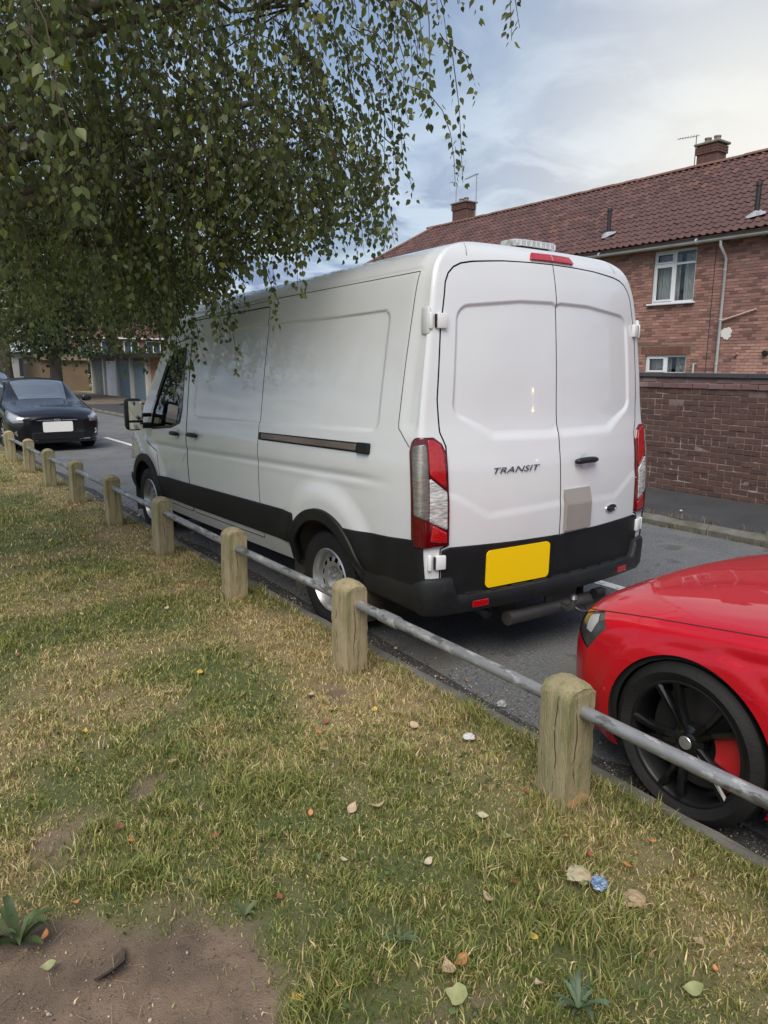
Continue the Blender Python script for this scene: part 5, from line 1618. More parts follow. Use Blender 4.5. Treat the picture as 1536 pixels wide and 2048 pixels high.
# --- wheels
def steel_wheel(parent, x, y, s):
    w = empty('wheel', (x, y, WR)); w.parent = parent
    ty = MB()
    ty.lathe([(-0.10, 0.222), (-0.105, 0.25), (-0.115, 0.30), (-0.105, 0.333), (-0.085, 0.345), (0.085, 0.345), (0.105, 0.333), (0.115, 0.30), (0.105, 0.25), (0.10, 0.222)], 64, 'x')
    for i in range(64):      # tread blocks at the shoulder
        a_ = 2 * math.pi * i / 64
        for sx in (-1, 1):
            ty.box((sx * 0.088, 0.340 * math.cos(a_), 0.340 * math.sin(a_)), (0.032, 0.012, 0.016), Matrix.Rotation(a_, 3, 'X'))
    ty.build('tyre', M_tyre, w, angle=40)
    rim = MB(); o_ = s
    prof = [(o_ * 0.100, 0.226), (o_ * 0.108, 0.216), (o_ * 0.094, 0.206), (o_ * 0.070, 0.200), (o_ * 0.042, 0.192), (o_ * 0.035, 0.178), (o_ * 0.058, 0.158), (o_ * 0.066, 0.128), (o_ * 0.060, 0.095), (o_ * 0.020, 0.085), (o_ * 0.018, 0.045), (o_ * 0.032, 0.040), (o_ * 0.034, 0.0)]
    rim.lathe(prof, 96, 'x', skip=lambda i, k: i in (6,) and (k % 8) in (1, 2, 3, 4))
    rim.build('rim', M_steel, w, angle=35)
    b = MB(); b.lathe([(o_ * -0.09, 0.2215), (o_ * 0.098, 0.2215)], 48, 'x'); b.lathe([(o_ * 0.0, 0.19), (o_ * 0.0, 0.0)], 48, 'x'); b.build('brake_drum', M_gap, w, smooth=True)
    for k in range(5):
        a_ = 2 * math.pi * k / 5
        n_ = MB(); n_.lathe([(o_ * 0.018, 0.014), (o_ * 0.040, 0.013), (o_ * 0.042, 0.0)], 6, 'x', c=(0, 0.066 * math.cos(a_), 0.066 * math.sin(a_))); n_.build('wheel_nut', M_steel, w)
    return w
for s, sx in (('L', -1), ('R', 1)):
    for hy in HUBS:
        steel_wheel(van, sx * 0.875, hy, sx)

# --- underside, towbar
mb = MB(); mb.box((0, 2.95, 0.46), (1.60, 5.3, 0.14)); mb.box((0, 1.21, 0.345), (1.6, 0.12, 0.12)); mb.box((0, 3.2, 0.40), (1.2, 2.6, 0.10)); mb.box((0, 4.96, 0.36), (1.5, 0.2, 0.1))
mb.build('underbody', M_gap, van)
M_tow = mat('towbar_metal', (0.05, 0.051, 0.054), 0.45, metal=0.4, vary=(0.07, 0.06, 0.055), scale=9)
tb = MB(); tb.tube([(-0.40, 0.07, 0.285), (0.54, 0.07, 0.270)], 0.045, 16)
tow = tb.build('towbar', M_tow, van, angle=40)
for sx in (-0.3, 0.35):
    tb = MB(); tb.box((sx, 0.22, 0.36), (0.03, 0.22, 0.18)); tb.build('towbar_bracket', M_tow, tow)
tb = MB(); tb.box((0.10, 0.085, 0.315), (0.30, 0.020, 0.11), bev=0.006); tb.build('towball_plate', M_tow, tow)
tb = MB(); tb.tube([(0.06, 0.10, 0.30), (0.06, -0.02, 0.285), (0.06, -0.055, 0.31), (0.06, -0.06, 0.345)], 0.020, 10)
tb.lathe([(-0.028, 0.004), (-0.02, 0.02), (0, 0.028), (0.02, 0.02), (0.028, 0.004)], 16, 'z', c=(0.06, -0.06, 0.362)); tb.build('towball', mat('towball_metal', (0.25, 0.25, 0.26), 0.3, metal=0.9), tow, angle=40)
tb = MB(); tb.tube([(0.16, 0.07, 0.28), (0.20, -0.01, 0.235), (0.26, -0.02, 0.225), (0.29, 0.02, 0.245)], 0.012, 8); tb.build('tow_hook', M_tow, tow, smooth=True)
tb = MB(); tb.lathe([(0.36, 0.0), (0.36, 0.036), (0.44, 0.036), (0.44, 0.028), (0.45, 0.0)], 16, 'x', c=(0, 0.02, 0.318)); tb.build('tow_socket', M_blackpl, tow, angle=40)
# exhaust
tb = MB(); tb.tube([(-0.35, 1.0, 0.30), (-0.37, 0.45, 0.30), (-0.42, 0.22, 0.27)], 0.033, 12); tb.build('exhaust_pipe', M_tow, van, smooth=True)

# --- mirrors
for s, sx in (('L', -1), ('R', 1)):
    mz, my = 1.29, 4.78
    mb = MB(); mb.box((sx * 1.165, my, mz), (0.18, 0.13, 0.33), Matrix.Rotation(sx * 0.12, 3, 'Z'), bev=0.045)
    mh = mb.build('door_mirror', M_blackpl2, van, angle=50)
    mb = MB(); mb.box((sx * 1.163, my - 0.066, mz + 0.04), (0.135, 0.008, 0.20), Matrix.Rotation(sx * 0.12, 3, 'Z'), bev=0.004); mb.build('mirror_glass', mat('mirror', (0.8, 0.82, 0.84), 0.02, metal=1.0), mh)
    mb = MB(); mb.box((sx * 1.163, my - 0.066, mz - 0.115), (0.135, 0.008, 0.075), Matrix.Rotation(sx * 0.12, 3, 'Z'), bev=0.004); mb.build('mirror_glass', MATS['mirror'], mh)
    mb = MB(); mb.box((sx * 1.05, my + 0.02, mz - 0.12), (0.16, 0.09, 0.06), bev=0.02); mb.box((sx * 1.05, my + 0.02, mz - 0.01), (0.16, 0.07, 0.04), bev=0.015); mb.build('mirror_arm', M_blackpl2, mh, angle=50)

# --- front end: lamps, grille, black bumper, cab interior
for s in 'LR':
    van_panel('headlamp', M_clearlens, van, lambda k, l: sd_poly(k * 0.6, l, [(1.72, 0.90), (2.28, 0.80), (2.30, 1.02), (1.80, 1.18)], 0.03), np.linspace(2.8, 4.0, 60), np.linspace(0.75, 1.25, 40), off=0.006, side=s, thick=0.01)
van_panel('front_bumper', M_blackpl, van, lambda k, l: sd_poly(k * 0.6, l, [(1.86, 0.40), (3.2, 0.40), (3.2, 0.72), (1.86, 0.70)], 0.01), np.linspace(3.0, 5, 80), np.linspace(0.40, 0.8, 30), off=0.014, side='B', thick=0.012)
van_panel('grille', M_blackpl, van, lambda k, l: sd_poly(k * 0.6, l, [(2.5, 0.80), (3.2, 0.80), (3.2, 1.06), (2.4, 1.06)], 0.03), np.linspace(3.9, 5, 50), np.linspace(0.75, 1.1, 30), off=0.008, side='B', thick=0.01)
M_trim = mat('cab_trim', (0.03, 0.031, 0.034), 0.8)
mb = MB(); mb.box((0, 4.95, 1.08), (1.75, 0.55, 0.30), bev=0.08); mb.build('dashboard', M_trim, van, angle=50)
for sx in (-0.5, 0.1, 0.55):
    mb = MB(); mb.box((sx, 4.02, 0.95), (0.48, 0.5, 0.16), bev=0.05); mb.box((sx, 3.80, 1.25), (0.46, 0.14, 0.62), Matrix.Rotation(0.15, 3, 'X'), bev=0.06)
    st = mb.build('cab_seat', M_trim, van, angle=50)
    mb = MB(); mb.box((sx, 3.74, 1.66), (0.26, 0.10, 0.20), bev=0.05); mb.build('headrest', M_trim, st, angle=50)
mb = MB(); mb.lathe([(0, 0.19), (0.012, 0.20), (0.025, 0.19), (0.012, 0.18), (0, 0.19)], 28, 'z', c=(0, 0, 0)); sw_ = mb.build('steering_wheel', M_trim, van, smooth=True)
sw_.location = (0.55, 4.55, 1.17); sw_.rotation_euler = (R(-55), 0, 0)
mb = MB(); mb.box((0, 3.60, 1.3), (1.78, 0.02, 1.7)); mb.build('bulkhead', M_trim, van)

# --- the street lamp behind us whose lit lantern shows in the gloss of the left rear door
_p = v_pos(np.array([0.215]), np.array([1.66]))[0]; _n = v_nrm(np.array([0.215]), np.array([1.66]))[0] * NSGN
_p = Vector((-_p[0], _p[1], _p[2])); _n = Vector((-_n[0], _n[1], _n[2]))
_d = (_p - Vector(CAM)).normalized(); _r = _d - 2 * _d.dot(_n) * _n
_t = min(30.0, (5.0 - _p.z) / max(_r.z, 0.02)); _q = _p + _r * _t
print('STREET LAMP', _q, _t, _r)
lamp = empty('street_lamp', (_q.x, _q.y, 0), label='grey street lamp with a lit yellow lantern standing behind the cars', cat='street lamp')
mb = MB(); mb.tube([(0.5, 0, 0), (0.5, 0, 1.2), (0.5, 0, _q.z + 0.1)], [0.075, 0.06, 0.045], 12); mb.tube([(0.5, 0, _q.z + 0.08), (0.25, 0, _q.z + 0.16), (0.0, 0, _q.z + 0.14)], 0.03, 8); mb.build('column', M_steel, lamp, smooth=True)
mb = MB(); mb.lathe([(0.14, 0.02), (0.12, 0.15), (0.04, 0.20), (0.03, 0.19)], 20, 'z', c=(0, 0, _q.z)); hd = mb.build('lantern_hood', M_steel, lamp, smooth=True)
mb = MB(); mb.lathe([(0.06, 0.07), (0.03, 0.09), (-0.01, 0.08), (-0.04, 0.0)], 20, 'z', c=(0, 0, _q.z)); mb.build('lantern_bowl', mat('lamp_glow', (0.9, 0.7, 0.3), 0.4, emission=((1.0, 0.72, 0.22), 40.0)), hd, smooth=True)
# ================================================================== cars (section lofts)
class Loft:
    """half body from control sections: st = list of (s, [(x,z)*8]); s runs from the nose backwards"""
    def __init__(self, st):
        self.s = [a for a, _ in st]
        P = np.array([p for _, p in st], float)              # (n,8,2)
        self.fx = [pchip(self.s, P[:, i, 0]) for i in range(8)]
        self.fz = [pchip(self.s, P[:, i, 1]) for i in range(8)]
        self.relief = None
    def pos(self, s, t):
        """t 0..7 along the section (0 sill .. 7 centre line)"""
        s, t = np.broadcast_arrays(np.asarray(s, float), np.asarray(t, float))
        X = np.stack([f(s) for f in self.fx], -1); Z = np.stack([f(s) for f in self.fz], -1)
        i = np.clip(np.floor(t).astype(int), 0, 6); u = t - i
        def g(A, j):
            return np.take_along_axis(A, np.clip(j, 0, 7)[..., None], -1)[..., 0]
        def cr(A, mir):
            p0, p1, p2, p3 = g(A, i - 1), g(A, i), g(A, i + 1), g(A, i + 2)
            p0 = np.where(i == 0, 2 * p1 - p2, p0)
            p3 = np.where(i == 6, (-g(A, i) if mir else g(A, i)), p3)
            return 0.5 * (2 * p1 + (p2 - p0) * u + (2 * p0 - 5 * p1 + 4 * p2 - p3) * u * u + (3 * p1 - p0 - 3 * p2 + p3) * u ** 3)
        return np.stack([cr(X, True), -s, cr(Z, False)], -1)
    def nrm(self, s, t):
        e = 4e-3
        s0, s1 = np.clip(s - e, self.s[0], self.s[-1]), np.clip(s + e, self.s[0], self.s[-1])
        n = np.cross(self.full(s, np.clip(t + e, 0, 7)) - self.full(s, np.clip(t - e, 0, 7)), self.full(s1, t) - self.full(s0, t))
        return n / np.maximum(np.linalg.norm(n, axis=-1, keepdims=True), 1e-9)
    def nrm0(self, s, t):
        e = 4e-3
        s0, s1 = np.clip(s - e, self.s[0], self.s[-1]), np.clip(s + e, self.s[0], self.s[-1])
        n = np.cross(self.pos(s, np.clip(t + e, 0, 7)) - self.pos(s, np.clip(t - e, 0, 7)), self.pos(s1, t) - self.pos(s0, t))
        return n / np.maximum(np.linalg.norm(n, axis=-1, keepdims=True), 1e-9)
    def full(self, s, t):
        P = self.pos(s, t)
        if self.relief is not None:
            P = P + self.nrm0(s, t) * self.relief(s, t, P)[..., None]
        return P
    def panel(self, name, m, parent, keep=None, ss=None, ts=None, off=0.0, thick=0.0, sides='LR'):
        S, T = np.meshgrid(ss, ts); S, T = S.ravel().copy(), T.ravel().copy()
        nk, nl = len(ss), len(ts)
        i = (np.arange(nl - 1)[:, None] * nk + np.arange(nk - 1)[None]).ravel()
        F = np.stack([i, i + 1, i + nk + 1, i + nk], 1)
        if keep is not None:
            kp = lambda s, t: keep(s, t, self.pos(s, t))
            f = kp(S[F].mean(1), T[F].mean(1)) < 0
            used = np.zeros(len(S), bool); used[F[f].ravel()] = True
            rem = np.zeros(len(S), bool); rem[F[~f].ravel()] = True
            b = np.where(used & rem)[0]
            for _ in range(4):
                s_, t_ = S[b], T[b]; e = 1e-4
                v = kp(s_, t_); gs = (kp(s_ + e, t_) - kp(s_ - e, t_)) / (2 * e); gt = (kp(s_, t_ + e) - kp(s_, t_ - e)) / (2 * e)
                h = np.linalg.norm(self.pos(s_, np.clip(t_ + 5e-3, 0, 7)) - self.pos(s_, np.clip(t_ - 5e-3, 0, 7)), axis=-1) / 1e-2 + 1e-3
                gt2 = gt / h ** 2; den = gs * gs + gt * gt2 + 1e-9
                S[b] = s_ - np.clip(v * gs / den, -.05, .05); T[b] = np.clip(t_ - np.clip(v * gt2 / den, -.3, .3), 0, 7)
            S = np.clip(S, self.s[0], self.s[-1])
            F = F[f]
            u = np.unique(F); idx = np.full(len(S), -1); idx[u] = np.arange(len(u)); S, T, F = S[u], T[u], idx[F]
        N = self.nrm(S, T); sg = 1.0 if self._sg() > 0 else -1.0
        P = self.full(S, T) + N * sg * off; N = N * sg
        Vs, Fs, Ns, b = [], [], [], 0
        for s in sides:
            m3 = np.array([-1.0, 1, 1]) if s == 'L' else np.array([1.0, 1, 1])
            Vs.append(P * m3); Ns.append(N * m3); fl = (sg < 0) != (s == 'L')
            Fs.append((F if fl else F[:, ::-1]) + b); b += len(P)
        V, F = np.concatenate(Vs), np.concatenate(Fs)
        o = mesh_np(name, V, F, m, parent, normals=np.concatenate(Ns) if not thick else None)
        if thick:
            md = o.modifiers.new('thickness', 'SOLIDIFY'); md.thickness = thick; md.offset = -1
            o.data.set_sharp_from_angle(angle=R(50))
        return o
    def _sg(self):
        a = self.nrm0(np.array([self.s[-1] * .5]), np.array([2.0]))[0]
        return a[0]

def alloy_wheel(parent, x, y, r, s, spoke_m, rim_m, caliper=None, steer=0.0, width=0.235, spokes=5, rot=0.3):
    w = empty('wheel', (x, y, r), steer); w.parent = parent
    h = width / 2; rr = r * 0.765
    ty = MB()
    ty.lathe([(-h * .86, rr), (-h * .98, rr + .02), (-h * 1.05, (rr + r) / 2), (-h * .95, r - .018), (-h * .80, r), (h * .80, r), (h * .95, r - .018), (h * 1.05, (rr + r) / 2), (h * .98, rr + .02), (h * .86, rr)], 72, 'x')
    ty.build('tyre', M_tyre, w, angle=40)
    b = MB(); b.lathe([(s * h * .86, rr + .004), (s * h * .92, rr - .006), (s * h * .80, rr - .016), (s * h * .1, rr - .022), (-s * h * .8, rr - .01)], 64, 'x'); b.build('rim', rim_m, w, smooth=True)
    for k in range(spokes):
        a0 = 2 * math.pi * k / spokes + rot
        for da in (-0.15, 0.15):
            m_ = MB(); V = []
            for (rad, ang, wd, xo) in ((0.045, a0 + da * 1.2, .018, h * .60), (rr * .55, a0 + da * .9, .014, h * .72), (rr - .008, a0 + da * 1.25, .018, h * .80)):
                c_ = Vector((0, math.cos(ang), math.sin(ang))); t_ = Vector((0, -math.sin(ang), math.cos(ang)))
                for (tt, xx) in ((-1, 0), (-.55, .012), (.55, .012), (1, 0), (.7, -.03), (-.7, -.03)):
                    V.append(c_ * rad + t_ * wd * tt + Vector((s * (xo + xx), 0, 0)))
            F = [(j * 6 + k2, j * 6 + (k2 + 1) % 6, (j + 1) * 6 + (k2 + 1) % 6, (j + 1) * 6 + k2) for j in range(2) for k2 in range(6)] + [tuple(range(6)), tuple(range(12, 18))]
            m_.add(V, F); m_.build('spoke', spoke_m, w)
    c = MB(); c.lathe([(s * h * .3, .075), (s * h * .60, .07), (s * h * .70, .05), (s * h * .76, .032), (s * h * .78, 0)], 30, 'x'); hb = c.build('hub', spoke_m, w, angle=30)
    c = MB(); c.lathe([(s * h * .775, .028), (s * h * .80, .026), (s * h * .80, 0)], 24, 'x'); c.build('hub_cap', M_steel, hb, angle=30)
    d = MB(); d.lathe([(s * -.005, rr * .80), (s * .012, rr * .80), (s * .012, 0.06)], 48, 'x'); d.build('brake_disc', mat('disc_iron', (0.10, 0.095, 0.09), 0.45, metal=0.8), w, angle=30)
    k_ = MB(); k_.lathe([(-s * .02, rr - .03), (-s * .02, 0)], 32, 'x'); k_.build('backplate', M_gap, w)
    if caliper:
        V, F = [], []
        for j, xo in enumerate((-.035, .062)):
            for rad in (rr * .46, rr * .90):
                for i in range(9):
                    a = caliper[1] - .58 + 1.16 * i / 8
                    V.append((s * xo, rad * math.cos(a), rad * math.sin(a)))
        n = 9
        for i in range(8):
            F += [(i, i + 1, n + i + 1, n + i), (2 * n + i, 3 * n + i, 3 * n + i + 1, 2 * n + i + 1), (n + i, n + i + 1, 3 * n + i + 1, 3 * n + i), (i, 2 * n + i, 2 * n + i + 1, i + 1)]
        F += [(0, n, 3 * n, 2 * n), (8, 2 * n + 8, 3 * n + 8, n + 8)]
        m_ = MB(); m_.add(V, F); m_.build('brake_caliper', caliper[0], w)
    return w

def car(name, st, loc, rz, label, paint, wheels, r, wx, glassm, feats, group=None, arch_r=None, caliper=None, spoke_m=None, rim_m=None, relief=None, hl_m=None, steer=0.0, rot=.3):
    root = empty(name, loc, rz, label, 'car', group)
    lf = Loft(st); lf.relief = relief
    Lg = lf.s[-1]
    ar = arch_r or r + 0.045
    def d_arch(s, t, P):
        d = np.full(np.shape(s), 9.0)
        for ws in wheels: d = np.minimum(d, np.hypot(s - ws, P[..., 2] - r) - ar)
        return np.where(t < 4.2, d, .5)
    wnd = [lambda s, t, P, p=p: sd_poly(s, t * .2, [(a, b * .2) for a, b in p], 0.03) for p in feats['windows']]
    gaps = [lambda s, t, P, p=p: np.abs(sd_poly(s, t * .12, [(a, b * .12) for a, b in p], 0.03)) - 0.0022 for p in feats.get('gaps', [])]
    hl = feats.get('headlamp')
    hls = (lambda s, t, P: sd_poly(s * 1.0, t * .12, [(a, b * .12) for a, b in hl], 0.012)) if hl else None
    def keep(s, t, P):
        d = d_arch(s, t, P)
        for w in wnd: d = np.minimum(d, w(s, t, P))
        if hls is not None: d = np.minimum(d, hls(s, t, P) - .002)
        return -d
    ss = np.concatenate([np.linspace(0, .5, 70), np.linspace(.5, Lg - .5, int((Lg - 1) / .022))[1:], np.linspace(Lg - .5, Lg, 36)[1:]])
    body = lf.panel('body', paint, root, keep, ss, np.linspace(0, 7, 110))
    lf.panel('inner_shell', M_gap, root, lambda s, t, P: -np.minimum(d_arch(s, t, P) + .02, P[..., 2] * 0 + 9), ss[::3], np.linspace(0, 4.6, 40), off=-0.03)
    for p, w in zip(feats['windows'], wnd):
        s0, s1 = min(a for a, _ in p) - .08, max(a for a, _ in p) + .08; t0, t1 = max(0, min(b for _, b in p) - .3), min(7, max(b for _, b in p) + .3)
        centre = t1 >= 7
        for sd_ in (['LR'] if centre else ['L', 'R']):
            g = lf.panel('windscreen' if centre else 'window', glassm, root, lambda s, t, P: w(s, t, P) - .008, np.linspace(s0, s1, 60), np.linspace(t0, t1, 50), off=-0.006, sides=sd_)
            lf.panel('window_seal', M_blackpl, g, lambda s, t, P: np.maximum(w(s, t, P) - .003, -(w(s, t, P) + .016)), np.linspace(s0, s1, 140), np.linspace(t0, t1, 110), off=-0.002, sides=sd_)
    for p, w in zip(feats.get('gaps', []), gaps):
        s0, s1 = min(a for a, _ in p) - .05, max(a for a, _ in p) + .05; t0, t1 = max(0, min(b for _, b in p) - .2), min(7, max(b for _, b in p) + .2)
        lf.panel('panel_gap', M_gap, root, lambda s, t, P: np.maximum(w(s, t, P), -d_arch(s, t, P)), np.linspace(s0, s1, 420), np.linspace(t0, t1, 260), off=0.0012)
    if hls is not None:
        s0, s1 = max(0, min(a for a, _ in hl) - .03), max(a for a, _ in hl) + .03; t0, t1 = min(b for _, b in hl) - .2, max(b for _, b in hl) + .2
        for sd_ in 'LR':
            h = lf.panel('headlamp', hl_m[0], root, lambda s, t, P: hls(s, t, P), np.linspace(s0, s1, 70), np.linspace(t0, t1, 60), off=-0.004, sides=sd_)
            if feats.get('hl_in'):
                q = feats['hl_in']
                f2 = lambda s, t, P: sd_poly(s, t * .12, [(a, b * .12) for a, b in q], 0.01)
                lf.panel('reflector', hl_m[1], h, f2, np.linspace(s0, s1, 90), np.linspace(t0, t1, 80), off=-0.0015, sides=sd_)
    # nose and tail caps
    for s_end, nm in ((0.0, 'nose'), (Lg, 'tail')):
        ts = np.linspace(0, 7, 60); P = lf.pos(np.full(60, s_end), ts)
        ring = np.concatenate([P, (P * [-1, 1, 1])[::-1][1:]])
        c = ring.mean(0); V = np.concatenate([ring, [c]]); n = len(ring)
        o = mesh_np(nm, V, np.array([(i, (i + 1) % n, n) for i in range(n)]), paint, root)
    # wheels, liners, floor
    for j, ws in enumerate(wheels):
        for sx in (-1, 1):
            alloy_wheel(root, sx * (wx - .115), -ws, r, sx, spoke_m, rim_m, caliper if caliper and j == 0 else None, steer if j == 0 else 0.0, rot=rot)
            V, F = [], []
            for k, (xx, rad) in enumerate(((wx - .012, ar + .012), (wx - .34, ar + .012), (wx - .34, .02))):
                for i in range(25):
                    a = math.pi * (i / 24 * 1.2 - .1); V.append((sx * xx, -ws + rad * math.cos(a), r + rad * math.sin(a)))
            F = [(k * 25 + i, k * 25 + i + 1, (k + 1) * 25 + i + 1, (k + 1) * 25 + i) for k in range(2) for i in range(24)]
            mesh_np('wheel_liner', V, np.array(F), M_gap, root)
    mb = MB(); mb.box((0, -Lg / 2, .24), (wx * 2 - .75, Lg - .3, .10)); mb.build('floor_pan', M_gap, root)
    return root, lf

# ---- red saloon
M_red = mat('red_paint', (0.48, 0.0015, 0.011), 0.45, coat=0.8, coat_rough=0.03, spec=0.2, vary=(0.42, 0.0015, 0.010), scale=2)
M_dglass = mat('dark_glass', (0.015, 0.018, 0.02), 0.02, spec=0.7, coat=0.6)
M_darkalloy = mat('dark_alloy', (0.020, 0.021, 0.023), 0.25, metal=0.7, coat=0.5)
M_rimdark = mat('rim_dark', (0.018, 0.018, 0.02), 0.4, metal=0.5)
M_caliper = mat('caliper_red', (0.42, 0.012, 0.018), 0.4, coat=0.5)
M_hlglass = mat('headlamp_glass', (0.030, 0.034, 0.034), 0.2, spec=0.3, coat=0.3, vary=(0.06, 0.065, 0.06), scale=9)
M_hlref = mat('headlamp_reflector', (0.34, 0.34, 0.335), 0.5, metal=0.0, spec=0.2)
SED = [
 (0.00, [(.34, .20), (.38, .27), (.40, .40), (.40, .52), (.37, .60), (.26, .625), (.13, .635), (0, .64)]),
 (0.03, [(.52, .19), (.56, .26), (.585, .41), (.58, .54), (.54, .625), (.40, .660), (.2, .675), (0, .68)]),
 (0.10, [(.67, .185), (.71, .26), (.73, .41), (.725, .555), (.68, .648), (.53, .700), (.27, .722), (0, .73)]),
 (0.22, [(.775, .18), (.81, .26), (.83, .41), (.83, .565), (.785, .672), (.63, .738), (.32, .765), (0, .775)]),
 (0.38, [(.83, .175), (.865, .26), (.888, .41), (.890, .58), (.850, .702), (.69, .772), (.35, .803), (0, .813)]),
 (0.60, [(.86, .17), (.890, .26), (.912, .42), (.912, .61), (.876, .738), (.72, .808), (.37, .838), (0, .848)]),
 (0.95, [(.865, .17), (.895, .26), (.915, .43), (.915, .655), (.882, .782), (.735, .848), (.38, .880), (0, .890)]),
 (1.30, [(.865, .17), (.895, .26), (.912, .43), (.912, .690), (.880, .825), (.735, .885), (.38, .925), (0, .937)]),
 (1.46, [(.865, .17), (.895, .26), (.912, .43), (.912, .705), (.880, .855), (.735, .905), (.40, .955), (0, .965)]),
 (2.15, [(.865, .17), (.895, .26), (.912, .43), (.912, .72), (.875, .91), (.72, 1.18), (.56, 1.355), (0, 1.41)]),
 (2.65, [(.865, .17), (.895, .26), (.912, .43), (.912, .73), (.872, .93), (.725, 1.19), (.565, 1.375), (0, 1.43)]),
 (3.35, [(.865, .17), (.895, .26), (.912, .43), (.912, .75), (.868, .95), (.70, 1.17), (.53, 1.335), (0, 1.395)]),
 (4.08, [(.85, .18), (.88, .27), (.900, .44), (.900, .77), (.855, .955), (.66, 1.0), (.34, 1.03), (0, 1.04)]),
 (4.50, [(.78, .22), (.82, .30), (.85, .45), (.845, .76), (.80, .93), (.62, .975), (.32, .985), (0, .99)]),
 (4.66, [(.56, .26), (.62, .33), (.66, .47), (.66, .70), (.62, .86), (.48, .90), (.26, .91), (0, .915)])]
def rm(s): return s * .675 if s <= .4 else s - .13
SED = [(rm(a), p) for a, p in SED]
def red_relief(s, t, P):
    # character line along the shoulder and a flare over the wheel
    d = 0.008 * np.exp(-((t - 4.0) / .16) ** 2) * sstep(.3, .7, s) - 0.010 * np.exp(-((t - 3.55) / .22) ** 2) * sstep(.35, .8, s)
    r = np.hypot(s - 0.752, P[..., 2] - .33)
    return d + 0.012 * (1 - sstep(.40, .47, r)) * (t < 4)
feats = dict(windows=[[(1.50, 5.75), (2.10, 5.98), (2.10, 7.4), (1.50, 7.4)], [(3.42, 5.9), (4.02, 5.4), (4.02, 7.4), (3.42, 7.4)], [(1.62, 4.35), (2.28, 5.72), (2.70, 5.75), (2.72, 4.25)], [(2.80, 4.25), (2.80, 5.75), (3.30, 5.70), (3.85, 4.35)]],
             gaps=[[(0.14, 4.30), (1.44, 4.55), (1.50, 7.5), (0.14, 7.5)], [(1.52, .35), (2.74, .35), (2.74, 4.15), (1.52, 4.15)], [(2.76, .35), (3.5, .8), (3.9, 4.15), (2.76, 4.15)]],
             headlamp=[(0.19, 3.32), (0.36, 2.92), (0.46, 3.72), (0.40, 4.30), (0.24, 4.20), (0.12, 4.02)],
             hl_in=[(0.30, 3.55), (0.37, 3.45), (0.40, 3.9), (0.37, 4.2), (0.28, 4.10)])
feats = {k: ([(rm(a), b) for a, b in v] if k.startswith('h') else [[(rm(a), b) for a, b in q] for q in v]) for k, v in feats.items()}
red, rl = car('red_car', SED, (-0.07, -0.735, 0), 0.0, 'glossy red saloon car with dark alloy wheels and red brake calipers parked behind the van', M_red, (0.752, 3.59), 0.330, 0.915, M_dglass, feats,
              caliper=(M_caliper, math.pi + 0.12), spoke_m=M_darkalloy, rim_m=M_rimdark, relief=red_relief, hl_m=(M_hlglass, M_hlref), arch_r=0.362, steer=R(-3), rot=1.13)
mb = MB(); mb.box((0, 0.008, .42), (.62, .03, .26), bev=.04); gr = mb.build('grille', M_blackpl, red)
for k in range(6):
    mb = MB(); mb.box((0, .026, .32 + .04 * k), (.58, .008, .008)); mb.build('grille_bar', M_chrome, gr)
mb = MB(); mb.box((0, 0.028, .38), (.52, .008, .11)); mb.build('front_plate', M_white, red)
mb = MB(); mb.box((-.6, -.05, .25), (.22, .06, .09), Matrix.Rotation(.5, 3, 'Z')); mb.box((.6, -.05, .25), (.22, .06, .09), Matrix.Rotation(-.5, 3, 'Z')); mb.build('air_intake', M_blackpl, red)
for sx in (-1, 1):
    mb = MB(); mb.box((sx * 1.0, -1.80, .99), (.17, .10, .13), bev=.035); mb.build('door_mirror', M_red, red, angle=50)

# ---- black hatchback facing us
M_blackpaint = mat('black_paint', (0.004, 0.004, 0.006), 0.3, coat=0.8, coat_rough=0.02, spec=0.3)
M_cglass = mat('car_glass', (0.085, 0.10, 0.12), 0.02, spec=1.0, coat=1.0, ior=1.7)
HAT = [
 (0.00, [(.46, .19), (.50, .26), (.53, .40), (.52, .56), (.48, .66), (.36, .705), (.18, .72), (0, .725)]),
 (0.05, [(.64, .185), (.68, .26), (.71, .41), (.70, .58), (.65, .695), (.48, .745), (.24, .765), (0, .77)]),
 (0.16, [(.76, .18), (.80, .26), (.825, .42), (.82, .60), (.765, .735), (.57, .80), (.29, .825), (0, .83)]),
 (0.32, [(.83, .18), (.865, .26), (.885, .43), (.885, .63), (.83, .775), (.63, .845), (.32, .875), (0, .885)]),
 (0.60, [(.855, .18), (.885, .26), (.905, .44), (.908, .66), (.860, .825), (.67, .89), (.34, .925), (0, .935)]),
 (1.00, [(.855, .18), (.885, .26), (.905, .44), (.908, .70), (.870, .89), (.70, .955), (.36, .99), (0, 1.0)]),
 (1.16, [(.855, .18), (.885, .26), (.905, .44), (.908, .715), (.872, .915), (.70, .985), (.38, 1.025), (0, 1.035)]),
 (1.95, [(.855, .18), (.885, .26), (.905, .44), (.908, .73), (.865, .945), (.70, 1.24), (.55, 1.415), (0, 1.465)]),
 (2.45, [(.855, .18), (.885, .26), (.905, .44), (.908, .75), (.862, .97), (.71, 1.25), (.56, 1.435), (0, 1.485)]),
 (3.30, [(.855, .18), (.885, .26), (.905, .44), (.908, .79), (.855, 1.01), (.68, 1.23), (.52, 1.385), (0, 1.44)]),
 (4.00, [(.84, .20), (.87, .28), (.89, .45), (.89, .82), (.84, 1.02), (.64, 1.10), (.44, 1.17), (0, 1.22)]),
 (4.25, [(.74, .24), (.79, .32), (.82, .46), (.82, .80), (.78, .96), (.60, 1.0), (.35, 1.02), (0, 1.03)]),
 (4.34, [(.60, .28), (.66, .34), (.70, .47), (.70, .75), (.66, .90), (.52, .93), (.30, .94), (0, .945)])]
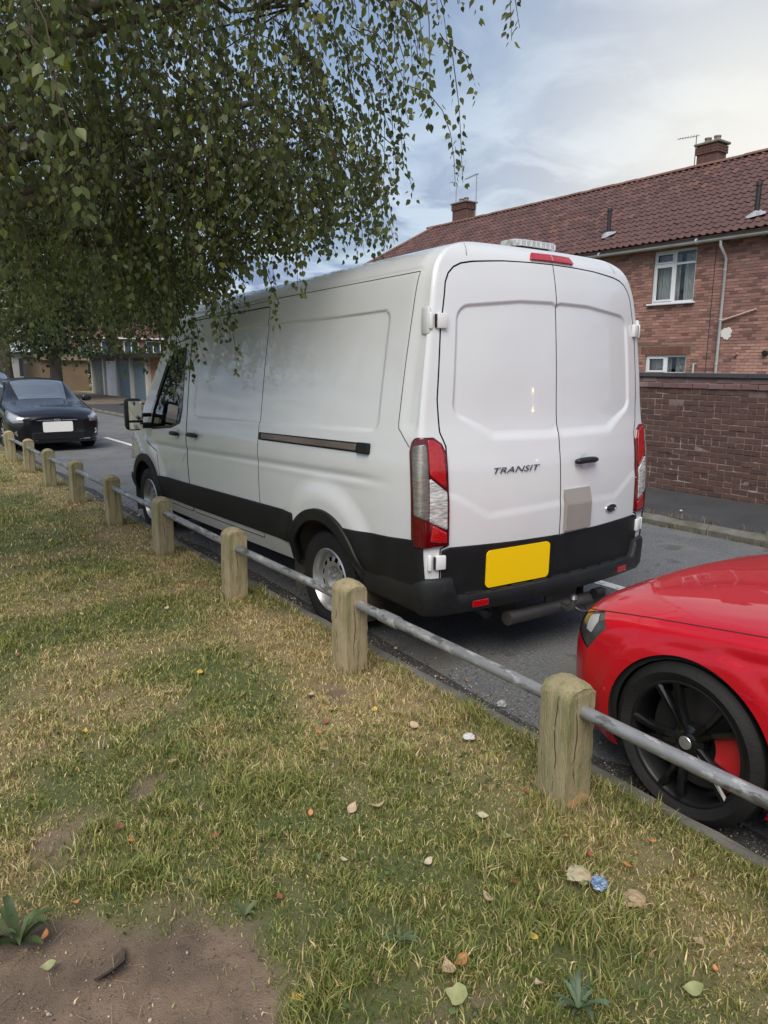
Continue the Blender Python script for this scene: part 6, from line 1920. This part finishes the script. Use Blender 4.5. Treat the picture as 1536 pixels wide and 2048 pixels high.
fb = dict(windows=[[(1.20, 5.62), (1.90, 5.94), (1.90, 7.4), (1.20, 7.4)], [(3.38, 5.9), (3.95, 5.6), (3.95, 7.4), (3.38, 7.4)], [(1.40, 4.3), (2.08, 5.72), (2.50, 5.75), (2.52, 4.2)], [(2.60, 4.2), (2.60, 5.75), (3.2, 5.70), (3.6, 4.45)]],
          gaps=[[(0.20, 4.30), (1.15, 4.5), (1.2, 7.5), (0.20, 7.5)], [(1.32, .35), (2.55, .35), (2.55, 4.15), (1.32, 4.15)]],
          headlamp=[(0.03, 3.30), (0.16, 3.05), (0.60, 3.72), (0.66, 4.20), (0.34, 4.42), (0.05, 4.30)],
          hl_in=[(0.07, 3.55), (0.18, 3.30), (0.40, 3.72), (0.44, 4.05), (0.28, 4.25), (0.08, 4.15)])
black, bl = car('black_car', HAT, (-0.13, 13.35, 0), math.pi, 'glossy black hatchback with a blank white front plate facing along the kerb', M_blackpaint, (0.90, 3.55), 0.325, 0.905, M_cglass, fb,
                spoke_m=M_steel, rim_m=M_rimdark, hl_m=(mat('hl_pale', (0.22, 0.225, 0.235), 0.1, metal=0.3, coat=1.0), mat('hl_inner', (0.50, 0.51, 0.53), 0.15, metal=0.5, coat=1.0)))
mb = MB(); mb.box((0, .012, .64), (.82, .03, .055), bev=.012); g_ = mb.build('grille', M_blackpl, black)
for sx in (-1, 1):
    mb = MB(); mb.box((sx * .24, .030, .655), (.30, .012, .016), bev=.003); mb.build('grille_bar', M_chrome, g_)
mb = MB(); mb.lathe([(0.034, 0), (0.034, .046), (0.026, .05)], 24, 'y', c=(0, 0, .655)); o = mb.build('emblem', M_chrome, g_); 
for v in o.data.vertices: v.co.x *= 1.5; v.co.z = .655 + (v.co.z - .655) * .62
mb = MB(); mb.box((0, .014, .33), (1.0, .03, .16), bev=.03); lg = mb.build('lower_grille', M_gap, black)
for k in range(3):
    mb = MB(); mb.box((0, .031, .285 + .045 * k), (.94, .008, .012)); mb.build('grille_bar', M_blackpl2, lg)
M_wplate = mat('white_plate', (0.78, 0.78, 0.76), 0.5)
pl = MB(); n = 6; pp = []
for (cx, cz, a0) in ((.26, .595, 0), (-.26, .595, 90), (-.26, .445, 180), (.26, .445, 270)):
    for i in range(n + 1): a = R(a0 + 90 * i / n); pp.append((cx + .03 * math.cos(a), cz + .03 * math.sin(a)))
pl.prism(pp, 1, .030, .042); pl.build('number_plate', M_wplate, black)
for sx in (-1, 1):
    P = bl.pos(np.array([.10]), np.array([1.9]))[0]
    mb = MB(); mb.lathe([(0.0, .062), (.03, .060), (.034, .045), (.02, .0)], 20, 'y', c=(sx * (P[0] - .03), P[1] - .012, .40)); f_ = mb.build('fog_lamp', M_chrome, black, angle=40)
    mb = MB(); mb.box((sx * .52, -.01, .255), (.24, .02, .022), Matrix.Rotation(-sx * .22, 3, 'Z')); mb.build('lip_trim', M_chrome, black)
    mb = MB(); mb.box((sx * .98, -1.52, 1.04), (.20, .11, .14), bev=.04); m_ = mb.build('door_mirror', M_blackpaint, black, angle=50)
    mb = MB(); mb.box((sx * .98, -1.585, 1.04), (.15, .01, .10), bev=.004); mb.build('mirror_glass', MATS['mirror'], m_)
# ---- dark car parked behind it
SUV = [(s * 1.03, [(x * 1.0, z * 1.13) for x, z in p]) for s, p in HAT]
fs = dict(windows=[[(a * 1.03, b) for a, b in p] for p in fb['windows']], gaps=[[(a * 1.03, b) for a, b in fb['gaps'][1]]])
suv, sl_ = car('dark_car', SUV, (-0.45, 24.2, 0), 0.0, 'dark grey car with red tail lamps parked beyond the black hatchback', mat('grey_paint', (0.02, 0.022, 0.027), 0.3, coat=1.0), (0.93, 3.66), 0.34, 0.905, M_cglass, fs, spoke_m=M_steel, rim_m=M_rimdark)
Lg = SUV[-1][0]
for sx in (-1, 1):
    mb = MB(); mb.box((sx * .80, -Lg + .14, 1.02), (.16, .22, .26), Matrix.Rotation(sx * .4, 3, 'Z'), bev=.03); mb.build('tail_lamp', M_redbright, suv, angle=50)
mb = MB(); mb.box((0, -Lg - .015, .95), (.52, .015, .11)); mb.build('number_plate', M_yel, suv)
# ================================================================== timber posts and pipe rail
FX, FY0, FD = -1.34, -1.19, 1.5794
M_wood = mat('weathered_wood', (0.42, 0.34, 0.21), 0.9, vary=(0.28, 0.25, 0.13), scale=5.0, bump=1.0, bscale=26, stretch=(9, 9, 0.9), objrand=[(0.34, 0.28, 0.17), (0.30, 0.28, 0.15), (0.42, 0.33, 0.21), (0.27, 0.23, 0.16)],
             dirt=[((0.17, 0.18, 0.06), 2.3, 0.50, 0.62, 0.55), ((0.07, 0.055, 0.035), 13, 0.62, 0.68, 0.8), ((0.45, 0.38, 0.27), 6, 0.58, 0.70, 0.6)])
M_scrape = mat('raw_wood', (0.58, 0.33, 0.15), 0.9, vary=(0.36, 0.25, 0.14), scale=30)
M_galv = mat('galvanised', (0.34, 0.345, 0.35), 0.50, metal=0.55, vary=(0.24, 0.245, 0.25), scale=8, bump=0.2, bscale=60, dirt=[((0.10, 0.095, 0.085), 20, 0.53, 0.60, 0.8), ((0.60, 0.60, 0.59), 26, 0.55, 0.62, 0.6)], stretch=(1, 0.35, 1))
def post_mesh(seed, W=0.158, H_=0.545):
    r = random.Random(seed)
    bm = bmesh.new()
    rad = W * 0.5
    # profile in x-z with a rounded head, extruded along y with several slices
    prof = [(-W / 2, -0.25)]
    nz = 12
    zs = H_ - rad * 0.80
    for i in range(nz + 1): prof.append((-W / 2, -0.02 + (zs + .02) * i / nz))
    for i in range(1, 14):
        a = math.pi - math.pi * i / 14
        prof.append((W / 2 * math.cos(a), zs + rad * 0.80 * math.sin(a)))
    for i in range(nz, -1, -1): prof.append((W / 2, -0.02 + (zs + .02) * i / nz))
    prof.append((W / 2, -0.25))
    ny = 7
    vs = []
    for j in range(ny + 1):
        y = -W / 2 + W * j / ny
        edge = 1 - 0.10 * (abs(2 * j / ny - 1) ** 6)
        row = []
        for (x, z) in prof:
            zz = z if z < zs else zs + (z - zs) * (1 - 0.35 * abs(2 * j / ny - 1) ** 3)
            row.append(bm.verts.new((x * (edge if j in (0, ny) else 1), y, zz)))
        vs.append(row)
    n = len(prof)
    for j in range(ny):
        for i in range(n - 1):
            bm.faces.new((vs[j][i], vs[j][i + 1], vs[j + 1][i + 1], vs[j + 1][i]))
    for j in (0, ny):
        row = vs[j]
        for i in range(n // 2):
            a, b, c, d = row[i], row[i + 1], row[n - 2 - i], row[n - 1 - i]
            try:
                bm.faces.new((a, b, c, d) if b is not c else (a, b, d))
            except ValueError:
                pass
    bmesh.ops.recalc_face_normals(bm, faces=bm.faces)
    # vertical weather cracks: push narrow columns inwards, and overall roughness
    for v in bm.verts:
        k = 0.0016
        v.co += Vector((r.gauss(0, k), r.gauss(0, k), r.gauss(0, k * .6)))
    bm.normal_update()
    me = bpy.data.meshes.new('post'); bm.to_mesh(me); bm.free()
    me.polygons.foreach_set('use_smooth', [True] * len(me.polygons)); me.set_sharp_from_angle(angle=R(38))
    me.materials.append(M_wood)
    return me
pm = [post_mesh(i) for i in range(5)]
M_crack = mat('wood_crack', (0.035, 0.026, 0.016), 0.95)
labels = {0: 'weathered wooden post with an orange scrape at its foot beside the red car', 1: 'mossy wooden post in front of the white van\'s rear wheel', 2: 'mossy wooden post alongside the middle of the white van', 3: 'mossy wooden post by the white van\'s front wheel'}
for i in range(-1, 9):
    x = FX + random.gauss(0, .006); y = FY0 + FD * i; zg = float(lawn_z(np.array([x]), np.array([y]))[0])
    for q, nth in ((4, 'fourth'), (5, 'fifth'), (6, 'sixth'), (7, 'seventh'), (8, 'eighth')):
        labels[q] = nth + ' round-topped wooden post along the rail counting from the one at the van\'s rear wheel'
    lab = labels.get(i, 'round-topped wooden post beside the red car\'s front door')
    p = empty('fence_post', (x, y, zg), random.gauss(0, .03), lab, 'post', 'wooden posts along the lawn edge')
    p.rotation_euler = (random.gauss(0, .018), random.gauss(0, .018), random.gauss(0, .04)); p.scale = (random.uniform(.97, 1.03), random.uniform(.97, 1.03), random.uniform(.97, 1.03))
    o = bpy.data.objects.new('timber', pm[i % 5]); link(o, p)
    # split down the road-side face
    rr = random.Random(40 + i)
    for face in range(2):
        V, F = [], []
        zz = np.linspace(0.06 + rr.uniform(0, .1), 0.44 + rr.uniform(0, .06), 16)
        off = rr.uniform(-.03, .03)
        for k, z in enumerate(zz):
            wob = off + 0.006 * math.sin(z * 23 + i) + rr.gauss(0, .0015)
            wd = 0.0017 * math.sin(math.pi * (k + .5) / 16) + .0006
            if face == 0: V += [(wob - wd, -0.0802, z), (wob + wd, -0.0802, z)]
            else: V += [(-0.0802, wob - wd, z), (-0.0802, wob + wd, z)]
        F = [(2 * k, 2 * k + 1, 2 * k + 3, 2 * k + 2) for k in range(15)]
        mesh_np('weather_crack', V, np.array(F), M_crack, p)
    if i in (0, 2):
        V = []; nn = 18
        for k in range(nn):
            a = 2 * math.pi * k / nn; V.append((0.0 + .058 * math.cos(a) * (1 + .2 * math.sin(3 * a)), -0.0812 , .022 + .034 * math.sin(a) * (1 + .35 * math.cos(5 * a))))
        mb = MB(); mb.add(V + [(0.0, -0.0815, .022)], [(k, (k + 1) % nn, nn) for k in range(nn)]); mb.build('scrape', M_scrape, p)
RZ = 0.485
rail = empty('pipe_rail', (FX, FY0, 0), label='long galvanised steel pipe rail threaded through the wooden posts', cat='rail')
yy0, yy1 = FD * -1.4, FD * 8.45
brk = [yy0, 1.20, 4.9, 8.3, yy1]
for a, b in zip(brk[:-1], brk[1:]):
    pts = []
    for k in range(25):
        t = a + (b - a) * k / 24
        pts.append((0.004 * math.sin(t * 1.7), t, RZ + 0.004 * math.sin(t * 1.1 + 1)))
    mb = MB(); mb.tube(pts, 0.0265, 18); mb.build('pipe', M_galv, rail, smooth=True)
for b in brk[1:-1]:
    mb = MB(); mb.lathe([(-.075, .0265), (-.075, .034), (.075, .034), (.075, .0265)], 20, 'y', c=(0.004 * math.sin(b * 1.7), b, RZ + 0.004 * math.sin(b * 1.1 + 1))); mb.build('sleeve', M_galv, rail, angle=35)

# ================================================================== grass, fallen leaves, litter
M_grass = leaf_mat('grass_blade', 0.25, 0.55)
gr_ = np.random.default_rng(99)
def scatter(n, x0, x1, y0, y1):
    return np.stack([gr_.uniform(x0, x1, n), gr_.uniform(y0, y1, n)], 1)
def in_view(P, m=1.2):
    """keep what lies in the wedge of lawn ahead (generous sideways margin)"""
    d = P - np.array(CAM[:2]); az = np.arctan2(d[:, 0], d[:, 1])
    return (az > 0.6246 - m) & (az < 0.6246 + m)
def make_grass(name, n, x0, x1, y0, y1, hmin, hmax, wmin, wmax, seed):
    P = scatter(n, x0, x1, y0, y1)
    P = P[in_view(P)]
    x, y = P[:, 0], P[:, 1]
    s = soil_mask(x, y); dr = dry_mask(x, y)
    tuft = fbm(x, y, 131, 9.0, 2)
    keep = gr_.random(len(P)) < (1 - 0.985 * s) * (0.35 + 0.9 * sstep(0.30, 0.62, tuft))
    x, y, s, dr, tuft = x[keep], y[keep], s[keep], dr[keep], tuft[keep]
    n = len(x)
    P3 = np.stack([x, y, lawn_z(x, y) - .004], 1)
    dead = gr_.random(n) < (0.16 + 0.60 * dr)
    long_ = 0.75 + 0.7 * sstep(0.5, 0.75, fbm(x, y, 141, 2.2)) * (1 - .6 * dr)
    h = gr_.uniform(hmin, hmax, n) * long_ * (0.45 + 0.75 * sstep(.25, .75, fbm(x, y, 161, 12.0, 2))) * np.where(dead, .8, 1.0) * (1 - .5 * s)
    near_edge = np.exp(-((x + 1.12) / .05) ** 2); h *= 1 + .3 * near_edge
    w = gr_.uniform(wmin, wmax, n)
    lean = np.clip(np.where(dead, gr_.uniform(.4, 1.05, n), gr_.uniform(.2, 1.0, n)), 0, 1.1)
    V, F = blades(P3, h, w, lean, seed=seed)
    hue = gr_.random((n, 1))
    green = np.array([[0.085, 0.130, 0.030]]) * (1 - hue) + np.array([[0.21, 0.235, 0.065]]) * hue
    straw = np.array([[0.33, 0.255, 0.125]]) * (1 - hue) + np.array([[0.50, 0.42, 0.24]]) * hue
    c = np.where(dead[:, None], straw, green) * np.clip(gr_.normal(1, .18, (n, 1)), .5, 1.5)
    c = np.where((~dead & (gr_.random(n) < dr * .6))[:, None], np.array([[0.26, 0.25, 0.085]]) * (0.8 + .4 * hue), c)
    lite = gr_.random(n) < .13
    c = np.where((lite & ~dead)[:, None], np.array([[0.33, 0.35, 0.13]]) * (0.75 + .5 * hue), c)
    c = np.where((lite & dead)[:, None], np.array([[0.62, 0.54, 0.34]]) * (0.75 + .4 * hue), c)
    c = c * np.array([[1.34, 1.26, 1.22]])
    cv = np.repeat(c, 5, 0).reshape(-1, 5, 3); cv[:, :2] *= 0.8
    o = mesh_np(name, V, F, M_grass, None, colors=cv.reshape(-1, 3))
    return o, n
tot = 0
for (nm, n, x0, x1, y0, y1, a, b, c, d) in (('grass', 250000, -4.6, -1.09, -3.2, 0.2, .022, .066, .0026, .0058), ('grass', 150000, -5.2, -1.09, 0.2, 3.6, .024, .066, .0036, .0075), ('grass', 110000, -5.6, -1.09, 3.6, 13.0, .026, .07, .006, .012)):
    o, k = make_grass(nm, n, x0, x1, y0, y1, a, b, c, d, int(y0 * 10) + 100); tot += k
    tag(o, 'patchy short grass of the lawn, part green and part straw-dry', kind='stuff')
print('GRASS', tot)
# clover and broad leaves mixed in near the camera
n = 5200
P = scatter(n, -3.6, -1.2, -2.3, 0.6); x, y = P[:, 0], P[:, 1]
k = (gr_.random(n) < sstep(.46, .66, fbm(x, y, 151, 2.6)) * (1 - soil_mask(x, y)) * (1 - .8 * dry_mask(x, y))); x, y = x[k], y[k]; n = len(x)
C3 = np.stack([x, y, lawn_z(x, y) + gr_.uniform(.008, .03, n)], 1)
V, F = leaf_cards(C3, gr_.uniform(.010, .026, n), 77, hang=0)
tag(mesh_np('clover', V, F, M_grass, None, colors=np.repeat(np.array([[0.075, 0.12, 0.035]]) * gr_.uniform(.6, 1.4, (n, 1)), 7, 0)), 'small clover leaves low in the lawn grass', kind='stuff')
# pebbles and straw bits on the bare soil
n = 4200
P = scatter(n, -3.9, -2.3, -2.0, -0.3); x, y = P[:, 0], P[:, 1]; k = soil_mask(x, y) > .7; x, y = x[k], y[k]; n = len(x)
ico = bmesh.new(); bmesh.ops.create_icosphere(ico, subdivisions=1, radius=1); ico.verts.index_update()
iv = np.array([v.co for v in ico.verts]); iff = np.array([[v.index for v in f.verts] for f in ico.faces]); ico.free()
S = gr_.uniform(.0010, .0040, n) * np.where(gr_.random(n) < .08, 1.8, 1)
B = np.stack([x, y, lawn_z(x, y) - .012 + S * .3], 1)
V = (iv[None] * S[:, None, None] * gr_.uniform(.6, 1.2, (n, 1, 3)) + B[:, None]).reshape(-1, 3); F = (iff[None] + (np.arange(n) * len(iv))[:, None, None]).reshape(-1, 3)
cc = np.where(gr_.random((n, 1)) < .35, [[0.34, 0.29, 0.24]], [[0.14, 0.11, 0.09]]) * gr_.uniform(.6, 1.3, (n, 1))
tag(mesh_np('gravel', V, F, mat('pebble', rough=.85, attr=True), None, colors=np.repeat(cc, len(iv), 0)), 'tiny pale stones scattered over the bare soil patch', kind='stuff')
n = 700
P = scatter(n, -3.5, -2.3, -2.0, -0.4); x, y = P[:, 0], P[:, 1]; k = soil_mask(x, y) > .35; x, y = x[k], y[k]; n = len(x)
B = np.stack([x, y, lawn_z(x, y) - .006], 1); an = gr_.uniform(0, 6.28, n); ln = gr_.uniform(.02, .07, n)
dv = np.stack([np.cos(an), np.sin(an), gr_.normal(0, .12, n)], 1) * ln[:, None]; sv_ = np.stack([-np.sin(an), np.cos(an), np.zeros(n)], 1) * .0009
V = np.stack([B - sv_, B + sv_, B + dv + sv_ * .5, B + dv - sv_ * .5], 1).reshape(-1, 3); F = (np.arange(n) * 4)[:, None] + np.arange(4)[None]
tag(mesh_np('dry_straw', V, F, M_grass, None, colors=np.repeat(np.array([[0.34, 0.27, 0.16]]) * gr_.uniform(.5, 1.2, (n, 1)), 4, 0)), 'dry straw bits strewn on the bare soil', kind='stuff')

# fallen leaves, one by one
def fallen(x, y, size, col, rz, curl, label, z=None, shape='birch', group='fallen leaves on the lawn'):
    zz = (float(lawn_z(np.array([x]), np.array([y]))[0]) + 0.022) if z is None else z
    nS = 7
    V, F = [], []
    for i in range(nS + 1):
        t = i / nS
        wdt = 0.40 * (math.sin(math.pi * min(1, t * 1.05 + .02)) ** .75) * (1 - .35 * t)
        if shape == 'maple': wdt *= 1.0 + .55 * abs(math.sin(t * 9))
        for j in (-1, 0, 1):
            V.append((size * (t - .5), size * wdt * j, size * (curl * ((t - .5) ** 2 * 1.6 + abs(j) * .35 * wdt) + .02 * math.sin(7 * t + j))))
    for i in range(nS):
        for j in range(2):
            a = i * 3 + j; F.append((a, a + 1, a + 4, a + 3))
    b = len(V)
    V += [(-size * .5, -.0012, 0), (-size * .5, .0012, 0), (-size * .85, 0, size * .05)]
    o = mesh_np('fallen_leaf', V, [np.array(F), np.array([(b, b + 1, b + 2)])], MATS[col], None)
    o.location = (x, y, zz); o.rotation_euler = (random.gauss(0, .25), random.gauss(0, .25), rz)
    return tag(o, label, 'leaf', group)
for nm, c, c2 in (('lf_orange', (0.50, 0.22, 0.08), (0.38, 0.15, 0.06)), ('lf_yellow', (0.62, 0.40, 0.06), (0.5, 0.33, 0.08)), ('lf_tan', (0.46, 0.35, 0.24), (0.36, 0.25, 0.16)), ('lf_green', (0.22, 0.25, 0.10), (0.28, 0.28, 0.14)), ('lf_red', (0.27, 0.085, 0.05), (0.20, 0.07, 0.04)), ('lf_dark', (0.045, 0.03, 0.022), (0.07, 0.045, 0.03)), ('lf_cream', (0.46, 0.40, 0.29), (0.38, 0.32, 0.22))):
    mat(nm, c, 0.7, vary=c2, scale=40)
LT = {'lf_orange': 'curled orange fallen leaf lying in the lawn grass', 'lf_yellow': 'small yellow fallen leaf lying in the lawn grass', 'lf_tan': 'dry tan fallen leaf lying in the lawn grass', 'lf_green': 'pale green fallen leaf lying in the lawn grass', 'lf_red': 'reddish brown fallen leaf lying in the lawn grass', 'lf_cream': 'bleached cream fallen leaf lying in the lawn grass'}
FL = [(-2.1, -.79, .055, 'lf_tan'), (-2.01, -.84, .06, 'lf_tan'), (-1.71, -1.12, .045, 'lf_cream'), (-2.06, -1.21, .04, 'lf_cream'), (-2.01, -1.46, .045, 'lf_tan'), (-1.61, -1.96, .05, 'lf_tan'),
      (-2.25, -1.6, .05, 'lf_orange'), (-2.71, -1.44, .045, 'lf_yellow'), (-1.79, -2.05, .06, 'lf_green'), (-3.12, -.70, .05, 'lf_orange'), (-3.24, -.93, .045, 'lf_green'), (-2.88, -.39, .035, 'lf_red'),
      (-1.48, -.40, .06, 'lf_tan'), (-1.73, .18, .055, 'lf_tan'), (-1.67, -.45, .05, 'lf_green'), (-1.49, -1.62, .035, 'lf_orange'), (-1.31, -1.59, .035, 'lf_orange'), (-1.88, -1.45, .025, 'lf_red'), (-2.56, -1.06, .03, 'lf_red'),
      (-2.07, -1.07, .04, 'lf_green'), (-2.01, -1.66, .03, 'lf_yellow'), (-1.67, -2.05, .025, 'lf_orange'), (-1.82, .72, .05, 'lf_cream'), (-2.1, .78, .05, 'lf_yellow'), (-1.82, -.13, .04, 'lf_red'), (-2.55, -.04, .04, 'lf_tan'),
      (-2.8, .44, .04, 'lf_yellow'), (-2.61, -.64, .035, 'lf_red'), (-1.73, -1.26, .045, 'lf_green'), (-1.62, -.62, .035, 'lf_red'), (-1.9, -.2, .04, 'lf_orange'), (-1.45, -1.1, .035, 'lf_red')]
for (x, y, s, c) in FL:
    fallen(x, y, s, c, random.uniform(0, 6.28), random.uniform(.2, 1.0), LT[c])
for k in range(46):
    x, y = random.uniform(-3.0, -1.25), random.uniform(-1.9, 6.0)
    if soil_mask(np.array([x]), np.array([y]))[0] > .3: continue
    c = random.choice(['lf_orange', 'lf_tan', 'lf_red', 'lf_yellow', 'lf_tan', 'lf_cream'])
    fallen(x, y, random.uniform(.022, .042), c, random.uniform(0, 6.28), random.uniform(.2, 1.2), LT[c])
fallen(-3.22, -.80, .035, 'lf_orange', 1.0, .5, 'small bright orange leaf among the broad-leaved weed by the soil patch')
fallen(-3.08, -1.01, .12, 'lf_dark', .6, .35, 'dark wet leaf lying on the bare soil patch', z=0.072, shape='maple')
fallen(-2.34, -1.68, .065, 'lf_green', 2.2, .4, 'large lobed pale leaf at the edge of the small bare patch', shape='maple')
fallen(-2.30, -1.60, .06, 'lf_tan', 1.2, .8, 'folded tan leaf beside the large lobed leaf')
# leaf litter in the road gutter
for k in range(26):
    c = random.choice(['lf_tan', 'lf_orange', 'lf_yellow'])
    fallen(KERB_X + .02 + random.uniform(0, .7) ** 2.0, random.uniform(-2, 7), random.uniform(.025, .045), c, random.uniform(0, 6.28), .4, {'lf_tan': 'dry tan leaf lying on the asphalt by the kerb', 'lf_orange': 'orange leaf lying on the asphalt by the kerb', 'lf_yellow': 'yellow leaf lying on the asphalt by the kerb'}[c], z=.012, group='leaves in the gutter')
for k in range(9):
    fallen(FAR_X + random.choice([-.05, -.08, .3, .5]), random.uniform(.3, 3.4), random.uniform(.04, .07), 'lf_cream', random.uniform(0, 6.28), .4, 'bleached leaf lying along the far kerb', z=.012 if k % 2 else .115, group='leaves along the far kerb')
# litter: crumpled white paper, blue wrapper, dead leaf clump, stone on the road
def crumple(name, x, y, z, r, m, label, cat, seed, flat=.55):
    bm = bmesh.new(); bmesh.ops.create_icosphere(bm, subdivisions=3, radius=r); rd = random.Random(seed)
    for v in bm.verts:
        v.co *= 1 + rd.gauss(0, .16); v.co.z *= flat
    me = bpy.data.meshes.new(name); bm.to_mesh(me); bm.free(); me.materials.append(m)
    o = bpy.data.objects.new(name, me); link(o); o.location = (x, y, z); o.rotation_euler = (0, 0, rd.uniform(0, 6))
    return tag(o, label, cat)
crumple('paper_scrap', -1.35, -.64, .105, .026, mat('paper', (0.52, 0.52, 0.51), .8), 'crumpled scrap of white paper in the grass near the kerb', 'litter', 1, .4)
crumple('stone', -.85, -.355, .016, .026, mat('stone', (0.34, 0.35, 0.36), .8, vary=(.25, .25, .26), scale=20), 'small grey stone lying on the road by the kerb', 'stone', 3, .6)
wr = crumple('wrapper', -1.66, -1.63, .108, .026, mat('wrapper_blue', (0.045, 0.10, 0.24), .35, vary=(0.35, 0.45, 0.55), scale=50, stretch=(.2, .2, 3)), 'crumpled blue sweet wrapper in the lawn grass', 'litter', 5, .7)
crumple('dead_leaf_clump', -1.68, -1.56, .105, .040, mat('deadclump', (0.40, 0.30, 0.20), .8, vary=(.3, .32, .2), scale=20), 'pale brown clump of dead leaf beside the blue wrapper', 'leaf', 7, .4)
crumple('dead_leaf_clump', -1.62, -1.74, .10, .036, mat('deadclump2', (0.36, 0.27, 0.17), .8, vary=(.28, .22, .12), scale=20), 'flattened straw-coloured leaf clump on the kerb side of the blue wrapper', 'leaf', 8, .35)
# broad-leaved weeds
def weed(x, y, n, ln, wd, col, label, seed, up=.5, spiky=False):
    rd = random.Random(seed); z = float(lawn_z(np.array([x]), np.array([y]))[0])
    t = empty('weed_plant', (x, y, z), 0, label, 'plant')
    for k in range(n):
        a = 2 * math.pi * k / n + rd.uniform(-.4, .4); l = ln * rd.uniform(.6, 1.15); u = up * rd.uniform(.5, 1.5)
        V, F = [], []; m = 9
        for i in range(m + 1):
            q = i / m; w = wd * l / ln * (math.sin(math.pi * min(1, q * .92 + .08)) ** .8)
            if spiky: w *= 1 + .55 * (i % 2)
            rr = l * q; zz = l * u * math.sin(q * 2.0) * .8 + .004
            for j in (-1, 0, 1):
                V.append((rr * math.cos(a) - j * w * math.sin(a), rr * math.sin(a) + j * w * math.cos(a), zz + abs(j) * w * .35))
        for i in range(m):
            for j in range(2):
                b = i * 3 + j; F.append((b, b + 1, b + 4, b + 3))
        c = np.array(col) * rd.uniform(.7, 1.25)
        mesh_np('leaf', V, np.array(F), M_grass, t, colors=np.repeat(c[None], len(V), 0))
    return t
weed(-3.29, -.77, 13, .10, .013, (.07, .11, .035), 'broad-leaved green weed at the corner of the bare soil patch', 1, .9)
weed(-3.36, -.72, 9, .09, .012, (.08, .12, .04), 'smaller broad-leaved weed next to the one by the soil patch', 11, .9)
weed(-2.09, -1.90, 12, .085, .006, (.10, .15, .085), 'spiky grey-green thistle rosette in the lawn', 2, .7, True)
weed(-2.34, -1.42, 9, .06, .008, (.09, .13, .07), 'flat plantain rosette in the lawn grass', 3, .45)
weed(-1.80, -1.86, 7, .05, .005, (.10, .14, .07), 'small grey-green thistle seedling in the lawn', 4, .5, True)
weed(-2.68, -1.05, 8, .055, .009, (.11, .14, .06), 'pale dock rosette at the edge of the bare soil', 5, .5)

# taller tufts round the posts
PT = []
for i in range(-1, 9):
    n = 190
    a = gr_.uniform(0, 6.28, n); rr = np.abs(gr_.normal(.11, .035, n)).clip(.085)
    PT.append(np.stack([FX + rr * np.cos(a), FY0 + FD * i + rr * np.sin(a)], 1))
PT = np.concatenate(PT); PT = PT[PT[:, 0] < KERB_X - .08]
n = len(PT); P3 = np.stack([PT[:, 0], PT[:, 1], lawn_z(PT[:, 0], PT[:, 1]) - .004], 1)
V, F = blades(P3, gr_.uniform(.03, .11, n), gr_.uniform(.003, .006, n), gr_.uniform(.1, .8, n), seed=321)
cc = np.where(gr_.random((n, 1)) < .45, [[0.13, 0.17, 0.045]], [[0.42, 0.34, 0.19]]) * gr_.uniform(.7, 1.25, (n, 1))
tag(mesh_np('grass_tufts', V, F, M_grass, None, colors=np.repeat(cc, 5, 0)), 'longer grass left standing round the feet of the posts', kind='stuff')
# grit and crumbs along the gutter
n = 5200
x = KERB_X + np.abs(gr_.normal(0, .16, n)); y = gr_.uniform(-2.6, 7.5, n)
S = gr_.uniform(.0015, .0050, n) * np.where(gr_.random(n) < .05, 2.0, 1)
B = np.stack([x, y, .006 + S * .3], 1)
V = (iv[None] * S[:, None, None] * gr_.uniform(.6, 1.2, (n, 1, 3)) + B[:, None]).reshape(-1, 3); F = (iff[None] + (np.arange(n) * len(iv))[:, None, None]).reshape(-1, 3)
cc = np.where(gr_.random((n, 1)) < .35, [[0.40, 0.39, 0.37]], [[0.10, 0.095, 0.09]]) * gr_.uniform(.5, 1.2, (n, 1))
tag(mesh_np('gutter_grit', V, F, MATS['pebble'], None, colors=np.repeat(cc, len(iv), 0)), 'loose grit lying in the gutter along the kerb', kind='stuff')
